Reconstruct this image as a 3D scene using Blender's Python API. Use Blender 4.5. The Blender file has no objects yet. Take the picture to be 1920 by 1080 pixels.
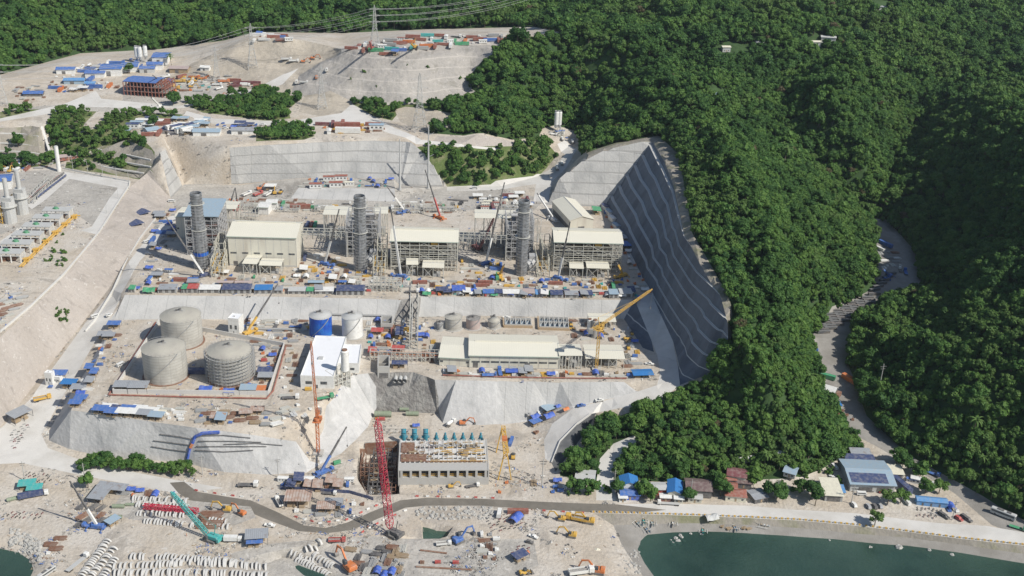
import bpy, math, random
from mathutils import Vector, Matrix, noise, geometry
from mathutils.bvhtree import BVHTree
R = math.radians
scene = bpy.context.scene
# ------------------------------------------------------------------ camera
CAMH, FPX, PITCH, ROLL = 380.0, 2020.0, R(24), R(2.3)
cam = bpy.data.cameras.new("camera"); cam_ob = bpy.data.objects.new("camera", cam)
scene.collection.objects.link(cam_ob); scene.camera = cam_ob
cam.sensor_width = 36; cam.lens = 36 * FPX / 1920; cam.clip_start = 1; cam.clip_end = 12000
CM = Matrix.Rotation(R(90) - PITCH, 3, 'X') @ Matrix.Rotation(ROLL, 3, 'Z')
cam_ob.location = (0, 0, CAMH); cam_ob.rotation_euler = CM.to_euler()
# ------------------------------------------------------------------ light
world = bpy.data.worlds.new("World"); scene.world = world; world.use_nodes = True
wn = world.node_tree.nodes; wl = world.node_tree.links
sky = wn.new('ShaderNodeTexSky'); sky.sky_type = 'NISHITA'; sky.sun_disc = False
SUNV = Vector((.80, -.43, .86)).normalized()
sky.sun_elevation = math.asin(SUNV.z); sky.sun_rotation = math.atan2(SUNV.x, SUNV.y)
sky.altitude = 100; sky.air_density = 1.0; sky.dust_density = 0.8
wl.new(sky.outputs[0], wn['Background'].inputs[0]); wn['Background'].inputs[1].default_value = 0.085
sl = bpy.data.lights.new("sun", 'SUN'); sl.energy = 4.2; sl.angle = R(0.53); sl.color = (1, .95, .87)
so = bpy.data.objects.new("sun", sl); scene.collection.objects.link(so)
so.rotation_euler = SUNV.to_track_quat('Z', 'Y').to_euler()
scene.view_settings.view_transform = 'Standard'; scene.view_settings.look = 'None'
scene.view_settings.exposure = 0.16
random.seed(5)
# ------------------------------------------------------------------ measuring helpers (pixel of the 1920 px photo -> point on the ground)
def ray(px, py):
    d = CM @ Vector(((px - 960) / FPX, -(py - 540) / FPX, -1)); return d.normalized()
def at(px, py, z):
    d = ray(px, py); t = (z - CAMH) / d.z; return Vector((d.x * t, d.y * t, z))
CMI = CM.inverted()
def proj(p):
    q = CMI @ (Vector(p) - Vector((0, 0, CAMH))); return 960 - q.x / q.z * FPX, 540 + q.y / q.z * FPX
# ------------------------------------------------------------------ terrain: breaklines (px, py, z)
BL = [
 # sea bed / shore / sea wall (right)
 [(1330,1200,-6),(1290,1060,-5),(1310,1032,-4),(1500,1042,-4),(1700,1066,-4),(1850,1090,-4),(2150,1160,-4)],
 [(1260,1200,0),(1228,1085,0),(1212,1058,0),(1196,1030,0),(1195,1014,0),(1215,1003,0),(1260,998,0),(1320,996,0),(1400,1000,0),(1500,1006,0),(1600,1014,0),(1700,1023,0),(1800,1036,0),(1930,1058,0),(2150,1090,0)],
 [(1150,985,3),(1230,982,2),(1300,981,2),(1400,984,2),(1500,990,2),(1600,1000,2),(1700,1008,2),(1800,1021,2),(1930,1040,2),(2150,1070,2)],
 [(1113,962,5),(1200,964,5),(1300,967,5),(1400,971,5),(1500,976,5),(1600,985,5),(1700,997,5),(1800,1010,5),(1930,1024,5),(2150,1050,5)],
 # left cove
 [(-200,1090,-5),(0,1075,-5),(30,1085,-5),(30,1200,-5)], [(-200,1020,0),(0,1028,0),(35,1036,0),(58,1052,0),(62,1070,0),(55,1085,0),(60,1200,0)],
 # low coastal ground
 [(-200,1000,4),(0,1010,3),(50,1015,3),(85,1050,3),(90,1200,3)],
 [(-200,870,6),(0,860,7),(80,850,6),(200,890,5),(320,905,5),(500,960,5),(620,990,5),(750,945,5),(1000,948,5),(1113,952,5)],
 [(100,1000,4),(400,1030,4),(480,1040,4),(640,1010,4),(760,1010,4),(900,1010,4),(1000,1040,4),(1150,1050,3)],
 [(250,1200,3),(480,1100,2),(700,1100,3),(1150,1200,2)],
 [(490,1060,1),(530,1045,-1),(580,1052,-1),(620,1080,-1),(640,1200,-1),(500,1200,-1)],
 # front slope of the tank terrace
 [(205,612,29),(165,690,22),(125,750,13),(92,808,7),(92,826,6),(130,842,6),(200,858,6),(280,862,6),(345,868,6),(420,885,6),(500,890,6),(575,886,7),(640,850,6),(670,822,6),(690,800,6),(702,772,6),(820,775,6),(830,793,6),(865,795,6),(900,796,6),(930,795,6),(960,793,6),(990,790,7)],
 [(215,604,30),(180,680,30),(150,740,30),(133,769,30),(180,775,30),(280,790,30),(367,802,30),(450,812,28),(555,828,22)],
 [(515,792,30),(560,778,30),(600,757,30),(640,722,30),(662,703,30),(690,700,30),(740,698,30),(775,698,30),(800,706,30),(815,712,30),(855,713,30),(895,714,30),(930,714,30),(965,714,30),(1000,715,30),(1050,715,30),(1100,716,30),(1170,716,30),(1205,712,30),(1228,700,30)],
 [(575,880,8),(600,810,12),(640,770,17)],
 [(1010,785,8),(1035,772,11),(1075,765,16),(1130,752,20),(1190,736,25),(1232,722,29)],
 # ramp road outer edge + retaining face below
 [(1034,868,6),(1050,828,10),(1082,795,14),(1108,776,17),(1180,762,22),(1245,745,26),(1275,722,30),(1272,695,32)],
 [(1042,884,5),(1072,845,7),(1105,800,9),(1120,782,14)],
 # pump station pad
 [(1015,880,5),(1000,800,6)], [(690,930,5),(960,915,5),(1015,930,5)],
 # middle terrace / upper slope
 [(205,600,30),(330,598,30),(500,600,30),(740,600,30),(770,600,30),(900,592,30),(1120,596,30),(1170,598,30),(1205,652,30),(1226,660,30),(1222,640,31),(1190,562,42)],
 [(234,553,42),(330,554,42),(500,556,42),(690,560,42),(752,562,42)], [(752,562,42),(738,600,30)], [(752,562,42),(790,556,42)], [(790,556,42),(785,594,30)],
 [(790,556,42),(1000,559,42),(1130,562,42),(1190,562,42),(1222,552,42)],
 [(234,553,42),(250,520,42),(300,460,42),(335,400,42)],
 # left road
 [(210,604,30),(225,570,36),(234,553,42)],
 [(320,372,42),(290,420,42),(240,478,42),(205,540,34),(150,612,25),(105,670,18),(50,740,12),(0,800,9),(-100,870,7)],
 [(-200,1040,4),(-200,870,6)],
 # left plant terrace edge
 [(262,336,54),(245,350,54),(185,440,54),(160,470,53),(120,520,51),(60,580,49),(0,632,47),(-150,760,44)],
 [(-200,330,56),(0,322,55),(60,320,55),(120,318,55),(262,336,54)],
 [(-300,620,50),(-150,500,53),(0,540,52),(75,520,52),(140,430,54)],
 # stepped banks upper left
 [(120,314,56),(150,300,62),(165,292,62),(190,282,68),(215,272,70),(235,262,76)], [(262,334,55),(275,325,62),(285,316,64),(300,300,74),(300,286,78)],
 [(0,290,58),(75,290,58),(90,300,57)], [(0,240,78),(60,235,78),(75,240,78),(85,280,60)],[(-300,240,80),(-300,300,58)],
 # back wall of the plant
 [(320,372,42),(345,346,42),(450,345,42),(600,344,42),(750,348,42),(832,350,42)],
 [(300,286,78),(310,280,78),(430,275,79),(500,268,80),(600,263,80),(700,260,80),(762,262,80),(790,280,72),(810,305,62),(825,330,50),(832,350,42)],
 [(832,350,42),(940,349,43),(1010,330,46),(1025,315,48)],
 [(545,372,43),(740,378,43)], [(560,352,48),(740,354,48),(738,335,49),(560,334,49),(560,352,48)],
 # knoll behind the plant
 [(770,266,79),(860,272,76),(960,270,72),(1020,262,68),(1045,290,57),(1025,315,48)],
 [(1045,290,57),(1075,268,62),(1080,245,66),(1020,245,70)],
 [(1028,378,43),(1040,350,46),(1060,320,50),(1085,295,60)],
 # the big cut
 [(1025,384,42),(1080,386,42),(1130,388,42),(1165,450,42),(1200,520,42),(1222,552,42),(1240,592,40),(1262,640,37),(1270,670,34),(1272,695,32),(1275,722,30),(1290,716,31)],
 [(1022,378,43),(1050,332,65),(1100,296,81),(1150,275,91),(1224,262,98),(1246,300,99),(1264,345,98),(1276,400,97),(1283,438,95),(1312,492,92),(1345,540,87),(1362,585,80),(1366,620,72),(1364,655,61),(1340,690,45),(1290,716,31)],
 [(1130,388,42),(1224,262,98)],
 # wooded ridge between cut and valley
 [(1100,283,81),(1160,264,91),(1235,252,99),(1275,290,100),(1290,380,99),(1300,440,97),(1380,560,84),(1385,640,68),(1370,690,46),(1290,745,27)],
 [(1300,200,124),(1380,300,116),(1420,400,104),(1460,500,90),(1480,600,70),(1480,700,48),(1460,800,26),(1420,870,12),(1300,880,10),(1150,860,8)],
 [(1150,790,14),(1250,790,20),(1330,750,28)], [(1050,890,6),(1130,905,6),(1150,935,6),(1300,930,6),(1500,910,7),(1590,850,9),(1640,835,10)],
 # valley road
 [(1635,420,40),(1640,500,33),(1640,540,30),(1600,565,27),(1520,615,22),(1530,680,18),(1560,760,13),(1640,835,10),(1700,870,8),(1790,925,6),(1930,1000,6)],
 [(1665,415,40),(1715,470,35),(1730,540,31),(1640,580,27),(1600,605,24),(1590,680,18),(1625,780,12),(1700,850,9),(1830,930,7),(1930,975,7),(2150,1000,7)],
 # right hills
 [(1680,560,32),(1760,660,53),(1800,760,42),(1830,850,22),(1930,930,16),(2150,980,14)],
 [(1760,440,56),(1830,560,72),(1870,680,63),(1930,790,43),(2150,860,38)],
 [(1800,330,86),(1930,460,100),(2150,620,105)],
 [(1640,400,44),(1690,290,68),(1750,170,102),(1840,90,127),(1930,40,150)],
 [(1480,250,95),(1560,335,70),(1640,400,44)], [(1460,150,128),(1480,250,95)], [(1560,200,125),(1620,300,88)], [(1600,100,165),(1680,200,102)],
 [(1850,190,127),(1930,240,146),(2150,300,164)],[(1850,280,112),(1930,350,127),(2150,420,150)],
 [(1130,200,95),(1200,120,130),(1280,60,150),(1290,-60,180)], [(1400,100,142),(1450,0,175),(1450,-80,195)], [(1650,60,155),(1680,-60,200)],[(1800,20,150),(1930,-60,190)],
 [(1020,235,72),(1080,235,68),(1150,245,82)], [(1000,150,105),(1100,180,92),(1040,220,78)],
 [(900,250,82),(1010,250,72)],[(905,186,90),(960,215,84),(1010,235,74)], [(820,190,92),(880,215,88)],
 # spoil heap
 [(545,178,87),(600,186,87),(660,190,87),(760,196,88),(830,190,88),(905,184,90),(885,165,97),(880,140,108),(905,112,124),(980,72,136)],
 [(545,178,87),(560,140,98),(600,120,106),(640,100,122),(700,108,124),(760,112,124),(840,100,127),(905,90,129),(980,72,136)],
 [(640,100,122),(655,92,127),(700,76,132),(800,66,136),(900,64,138),(980,70,137)],
 [(905,112,124),(1000,75,140),(1050,60,148)],
 # cream hill on the left of it
 [(350,150,90),(400,118,100),(430,90,112),(470,70,123),(540,72,125),(580,78,122),(640,92,119)],
 [(430,150,90),(470,130,98),(540,125,100),(600,118,104)], [(440,104,107),(500,110,104)],
 # plateau on the left
 [(-300,150,92),(0,150,92),(60,135,93),(150,112,96),(260,108,97),(340,108,98),(400,118,100)],
 [(-300,205,84),(0,200,84),(130,190,85),(300,200,84),(400,205,84),(540,205,85),(660,200,86),(760,215,84)],
 [(-300,232,81),(100,228,80),(300,240,80),(500,238,81),(640,245,81),(760,258,80)],
 # land beyond
 [(-400,140,86),(0,140,86),(150,100,90),(300,92,93),(420,76,105),(480,60,105),(640,62,105),(800,55,110),(1000,50,125)],
 [(-500,60,105),(100,50,110),(400,40,112),(700,20,118),(960,15,122),(1100,0,140)],
 [(-600,-20,125),(200,-25,135),(700,-40,135),(1100,-60,150)],
 [(-900,-120,150),(0,-130,150),(900,-130,160),(1500,-140,210),(2400,-120,210)],
 [(2300,100,150),(2500,500,130),(2500,900,60),(2400,1200,0)],[(-900,150,90),(-700,500,50),(-600,900,5),(-500,1200,0),(-400,1500,-5),(600,1500,-4),(1500,1500,-6),(2400,1500,-6)],
]
def W(p): return p if isinstance(p, Vector) else at(*p)
def sink(pts, z, t=1.2):
    P = [at(*p) for p in pts]; c = sum(P, Vector()) / len(P); I = []
    for p in P: d = c - p; d.z = 0; q = p + d.normalized() * t; q.z = z; I.append(q)
    BL.append(P + [P[0]]); BL.append(I + [I[0]]); return I
PIT = sink([(674,832,6),(710,828,6),(748,828,6),(750,880,6),(748,926,6),(716,930,6),(690,930,6),(668,895,6)], -7)
POND = sink([(788,976,5),(820,982,5),(850,988,5),(838,1006,5),(790,1010,5)], -.5, 3)
def cdt(pts, edges):
    v, e, f, ov, oe, of = geometry.delaunay_2d_cdt([Vector((p[0], p[1])) for p in pts], edges, [], 0, 1e-4, True)
    return v, e, f, ov, oe
def coarse():
    pts = []; edges = []
    for line in BL:
        s = len(pts)
        for p in line: pts.append(W(p))
        edges += [(s + i, s + i + 1) for i in range(len(line) - 1)]
    v, e, f, ov, oe = cdt(pts, edges)
    zs = [None] * len(v)
    for i, o in enumerate(ov):
        if o: zs[i] = pts[o[0]].z
    for (a, b), o in zip(e, oe):
        for i in (a, b):
            if zs[i] is None and o:
                A, B = pts[edges[o[0]][0]], pts[edges[o[0]][1]]
                L = (B.xy - A.xy).length; zs[i] = A.z + (B.z - A.z) * ((v[i] - A.xy).length / L)
    return [Vector((p.x, p.y, z if z is not None else 5)) for p, z in zip(v, zs)], f
cv, cf = coarse()
CB = BVHTree.FromPolygons(cv, cf)
def C(px, py):
    h = CB.ray_cast(Vector((0, 0, CAMH)), ray(px, py)); return h[0] if h[0] else at(px, py, 60)
def cz(x, y):
    h = CB.ray_cast(Vector((x, y, 1000)), Vector((0, 0, -1))); return h[0].z if h[0] else 0
DBG = False
if DBG:
    for line in BL:
        for p in line:
            if isinstance(p, Vector): continue
            w = at(*p)
            if -50 < p[0] < 1970 and -20 < p[1] < 1100:
                h = CB.ray_cast(Vector((0, 0, CAMH)), ray(p[0], p[1]))
                if h[0] and (h[0] - w).length > 6: print('OCC', p, [round(c) for c in w], 'hit', [round(c) for c in h[0]])
# ------------------------------------------------------------------ materials
MATS = {}
def mat(name, col, rough=.8, var=.12, sc=.3, col2=None, f2=.5, sc2=.05, metal=0, bump=0, bsc=1.0, spec=.3, stretch=(1, 1, 1), hue=0):
    """plain colour, broken up by two sizes of noise laid out in object space"""
    if name in MATS: return MATS[name]
    m = bpy.data.materials.new(name); m.use_nodes = True; n = m.node_tree.nodes; l = m.node_tree.links
    b = n['Principled BSDF']; b.inputs['Roughness'].default_value = rough; b.inputs['Metallic'].default_value = metal
    b.inputs['Specular IOR Level'].default_value = spec
    tc = n.new('ShaderNodeTexCoord'); mp = n.new('ShaderNodeMapping'); mp.inputs['Scale'].default_value = stretch
    l.new(tc.outputs['Object'], mp.inputs[0])
    nz = n.new('ShaderNodeTexNoise'); nz.inputs['Scale'].default_value = sc; nz.inputs['Detail'].default_value = 5; nz.inputs['Roughness'].default_value = .65
    l.new(mp.outputs[0], nz.inputs[0])
    c1 = n.new('ShaderNodeMix'); c1.data_type = 'RGBA'
    c1.inputs['A'].default_value = [max(0, c * (1 - var * 2)) for c in col] + [1]; c1.inputs['B'].default_value = [min(.9, c * (1 + var * 2)) for c in col] + [1]
    l.new(nz.outputs[0], c1.inputs['Factor']); out = c1.outputs['Result']
    if col2:
        n2 = n.new('ShaderNodeTexNoise'); n2.inputs['Scale'].default_value = sc2; n2.inputs['Detail'].default_value = 6; n2.inputs['Roughness'].default_value = .6
        l.new(mp.outputs[0], n2.inputs[0])
        mr = n.new('ShaderNodeMapRange'); mr.inputs['From Min'].default_value = f2 - .08; mr.inputs['From Max'].default_value = f2 + .12
        l.new(n2.outputs[0], mr.inputs[0])
        c2 = n.new('ShaderNodeMix'); c2.data_type = 'RGBA'; l.new(mr.outputs[0], c2.inputs['Factor']); l.new(out, c2.inputs['A'])
        c2.inputs['B'].default_value = list(col2) + [1]; out = c2.outputs['Result']
    l.new(out, b.inputs['Base Color'])
    if bump:
        bn = n.new('ShaderNodeTexNoise'); bn.inputs['Scale'].default_value = bsc; bn.inputs['Detail'].default_value = 6
        l.new(tc.outputs['Object'], bn.inputs[0]); bp = n.new('ShaderNodeBump'); bp.inputs['Strength'].default_value = 1; bp.inputs['Distance'].default_value = bump
        l.new(bn.outputs[0], bp.inputs['Height']); l.new(bp.outputs[0], b.inputs['Normal'])
    MATS[name] = m; return m
def lines_on(m, axis, step, width, col, warp=0, off=0):
    """joints, seams or painted ledge light on a surface: thin lines every `step` metres along object axis"""
    n = m.node_tree.nodes; l = m.node_tree.links; b = n['Principled BSDF']
    src = b.inputs['Base Color'].links[0].from_socket
    tc = n.new('ShaderNodeTexCoord'); s = n.new('ShaderNodeSeparateXYZ'); l.new(tc.outputs['Object'], s.inputs[0])
    v = s.outputs[axis]
    if warp:
        nz = n.new('ShaderNodeTexNoise'); nz.inputs['Scale'].default_value = .02; l.new(tc.outputs['Object'], nz.inputs[0])
        a = n.new('ShaderNodeMath'); a.operation = 'MULTIPLY_ADD'; a.inputs[1].default_value = warp; l.new(nz.outputs[0], a.inputs[0]); l.new(v, a.inputs[2]); v = a.outputs[0]
    o = n.new('ShaderNodeMath'); o.operation = 'ADD'; o.inputs[1].default_value = off + 5000 * step; l.new(v, o.inputs[0])
    d = n.new('ShaderNodeMath'); d.operation = 'MODULO'; d.inputs[1].default_value = step; l.new(o.outputs[0], d.inputs[0])
    c = n.new('ShaderNodeMath'); c.operation = 'LESS_THAN'; c.inputs[1].default_value = width; l.new(d.outputs[0], c.inputs[0])
    k = n.new('ShaderNodeMix'); k.data_type = 'RGBA'; l.new(c.outputs[0], k.inputs['Factor']); l.new(src, k.inputs['A']); k.inputs['B'].default_value = list(col) + [1]
    l.new(k.outputs['Result'], b.inputs['Base Color']); return m
def foliage_mat(name, c1, c2, c3):
    m = bpy.data.materials.new(name); m.use_nodes = True; n = m.node_tree.nodes; l = m.node_tree.links; b = n['Principled BSDF']
    b.inputs['Roughness'].default_value = .65; b.inputs['Specular IOR Level'].default_value = .25
    oi = n.new('ShaderNodeObjectInfo'); g = n.new('ShaderNodeTexCoord')
    nz = n.new('ShaderNodeTexNoise'); nz.inputs['Scale'].default_value = .55; nz.inputs['Detail'].default_value = 3; l.new(g.outputs['Object'], nz.inputs[0])
    a = n.new('ShaderNodeMix'); a.data_type = 'RGBA'; a.inputs['A'].default_value = list(c1) + [1]; a.inputs['B'].default_value = list(c2) + [1]; l.new(oi.outputs['Random'], a.inputs['Factor'])
    mr = n.new('ShaderNodeMapRange'); mr.inputs['From Min'].default_value = .35; mr.inputs['From Max'].default_value = .75; l.new(nz.outputs[0], mr.inputs[0])
    c = n.new('ShaderNodeMix'); c.data_type = 'RGBA'; l.new(mr.outputs[0], c.inputs['Factor']); l.new(a.outputs['Result'], c.inputs['A']); c.inputs['B'].default_value = list(c3) + [1]
    l.new(c.outputs['Result'], b.inputs['Base Color'])
    t = n.new('ShaderNodeBsdfTranslucent'); l.new(c.outputs['Result'], t.inputs[0]); mx = n.new('ShaderNodeMixShader'); mx.inputs[0].default_value = .3
    l.new(b.outputs[0], mx.inputs[1]); l.new(t.outputs[0], mx.inputs[2]); l.new(mx.outputs[0], n['Material Output'].inputs[0])
    return m
M = {}
def worked(m, dark, damp):
    """long tyre streaks, small grit and damp patches on bare ground"""
    n = m.node_tree.nodes; l = m.node_tree.links; b = n['Principled BSDF']; tc = n.new('ShaderNodeTexCoord'); src = b.inputs['Base Color'].links[0].from_socket
    for sc, st, lo, hi, col, f in ((.55, (1, 1, 1), .52, .70, dark, .8), (.09, (.25, 1.6, 1), .56, .66, dark, .7), (.09, (1.7, .22, 1), .58, .68, dark, .6), (.022, (1, 1, 1), .57, .66, damp, .75), (.35, (1, 1, 1), .60, .64, (.62, .60, .56), .6)):
        mp = n.new('ShaderNodeMapping'); mp.inputs['Scale'].default_value = st; mp.inputs['Rotation'].default_value = (0, 0, sc * 9 + st[0]); l.new(tc.outputs['Object'], mp.inputs[0])
        nz = n.new('ShaderNodeTexNoise'); nz.inputs['Scale'].default_value = sc; nz.inputs['Detail'].default_value = 8; nz.inputs['Roughness'].default_value = .7; nz.inputs['Distortion'].default_value = .6; l.new(mp.outputs[0], nz.inputs[0])
        mr = n.new('ShaderNodeMapRange'); mr.inputs['From Min'].default_value = lo; mr.inputs['From Max'].default_value = hi; mr.inputs['To Max'].default_value = f; l.new(nz.outputs[0], mr.inputs[0])
        k = n.new('ShaderNodeMix'); k.data_type = 'RGBA'; l.new(mr.outputs[0], k.inputs['Factor']); l.new(src, k.inputs['A']); k.inputs['B'].default_value = list(col) + [1]; src = k.outputs['Result']
    l.new(src, b.inputs['Base Color']); return m
M['dirt'] = worked(mat('dirt', (.485, .425, .345), .95, .12, .12, (.54, .50, .44), .5, .03, bump=.5, bsc=.5), (.30, .27, .23), (.33, .30, .26))
M['pale'] = mat('pale concrete road', (.60, .585, .55), .9, .05, .2, (.50, .48, .44), .55, .04)
M['asphalt'] = mat('asphalt', (.17, .155, .13), .9, .12, .3, (.22, .2, .17), .55, .05)
M['shot'] = mat('sprayed concrete', (.50, .495, .475), .92, .09, .12, (.37, .37, .36), .56, .06, bump=.35, bsc=.6, stretch=(1, 1, .35))
M['shot_shade'] = mat('shade-toned sprayed concrete', (.145, .165, .195), .92, .2, .12, (.10, .115, .14), .54, .07, bump=.4, bsc=.5, stretch=(1, 1, .25))  # shaded copy of the concrete: the cut's shade is put into this darker colour
M['shotn'] = mat('raw sprayed concrete', (.52, .515, .50), .95, .12, .5, (.40, .40, .39), .56, .08, bump=.5, bsc=.35, stretch=(1, 1, .2))
M['rock'] = mat('dark cut rock', (.30, .29, .27), .95, .2, .3, (.2, .19, .18), .5, .1, bump=1.5, bsc=.4)
M['pink'] = worked(mat('pinkish earth bank', (.435, .395, .355), .95, .1, .1, (.39, .35, .31), .5, .05, bump=.8, bsc=.3, stretch=(1, 1, .3)), (.30, .27, .24), (.34, .31, .28))
M['spoil'] = lines_on(worked(mat('spoil heap earth', (.40, .375, .34), .95, .12, .12, (.34, .32, .295), .52, .03, bump=2.2, bsc=.12, stretch=(1, 1, .3)), (.25, .235, .2), (.29, .27, .24)), 2, 9.0, .9, (.45, .42, .38), 6)
M['cream'] = worked(mat('cream bare earth', (.47, .42, .345), .95, .12, .08, (.38, .34, .28), .52, .03, bump=1.2, bsc=.15), (.28, .25, .2), (.33, .29, .24))
M['dirt2'] = worked(mat('grey construction yard', (.39, .37, .335), .95, .14, .15, (.47, .445, .40), .5, .04, bump=.6, bsc=.4), (.24, .22, .19), (.27, .25, .22))
M['beach'] = mat('grey gravel beach', (.30, .285, .26), .95, .14, .25, (.24, .225, .2), .52, .05, bump=.25, bsc=1.5)
M['weed'] = mat('weedy sea bed', (.03, .05, .035), .95, .3, .1, (.10, .11, .07), .58, .06)
M['forest'] = mat('forest floor', (.045, .085, .028), .95, .3, .2)
M['grass'] = mat('rough grass', (.11, .15, .05), .95, .25, .25, (.25, .24, .14), .56, .06, bump=.6, bsc=.8)
M['bank'] = mat('grey brown bank', (.30, .275, .235), .95, .15, .15, (.2, .2, .12), .58, .06, bump=.6, bsc=.5)
M['shotb'] = lines_on(mat('benched sprayed concrete', (.47, .465, .445), .92, .14, .12, (.34, .34, .33), .54, .06, bump=.5, bsc=.5, stretch=(1, 1, .3)), 2, 9.0, 1.0, (.33, .325, .31), 0, 3)
M['dark'] = mat('dark ramp wall', (.10, .105, .11), .9, .15, .2, (.16, .16, .16), .58, .1)  # ramp wall face, much darker than the concrete slopes
def deep(m):
    n = m.node_tree.nodes; l = m.node_tree.links; b = n['Principled BSDF']; src = b.inputs['Base Color'].links[0].from_socket; tc = n.new('ShaderNodeTexCoord'); sp = n.new('ShaderNodeSeparateXYZ'); l.new(tc.outputs['Object'], sp.inputs[0])
    nz = n.new('ShaderNodeTexNoise'); nz.inputs['Scale'].default_value = .12; nz.inputs['Detail'].default_value = 6; l.new(tc.outputs['Object'], nz.inputs[0]); ad = n.new('ShaderNodeMath'); ad.operation = 'MULTIPLY_ADD'; ad.inputs[1].default_value = 3.0; l.new(nz.outputs[0], ad.inputs[0]); l.new(sp.outputs[2], ad.inputs[2])
    mr = n.new('ShaderNodeMapRange'); mr.inputs['From Min'].default_value = 1.3; mr.inputs['From Max'].default_value = -2.2; l.new(ad.outputs[0], mr.inputs[0]); k = n.new('ShaderNodeMix'); k.data_type = 'RGBA'; l.new(mr.outputs[0], k.inputs['Factor']); l.new(src, k.inputs['A']); k.inputs['B'].default_value = (.035, .055, .04, 1); l.new(k.outputs['Result'], b.inputs['Base Color'])
deep(M['beach'])
for k in ('shot', 'shotb'): lines_on(M[k], 0, 14.0, .25, (.30, .30, .29), 3)
lines_on(M['shot_shade'], 1, 12.0, .3, (.12, .125, .135), 3); lines_on(M['shot_shade'], 2, 8.6, .55, (.50, .50, .48), 0, 1.2)  # dark joints, then pale bands that paint sunlight onto the ledges
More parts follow.
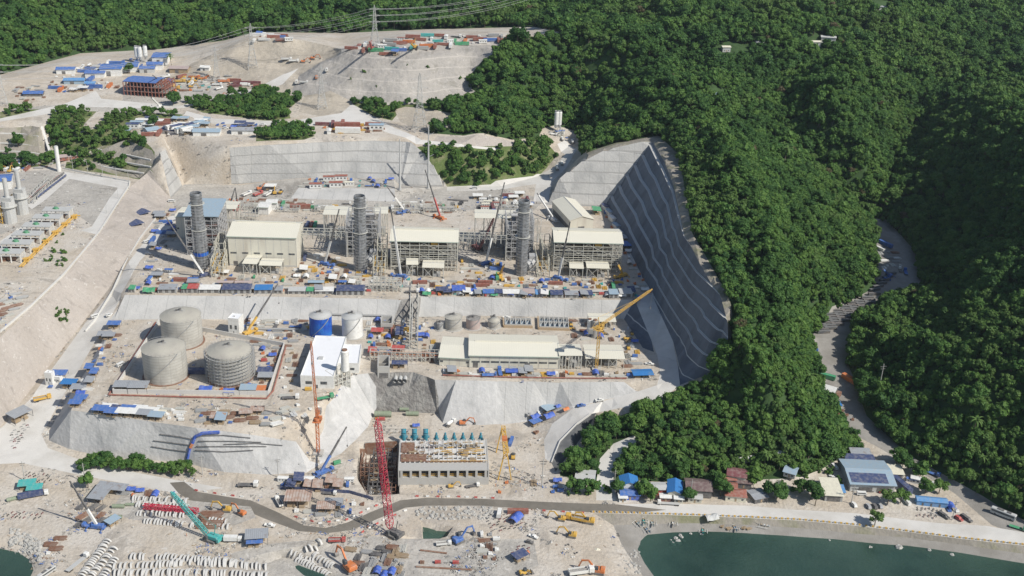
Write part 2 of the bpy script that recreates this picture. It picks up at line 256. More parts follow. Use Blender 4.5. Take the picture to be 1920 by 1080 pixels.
# ------------------------------------------------------------------ fine ground in regions
def P2(pts):
    return [(p if isinstance(p, Vector) else (at(*p) if len(p) == 3 else C(*p))) for p in pts]
TANKB = [(215,604,30),(180,680,30),(150,740,30),(133,769,30),(180,775,30),(280,790,30),(367,802,30)]
CUTB = [(1025,384,42),(1080,386,42),(1130,388,42),(1165,450,42),(1200,520,42),(1222,552,42),(1240,592,40),(1262,640,37),(1270,670,34),(1272,695,32),(1275,722,30),(1290,716,31)]
CUTT = [(1340,690,45),(1364,655,61),(1366,620,72),(1362,585,80),(1345,540,87),(1312,492,92),(1283,438,95),(1276,400,97),(1264,345,98),(1246,300,99),(1224,262,98),(1150,275,91),(1100,296,81),(1050,332,65),(1022,378,43)]
REG = [  # name, material key, roughness of the ground (m), polygon
 ('forest', 'forest', 1.5, [(-900,-120,150),(0,-130,150),(900,-130,160),(1500,-140,210),(2400,-120,210),(2500,500,130),(2500,900,60),(2150,1000,7),(1930,980,7),(1850,935),(1760,885),(1700,850,9),(1625,780,12),(1590,680,18),(1600,605,24),(1640,580,27),(1730,540,31),(1715,470,35),(1665,412),(1632,408),(1645,440),(1640,500,33),(1640,540,30),(1600,560),(1560,575),(1505,605),(1520,640),(1528,690),(1556,770),(1590,810),(1625,845),(1590,850,9),(1540,880),(1500,895),(1400,900),(1340,905),(1230,903),(1150,898),(1160,860),(1185,835),(1210,822),(1190,815),(1150,832),(1125,860),(1118,905),(1050,892),(1050,886),(1088,852),(1118,812),(1140,788),(1180,773),(1245,760),(1290,735,28),(1354,692,45),(1378,650,65),(1375,575,82),(1298,440,96),(1288,380,98),(1272,290,99),(1235,254,99),(1155,267,91),(1100,287,81),(1085,265),(1080,245,66),(1040,235),(1018,240),(1010,258),(960,262),(870,254),(810,250),(790,245),(850,238),(855,215),(815,210),(820,195),(905,186,90),(885,165,97),(880,140,108),(905,112,124),(980,72,136),(1000,75,140),(1050,60,148),(1000,50,125),(800,55,110),(640,62,105),(480,60,105),(420,76,105),(300,92,93),(150,100,90),(0,140,86),(-400,140,86)]),
 ('knoll', 'grass', 1.0, [(770,266,79),(860,272,76),(960,270,72),(1020,262,68),(1045,290,57),(1025,315,48),(1010,330,46),(940,348,43),(840,349,43),(825,330,50),(810,305,62),(790,280,72)]),
 ('grass', 'grass', .8, [(345,195),(360,185),(430,190),(440,172),(490,165),(520,150),(560,175),(565,185),(540,205),(545,222),(500,227),(430,217),(380,211)]),
 ('grass', 'grass', .8, [(480,245),(530,235),(560,225),(580,235),(590,255),(570,262),(480,265)]),
 ('grass', 'grass', .8, [(95,215),(150,190),(185,205),(165,225),(150,250),(180,240),(215,215),(200,200),(250,205),(345,215),(330,222),(260,220),(230,240),(250,255),(290,285),(290,300),(270,292),(200,275),(150,290),(100,280),(90,250)]),
 ('grass', 'grass', .8, [(420,122),(432,100),(450,95),(480,98),(520,85),(540,88),(500,103),(470,108),(497,125),(480,142),(430,136)]),
 ('grass', 'grass', .8, [(600,170),(650,165),(700,190),(740,200),(770,190),(815,195),(815,212),(752,204),(735,226),(700,218),(640,214)]),
 ('grass', 'grass', .8, [(0,210),(80,200),(70,215),(0,228)]),
 ('grass', 'grass', .5, [(-60,305),(0,285),(80,300),(100,292),(140,296),(0,322)]),
 ('bank', 'bank', .4, [(0,240),(60,236),(78,246),(85,282),(75,292),(0,288)]),
 ('bank', 'bank', .6, [(122,316),(150,296),(190,274),(235,262),(285,282),(300,300),(285,318),(262,334)]),
 ('grass', 'grass', .4, [(150,288),(225,300),(262,312),(255,320),(140,302)]),
 ('grass', 'grass', .4, [(125,303),(200,322),(290,325),(262,333),(122,315)]),
 ('spoil_heap', 'spoil', 1.6, [(545,178,87),(600,186,87),(660,190,87),(760,196,88),(830,190,88),(905,184,90),(885,165,97),(880,140,108),(905,112,124),(980,72,136),(900,64,138),(800,66,136),(700,76,132),(655,92,127),(640,100,122),(600,120,106),(560,140,98)]),
 ('bare_hill', 'cream', 1.2, [(300,150),(360,118),(400,100),(430,85),(470,70,123),(540,72,125),(580,78,122),(640,92,119),(640,100,122),(600,120,106),(560,140,98),(545,178),(450,165),(420,145)]),
 ('bare_earth', 'cream', .4, [(740,205),(760,200),(850,212),(850,238),(800,246),(775,240),(750,228)]),
 ('bare_earth', 'cream', .4, [(570,180),(620,170),(660,190),(670,215),(620,222),(560,210)]),
 ('earth_bank', 'pink', .3, [(820,254),(870,257),(960,265),(1005,262),(960,274),(880,275),(810,268)]),
 ('yard', 'dirt2', .15, [(0,205),(130,195),(230,190),(230,170),(330,150),(410,150),(450,170),(440,185),(330,190),(300,200),(345,215),(100,205)]),
 ('yard', 'dirt2', .15, [(0,322,55),(60,320,55),(120,318,55),(245,338),(235,350),(185,430),(140,400),(95,410),(0,440),(-150,460)]),
 ('dirt_floor', 'dirt2', .1, [(320,372,42),(345,346,42),(832,350,42),(940,349,43),(1020,375),(1000,395),(330,395)]),
 ('earth_bank', 'pink', .4, [(262,336,54),(245,350,54),(185,440,54),(160,470,53),(120,520,51),(60,580,49),(0,632,47),(-150,760,44),(-100,870,7),(0,800,9),(50,740,12),(105,670,18),(150,612,25),(205,540,34),(240,478,42),(290,420,42),(320,372,42)]),
 ('shotcrete_slope', 'shotb', 0, [(320,372,42),(345,346,42),(450,345,42),(600,344,42),(750,348,42),(832,350,42),(825,330,50),(810,305,62),(790,280,72),(762,262,80),(700,260,80),(600,263,80),(500,268,80),(430,275,79),(310,280,78),(300,286,78)]),
 ('retaining_slope', 'shot', 0, [(545,372,43),(740,378,43),(740,354,48),(560,352,48)]),
 ('shotcrete_slope', 'shot', 0, [(234,553,42),(330,554,42),(500,556,42),(690,560,42),(752,562,42),(738,600,30),(500,600,30),(330,598,30),(205,600,30)]),
 ('retaining_slope', 'rock', 0, [(752,562,42),(790,556,42),(785,594,30),(770,600,30),(738,600,30)]),
 ('shotcrete_slope', 'shot', 0, [(790,556,42),(1000,559,42),(1130,562,42),(1190,562,42),(1170,598,30),(1120,596,30),(900,592,30),(785,594,30)]),
 ('retaining_slope', 'shot_shade', 0, [(1190,562,42),(1170,598,30),(1205,652,30),(1226,660,30),(1222,640,31)]),
 ('crest_verge', 'bank', .2, [(1290,716,31),(1290,735,28),(1354,692,45),(1378,650,65),(1375,575,82),(1298,440,96),(1288,380,98),(1272,290,99),(1235,254,99),(1155,267,91),(1100,287,81)] + CUTT[-3::-1]),
 ('shotcrete_slope', 'shot_shade', 0, CUTB[2:] + CUTT[:11]),
 ('shotcrete_slope', 'shotb', 0, CUTB[:3] + [(1224,262,98),(1150,275,91),(1100,296,81),(1050,332,65),(1022,378,43)]),
 ('shotcrete_slope', 'shotn', .25, TANKB + [(345,868,6),(280,862,6),(200,858,6),(130,842,6),(92,826,6),(92,808,7),(125,750,13),(165,690,22),(205,612,29)]),
 ('shotcrete_slope', 'shotn', .2, [(367,802,30),(450,812,28),(555,828,22),(600,870),(575,886,7),(500,890,6),(420,885,6),(345,868,6)]),
 ('shotcrete_slope', 'shotn', .3, [(640,722,30),(662,703,30),(690,700,30),(705,725),(706,765),(702,772,6),(690,800,6),(670,822,6),(640,850,6),(600,870),(592,830),(610,770),(632,740)]),
 ('rock_face', 'rock', 2.0, [(690,700,30),(740,698,30),(775,698,30),(800,706,30),(815,712,30),(822,745),(830,793,6),(820,775,6),(702,772,6),(706,765),(705,725)]),
 ('shotcrete_slope', 'shotn', .12, [(815,712,30),(900,714,30),(1000,715,30),(1100,716,30),(1170,716,30),(1200,735),(1130,750),(1075,765,16),(1035,772,11),(1010,785,8),(990,790,7),(900,797,6),(830,793,6),(822,745)]),
 ('shotcrete_slope', 'shot', 0, [(935,714,30),(1000,715,30),(1100,716,30),(1150,716,30),(1165,740),(1130,749),(1075,764,16),(1035,771,11),(1010,784,8),(990,789,7),(945,793,6)]),
 ('retaining_slope', 'dark', 0, [(1034,868,6),(1050,828,10),(1082,795,14),(1108,776,17),(1120,782,14),(1105,800,9),(1072,845,7),(1042,884,5)]),
 ('concrete_road', 'pale', 0, [(1050,828,10),(1082,795,14),(1108,776,17),(1180,762,22),(1245,745,26),(1275,722,30),(1272,695,32),(1262,640,37),(1240,592,40),(1222,552,42),(1190,562,42),(1222,640,31),(1232,665),(1238,700),(1232,722,29),(1190,736,25),(1130,752,20),(1075,765,16),(1035,795),(1020,825),(1022,860),(1034,868,6)]),
 ('concrete_road', 'pale', 0, [(330,400),(300,415),(250,480),(210,545),(160,605),(112,672),(60,745),(5,800),(-60,830),(-60,875),(40,868),(90,878),(200,900),(330,925),(420,915),(330,900),(250,885),(150,862),(90,840),(78,815),(110,755),(150,690),(190,620),(225,562),(262,490),(310,435),(345,400)]),
 ('concrete_road', 'pale', 0, [(120,322),(245,340),(242,352),(200,408),(182,440),(150,432),(172,425),(205,372),(222,352),(130,335),(85,375),(60,392),(50,385)]),
 ('concrete_road', 'pale', 0, [(0,452),(60,412),(100,390),(140,385),(140,391),(105,397),(70,418),(0,462)]),
 ('dirt_road', 'pale', .1, [(120,195),(180,170),(190,185),(260,192),(340,197),(420,180),(530,140),(560,128),(530,158),(440,178),(345,202),(250,203),(160,200),(70,217),(0,228),(0,222)]),
 ('dirt_road', 'pale', .1, [(350,208),(400,222),(540,228),(640,212),(660,195),(690,212),(740,240),(790,262),(870,272),(940,278),(930,282),(860,276),(780,270),(730,250),(690,235),(560,236),(400,232),(345,215)]),
 ('dirt_road', 'pale', .1, [(838,350),(920,346),(1000,330),(1040,312),(1060,290),(1045,270),(1060,262),(1082,280),(1070,300),(1035,340),(1028,378),(1000,378),(1005,345),(930,356),(838,358)]),
 ('valley_floor', 'beach', .2, [(1632,408),(1665,412),(1715,470,35),(1730,540,31),(1640,580,27),(1600,605,24),(1590,680,18),(1625,780,12),(1700,850,9),(1760,885),(1850,935),(1930,980),(1930,1010),(1860,985),(1790,925,6),(1700,870,8),(1640,835,10),(1590,810),(1556,770),(1528,690),(1520,640),(1505,605),(1560,575),(1600,560),(1640,540,30),(1640,500,33),(1645,440)]),
 ('seabed', 'beach', .3, [(1330,1200,-6),(1290,1060,-5),(1310,1032,-4),(1500,1042,-4),(1700,1066,-4),(1850,1090,-4),(2150,1160,-4),(2400,1500,-6),(1400,1500,-6)]),
 ('beach', 'beach', .1, [(1150,985,3),(1230,982,2),(1300,981,2),(1400,984,2),(1500,990,2),(1600,1000,2),(1700,1008,2),(1800,1021,2),(1930,1040,2),(2150,1070,2),(2150,1160,-4),(1850,1090,-4),(1700,1066,-4),(1500,1042,-4),(1310,1032,-4),(1290,1060,-5),(1330,1200,-6),(1240,1200),(1205,1080),(1165,1020)]),
 ('sea_wall', 'bank', 0, [(1113,962,5),(1200,964,5),(1300,967,5),(1400,971,5),(1500,976,5),(1600,985,5),(1700,997,5),(1800,1010,5),(1930,1024,5),(2150,1050,5),(2150,1070,2),(1930,1040,2),(1800,1021,2),(1700,1008,2),(1600,1000,2),(1500,990,2),(1400,984,2),(1300,981,2),(1230,982,2),(1150,985,3)]),
 ('concrete_road', 'pale', 0, [(1150,946),(1250,944),(1400,948),(1480,955),(1600,962),(1650,968),(1750,980),(1850,985,6),(1930,1000,6),(1930,1024,5),(1800,1010,5),(1700,997,5),(1600,985,5),(1500,976,5),(1400,971,5),(1300,967,5),(1150,962)]),
 ('road', 'asphalt', 0, [(318,905),(345,903),(370,922),(430,932),(470,938),(520,960),(570,985),(610,990),(650,980),(700,958),(750,938),(800,933),(900,935),(1000,940),(1100,944),(1160,946),(1250,956),(1200,961),(1100,960),(1000,955),(900,948),(800,948),(760,952),(710,972),(660,994),(610,1000),(560,996),(500,974),(450,953),(400,944),(355,938),(335,925)]),
 ('concrete_road', 'pale', 0, [(1118,905),(1125,860),(1150,832),(1190,815),(1210,822),(1185,835),(1160,860),(1150,898),(1155,938),(1118,938)]),
 ('cove_bed', 'beach', .2, [(-200,1020,0),(0,1028,0),(35,1036,0),(58,1052,0),(62,1070,0),(55,1085,0),(60,1200,0),(-200,1200,-5)]),
 ('dirt_floor', 'dirt2', .3, [(700,1005),(760,1010),(1000,1010),(1010,1060),(960,1100),(480,1100),(430,1040),(500,1020),(620,1010)]),
 ('dirt_floor', 'dirt2', .25, [(230,925),(470,950),(480,970),(440,985),(250,975),(205,960)]),
]
RP = []
for nm, mk, rg, pts in REG:
    w = P2(pts); xs = [p.x for p in w]; ys = [p.y for p in w]
    RP.append((nm, mk, rg, [(p.x, p.y) for p in w], min(xs), max(xs), min(ys), max(ys), w))
def inside(x, y, poly):
    c = False; j = len(poly) - 1
    for i in range(len(poly)):
        a, b = poly[i], poly[j]
        if (a[1] > y) != (b[1] > y) and x < (b[0] - a[0]) * (y - a[1]) / (b[1] - a[1]) + a[0]: c = not c
        j = i
    return c
def region(x, y):
    for i in range(len(RP) - 1, -1, -1):
        r = RP[i]
        if r[4] <= x <= r[5] and r[6] <= y <= r[7] and inside(x, y, r[3]): return i
    return -1
BENCH = {}   # region index -> (level spacing, ledge)
for i, r in enumerate(RP):
    if r[0] == 'shotcrete_slope' and r[1] == 'shot_shade': BENCH[i] = (42, 8.6, 3.0 if r[1] == 'shot_shade' else 1.7)
    elif r[1] == 'shotb': BENCH[i] = (42, 9.0, 2.0)
def zbench(z, b):
    base, st, w = b
    if z <= base: return z
    k, f = divmod(z - base, st)
    return base + k * st + (0 if f < w else (f - w) * st / (st - w))
FSET = {i for i, r in enumerate(RP) if r[1] == 'forest'}
def fine():
    pts = []; edges = []
    def chain(w, close):
        s = len(pts); q = []
        n = len(w)
        for i in range(n if close else n - 1):
            a, b = w[i], w[(i + 1) % n]; L = (b.xy - a.xy).length; k = max(1, int(L / 9))
            for j in range(k): q.append(a.lerp(b, j / k))
        if not close: q.append(w[-1])
        pts.extend(q); edges.extend((s + i, s + i + 1) for i in range(len(q) - 1))
        if close: edges.append((s + len(q) - 1, s))
    for line in BL: chain([W(p) for p in line], False)
    for r in RP: chain(r[8], True)
    seen = set()
    for tri in cf:                                   # keep every crease of the coarse ground in the built area
        for i in range(3):
            e = (min(tri[i], tri[i-1]), max(tri[i], tri[i-1]))
            if e in seen: continue
            seen.add(e); a, b = cv[e[0]], cv[e[1]]
            if abs(a.x) < 420 and abs(b.x) < 420 and 480 < a.y < 1060 and 480 < b.y < 1060 and abs(a.z - b.z) > 4: chain([a, b], False)
    for tri in cf:                                   # terrace ledges of the stepped slopes
        a = [cv[i] for i in tri]; c = sum(a, Vector()) / 3; ri = region(c.x, c.y)
        if ri not in BENCH: continue
        base, st, w = BENCH[ri]; lo, hi = min(p.z for p in a), max(p.z for p in a)
        for k in range(0, 9):
            for lv in (base + k * st, base + k * st + w):
                if not lo < lv < hi or lv <= base: continue
                seg = []
                for i in range(3):
                    p, q = a[i], a[(i + 1) % 3]
                    if (p.z - lv) * (q.z - lv) < 0: seg.append(p.lerp(q, (lv - p.z) / (q.z - p.z)))
                if len(seg) == 2 and (seg[0] - seg[1]).length > .3: s = len(pts); pts.extend(seg); edges.append((s, s + 1))
    rnd = random.Random(3); y = 430.
    while y < 1750:
        st = 5.5 if y < 1010 else 9 if y < 1250 else 16
        x = -.5 * y - 60
        while x < .5 * y + 60:
            pts.append(Vector((x + rnd.uniform(-.4, .4) * st, y + rnd.uniform(-.4, .4) * st, 0))); x += st
        y += st
    pts.extend(cv)
    v, e, f, ov, oe = cdt(pts, edges)
    reg = [[] for _ in range(len(RP) + 1)]; vr = {}
    for t in f:
        cx = sum(v[i].x for i in t) / 3; cy = sum(v[i].y for i in t) / 3; ri = region(cx, cy)
        reg[ri].append(t)
        for i in t: vr.setdefault(i, set()).add(ri)
    vs = []
    for i, p in enumerate(v):
        z = cz(p.x, p.y); rs = vr.get(i, {-1})
        bs = [BENCH[r] for r in rs if r in BENCH]
        if bs: z = zbench(z + .01, bs[0])
        rg = min((RP[r][2] if r >= 0 else .06) for r in rs)
        if rg: z += rg * 2 * noise.fractal(Vector((p.x * .05, p.y * .05, 3)), .7, 2.0, 4)
        if all(r in FSET for r in rs) and p.y < 1500 and z > 30:      # gullies and spurs under the trees
            k = 0
            for dd in (14, 30):
                if all(region(p.x + a * dd, p.y + b * dd) in FSET for a, b in ((1, 0), (-1, 0), (0, 1), (0, -1))): k += .5
            z += k * (17 * noise.noise(Vector((p.x * .013, p.y * .009, 5))) + 9 * noise.noise(Vector((p.x * .035, p.y * .02, 8))))
        vs.append(Vector((p.x, p.y, z)))
    return vs, f, reg
FV, FF, FREG = fine()
GB = BVHTree.FromPolygons(FV, FF)
def G(px, py):
    h = GB.ray_cast(Vector((0, 0, CAMH)), ray(px, py)); return h[0] if h[0] else at(px, py, 20)
def gz(x, y):
    h = GB.ray_cast(Vector((x, y, 1000)), Vector((0, 0, -1))); return h[0].z if h[0] else 0
def link(o): scene.collection.objects.link(o); return o
def ground():
    groups = {}
    for i, tris in enumerate(FREG):
        if not tris: continue
        nm, mk = (RP[i][0], RP[i][1]) if i < len(RP) else ('ground', 'dirt')
        groups.setdefault((nm, mk), []).extend(tris)
    for (nm, mk), tris in groups.items():
        ids = {}; vv = []; ff = []
        for t in tris:
            for i in t:
                if i not in ids: ids[i] = len(vv); vv.append(FV[i])
            ff.append([ids[i] for i in t])
        me = bpy.data.meshes.new(nm); me.from_pydata(vv, [], ff); me.materials.append(M[mk])
        if mk in ('forest', 'grass', 'spoil', 'cream', 'dirt', 'beach'): me.shade_smooth()
        o = link(bpy.data.objects.new({'forest': 'forest_floor'}.get(nm, nm), me)); o['kind'] = 'structure'
ground()
# water
wm = mat('sea water', (.035, .075, .060), .16, .3, .03, (.06, .11, .085), .5, .014, spec=.5, bump=.35, bsc=.45)
_n = wm.node_tree.nodes; _t = _n.new('ShaderNodeBsdfTransparent'); _t.inputs[0].default_value = (.55, .78, .68, 1); _x = _n.new('ShaderNodeMixShader'); _x.inputs[0].default_value = .7
wm.node_tree.links.new(_t.outputs[0], _x.inputs[1]); wm.node_tree.links.new(_n['Principled BSDF'].outputs[0], _x.inputs[2]); wm.node_tree.links.new(_x.outputs[0], _n['Material Output'].inputs[0])
def water_sheet(pts, z):
    me = bpy.data.meshes.new('sea'); me.from_pydata([(p[0], p[1], z) for p in pts], [], [list(range(len(pts)))]); me.materials.append(wm)
    o = link(bpy.data.objects.new('sea', me)); o['kind'] = 'structure'; return o
water_sheet([(-900, -400), (900, -400), (900, 560), (100, 560), (60, 480), (-40, 440), (-110, 472), (-160, 440), (-190, 500), (-900, 540)], 0.0)
# ------------------------------------------------------------------ mesh building
class MB:
    """collects shapes into one mesh"""
    def __init__(s): s.v = []; s.f = []
    def add(s, vs, fs): k = len(s.v); s.v += [tuple(p) for p in vs]; s.f += [tuple(i + k for i in f) for f in fs]; return s
    def box(s, x0, x1, y0, y1, z0, z1):
        return s.add([(x0,y0,z0),(x1,y0,z0),(x1,y1,z0),(x0,y1,z0),(x0,y0,z1),(x1,y0,z1),(x1,y1,z1),(x0,y1,z1)], [(0,3,2,1),(4,5,6,7),(0,1,5,4),(1,2,6,5),(2,3,7,6),(3,0,4,7)])
    def beam(s, p, q, w, h=None, up=(0, 0, 1)):
        p, q = Vector(p), Vector(q); h = h or w; d = q - p
        if d.length < 1e-6: return s
        d.normalize(); u = Vector(up)
        if abs(d.dot(u)) > .98: u = Vector((1, 0, 0))
        a = d.cross(u).normalized(); b = a.cross(d).normalized(); a *= w / 2; b *= h / 2
        return s.add([p-a-b, p+a-b, p+a+b, p-a+b, q-a-b, q+a-b, q+a+b, q-a+b], [(0,3,2,1),(4,5,6,7),(0,1,5,4),(1,2,6,5),(2,3,7,6),(3,0,4,7)])
    def cyl(s, p, q, r0, r1=None, n=12, cap=True):
        p, q = Vector(p), Vector(q); r1 = r0 if r1 is None else r1; d = (q - p).normalized()
        a = d.cross(Vector((0, 0, 1)) if abs(d.z) < .9 else Vector((1, 0, 0))).normalized(); b = d.cross(a)
        vs = [c + (a * math.cos(t) + b * math.sin(t)) * r for c, r in ((p, r0), (q, r1)) for t in [2 * math.pi * i / n for i in range(n)]]
        fs = [(i, (i + 1) % n, n + (i + 1) % n, n + i) for i in range(n)]
        if cap: fs += [tuple(range(n - 1, -1, -1)), tuple(range(n, 2 * n))]
        return s.add(vs, fs)
    def lathe(s, prof, n=32, c=(0, 0)):
        vs = [(c[0] + r * math.cos(2*math.pi*i/n), c[1] + r * math.sin(2*math.pi*i/n), z) for r, z in prof for i in range(n)]
        return s.add(vs, [(k*n+i, k*n+(i+1)%n, (k+1)*n+(i+1)%n, (k+1)*n+i) for k in range(len(prof)-1) for i in range(n)])
    def prism(s, prof, y0, y1):
        """profile in x,z pushed along y"""
        n = len(prof); vs = [(x, y, z) for y in (y0, y1) for x, z in prof]
        return s.add(vs, [(i, (i+1) % n, n+(i+1) % n, n+i) for i in range(n)] + [tuple(range(n-1, -1, -1)), tuple(range(n, 2*n))])
    def prismx(s, prof, x0, x1):
        n = len(prof); vs = [(x, y, z) for x in (x0, x1) for y, z in prof]
        return s.add(vs, [(i, n+i, n+(i+1) % n, (i+1) % n) for i in range(n)] + [tuple(range(n)), tuple(range(2*n-1, n-1, -1))])
    def tube(s, pts, r, n=6):
        for a, b in zip(pts, pts[1:]): s.cyl(a, b, r, n=n)
        return s
    def lattice(s, p, q, w0, w1, k, t):
        """four chords with zigzag bracing"""
        p, q = Vector(p), Vector(q); d = (q - p).normalized()
        a = d.cross(Vector((0, 0, 1)) if abs(d.z) < .95 else Vector((0, 1, 0))).normalized(); b = d.cross(a)
        def c(f, i):
            w = (w0 + (w1 - w0) * f) / 2; sx, sy = ((-1,-1),(1,-1),(1,1),(-1,1))[i % 4]; return p.lerp(q, f) + a * w * sx + b * w * sy
        for i in range(4):
            s.beam(c(0, i), c(1, i), t * 1.4)
            for j in range(k):
                f0, f1 = j / k, (j + 1) / k
                s.beam(c(f0, i), c(f1, i + 1), t) if j % 2 else s.beam(c(f0, i + 1), c(f1, i), t)
                s.beam(c(f1, i), c(f1, i + 1), t)
        return s
    def frame(s, x0, x1, y0, y1, z0, z1, nx, ny, nz, t, brace=True, rnd=None, inner=False):
        """an open steel frame: columns, beams and crossed bays"""
        X = [x0 + (x1-x0)*i/nx for i in range(nx+1)]; Y = [y0 + (y1-y0)*i/ny for i in range(ny+1)]; Z = [z0 + (z1-z0)*i/nz for i in range(nz+1)]
        for i, x in enumerate(X):
            for j, y in enumerate(Y):
                if inner or i in (0, nx) or j in (0, ny): s.beam((x, y, z0), (x, y, z1), t * 1.3)
        for z in Z[1:]:
            for i, x in enumerate(X):
                if inner or i in (0, nx): s.beam((x, y0, z), (x, y1, z), t)
            for j, y in enumerate(Y):
                if inner or j in (0, ny): s.beam((x0, y, z), (x1, y, z), t)
        if brace:
            for k in range(nz):
                for i in range(nx):
                    for j in (0, ny):
                        if (i + k + j) % 3 == 0: s.beam((X[i], Y[j], Z[k]), (X[i+1], Y[j], Z[k+1]), t * .8); s.beam((X[i+1], Y[j], Z[k]), (X[i], Y[j], Z[k+1]), t * .8)
                for j in range(ny):
                    for i in (0, nx):
                        if (i + k + j) % 2 == 0: s.beam((X[i], Y[j], Z[k]), (X[i], Y[j+1], Z[k+1]), t * .8)
        return s
    def mesh(s, name, m, smooth=False):
        me = bpy.data.meshes.new(name); me.from_pydata(s.v, [], s.f)
        for x in (m if isinstance(m, (list, tuple)) else [m]): me.materials.append(x)
        if smooth: me.shade_smooth(); 
        return me
NAMES = {}
def prop(o, label, cat, group=None, kind=None):
    if label: o['label'] = label
    if cat: o['category'] = cat
    if group: o['group'] = group
    if kind: o['kind'] = kind
    return o
class Model:
    """a thing and its parts, ready to be set down any number of times"""
    def __init__(s, name): s.name = name; s.parts = []
    def part(s, name, mb, m, up=None, smooth=False):
        s.parts.append((name, mb.mesh(name, m, smooth), up)); return len(s.parts) - 1
    def put(s, loc, rz=0, label=None, cat=None, group=None, sc=1, simple=False):
        M4 = Matrix.Translation(loc) @ Matrix.Rotation(rz, 4, 'Z') @ Matrix.Scale(sc, 4)
        if len(s.parts) == 1: r = link(bpy.data.objects.new(s.name, s.parts[0][1]))
        else:
            r = link(bpy.data.objects.new(s.name, None)); obs = []; r.empty_display_size = .1
            for nm, me, up in s.parts:
                o = link(bpy.data.objects.new(nm, me)); o.parent = r if up is None else obs[up]; obs.append(o)
        r.matrix_world = M4; THINGS.append(r)
        return prop(r, label, cat, group)
THINGS = []
# ------------------------------------------------------------------ trees
M['leaf'] = foliage_mat('broadleaf foliage', (.046, .135, .034), (.105, .20, .044), (.15, .255, .055))
M['leafb'] = foliage_mat('bright foliage', (.085, .17, .042), (.125, .215, .055), (.145, .23, .065))
M['leafd'] = foliage_mat('dark foliage', (.030, .092, .028), (.065, .145, .036), (.09, .18, .04))
M['bark'] = mat('bark', (.16, .13, .10), .9, .2, 2)
M['flower'] = foliage_mat('dry rusty foliage', (.12, .10, .05), (.16, .11, .07), (.10, .12, .05))
def crown_mb(rnd, rad, ht, lobes, nleaf, ls, z0, droop=.3):
    mb = MB(); L = []; lobes = int(lobes * 1.5); nleaf = int(nleaf * 1.15); ls *= .88
    for i in range(lobes):
        a = rnd.uniform(0, 6.283); r = rad * (.15 + .55 * rnd.random() ** .6) if i else 0
        z = z0 + ht * (.35 + .45 * rnd.random()) - r * .25 if i else z0 + ht * .6
        L.append((Vector((math.cos(a) * r * 1.12, math.sin(a) * r * .95, z + rnd.uniform(-.8, .9))), rad * rnd.choice((.24, .3, .36, .42, .52))))
    for c, r in L:                                   # leafy mass of the lobe: a ragged low ball
        n, m = 7, 5; off = rnd.random() * 9; vs = []
        for j in range(m + 1):
            th = math.pi * j / m
            for i in range(n):
                ph = 2 * math.pi * (i + .5 * j) / n; d = Vector((math.sin(th) * math.cos(ph), math.sin(th) * math.sin(ph), math.cos(th) * .8))
                vs.append(c + d * r * .84 * (1 + .35 * noise.noise(d * 2.3 + Vector((off, 0, 0)))))
        mb.add(vs, [(j*n+i, (j+1)*n+i, (j+1)*n+(i+1) % n, j*n+(i+1) % n) for j in range(m) for i in range(n)])
    for k in range(nleaf):
        c, r = L[k % len(L)]
        d = Vector((rnd.gauss(0, 1), rnd.gauss(0, 1), rnd.gauss(.25, .9))).normalized()
        p = c + d * r * rnd.uniform(.78, 1.12); p.z = c.z + (p.z - c.z) * .85
        nrm = (d + Vector((rnd.gauss(0, .5), rnd.gauss(0, .5), rnd.gauss(.3, .5)))).normalized()
        a = nrm.cross(Vector((rnd.gauss(0, 1), rnd.gauss(0, 1), rnd.gauss(0, 1)))).normalized(); b = nrm.cross(a)
        s1 = ls * rnd.uniform(.6, 1.3); s2 = s1 * rnd.uniform(.5, .9)
        mb.add([p - a * s1, p - b * s2, p + a * s1, p + b * s2], [(0, 1, 2, 3)])
    return mb, L
def trunk_mb(rnd, L, h, r):
    mb = MB(); top = Vector((rnd.uniform(-.3, .3), rnd.uniform(-.3, .3), h)); mb.cyl((0, 0, -1.5), top, r, r * .6, 6)
    for c, rr in L[:5]: mb.cyl(top, c, r * .45, r * .15, 5)
    return mb
def palm_model(seed):
    rnd = random.Random(seed); t = Model('coconut_palm'); tr = MB(); top = Vector((rnd.uniform(-1, 1), rnd.uniform(-1, 1), 9.5))
    tr.cyl((0, 0, -1), top * .5, .28, .2, 6).cyl(top * .5, top, .2, .16, 6); cr = MB()
    for k in range(16):
        a = 2.4 * k; e = .9 - .09 * k; p = top.copy(); w = .75
        for j in range(4):
            d = Vector((math.cos(a) * math.cos(e), math.sin(a) * math.cos(e), math.sin(e))); q = p + d * 1.15; sd = Vector((-math.sin(a), math.cos(a), -.25)) * w; sd2 = Vector((math.sin(a), -math.cos(a), -.25)) * w
            w2 = w * .8; cr.add([p, q, q + sd * .8, p + sd], [(0, 1, 2, 3)]); cr.add([p, q, q + sd2 * .8, p + sd2], [(0, 3, 2, 1)]); p = q; e -= .45; w = w2
    t.part('trunk', tr, M['bark']); t.part('crown', cr, M['leafb']); return t
def tree_model(name, seed, rad, ht, lobes, nleaf, ls, key, th=3.0):
    rnd = random.Random(seed); t = Model(name); c, L = crown_mb(rnd, rad, ht, lobes, nleaf, ls, th)
    t.part('trunk', trunk_mb(rnd, L, th + ht * .25, .3), M['bark']); t.part('crown', c, M[key]); return t
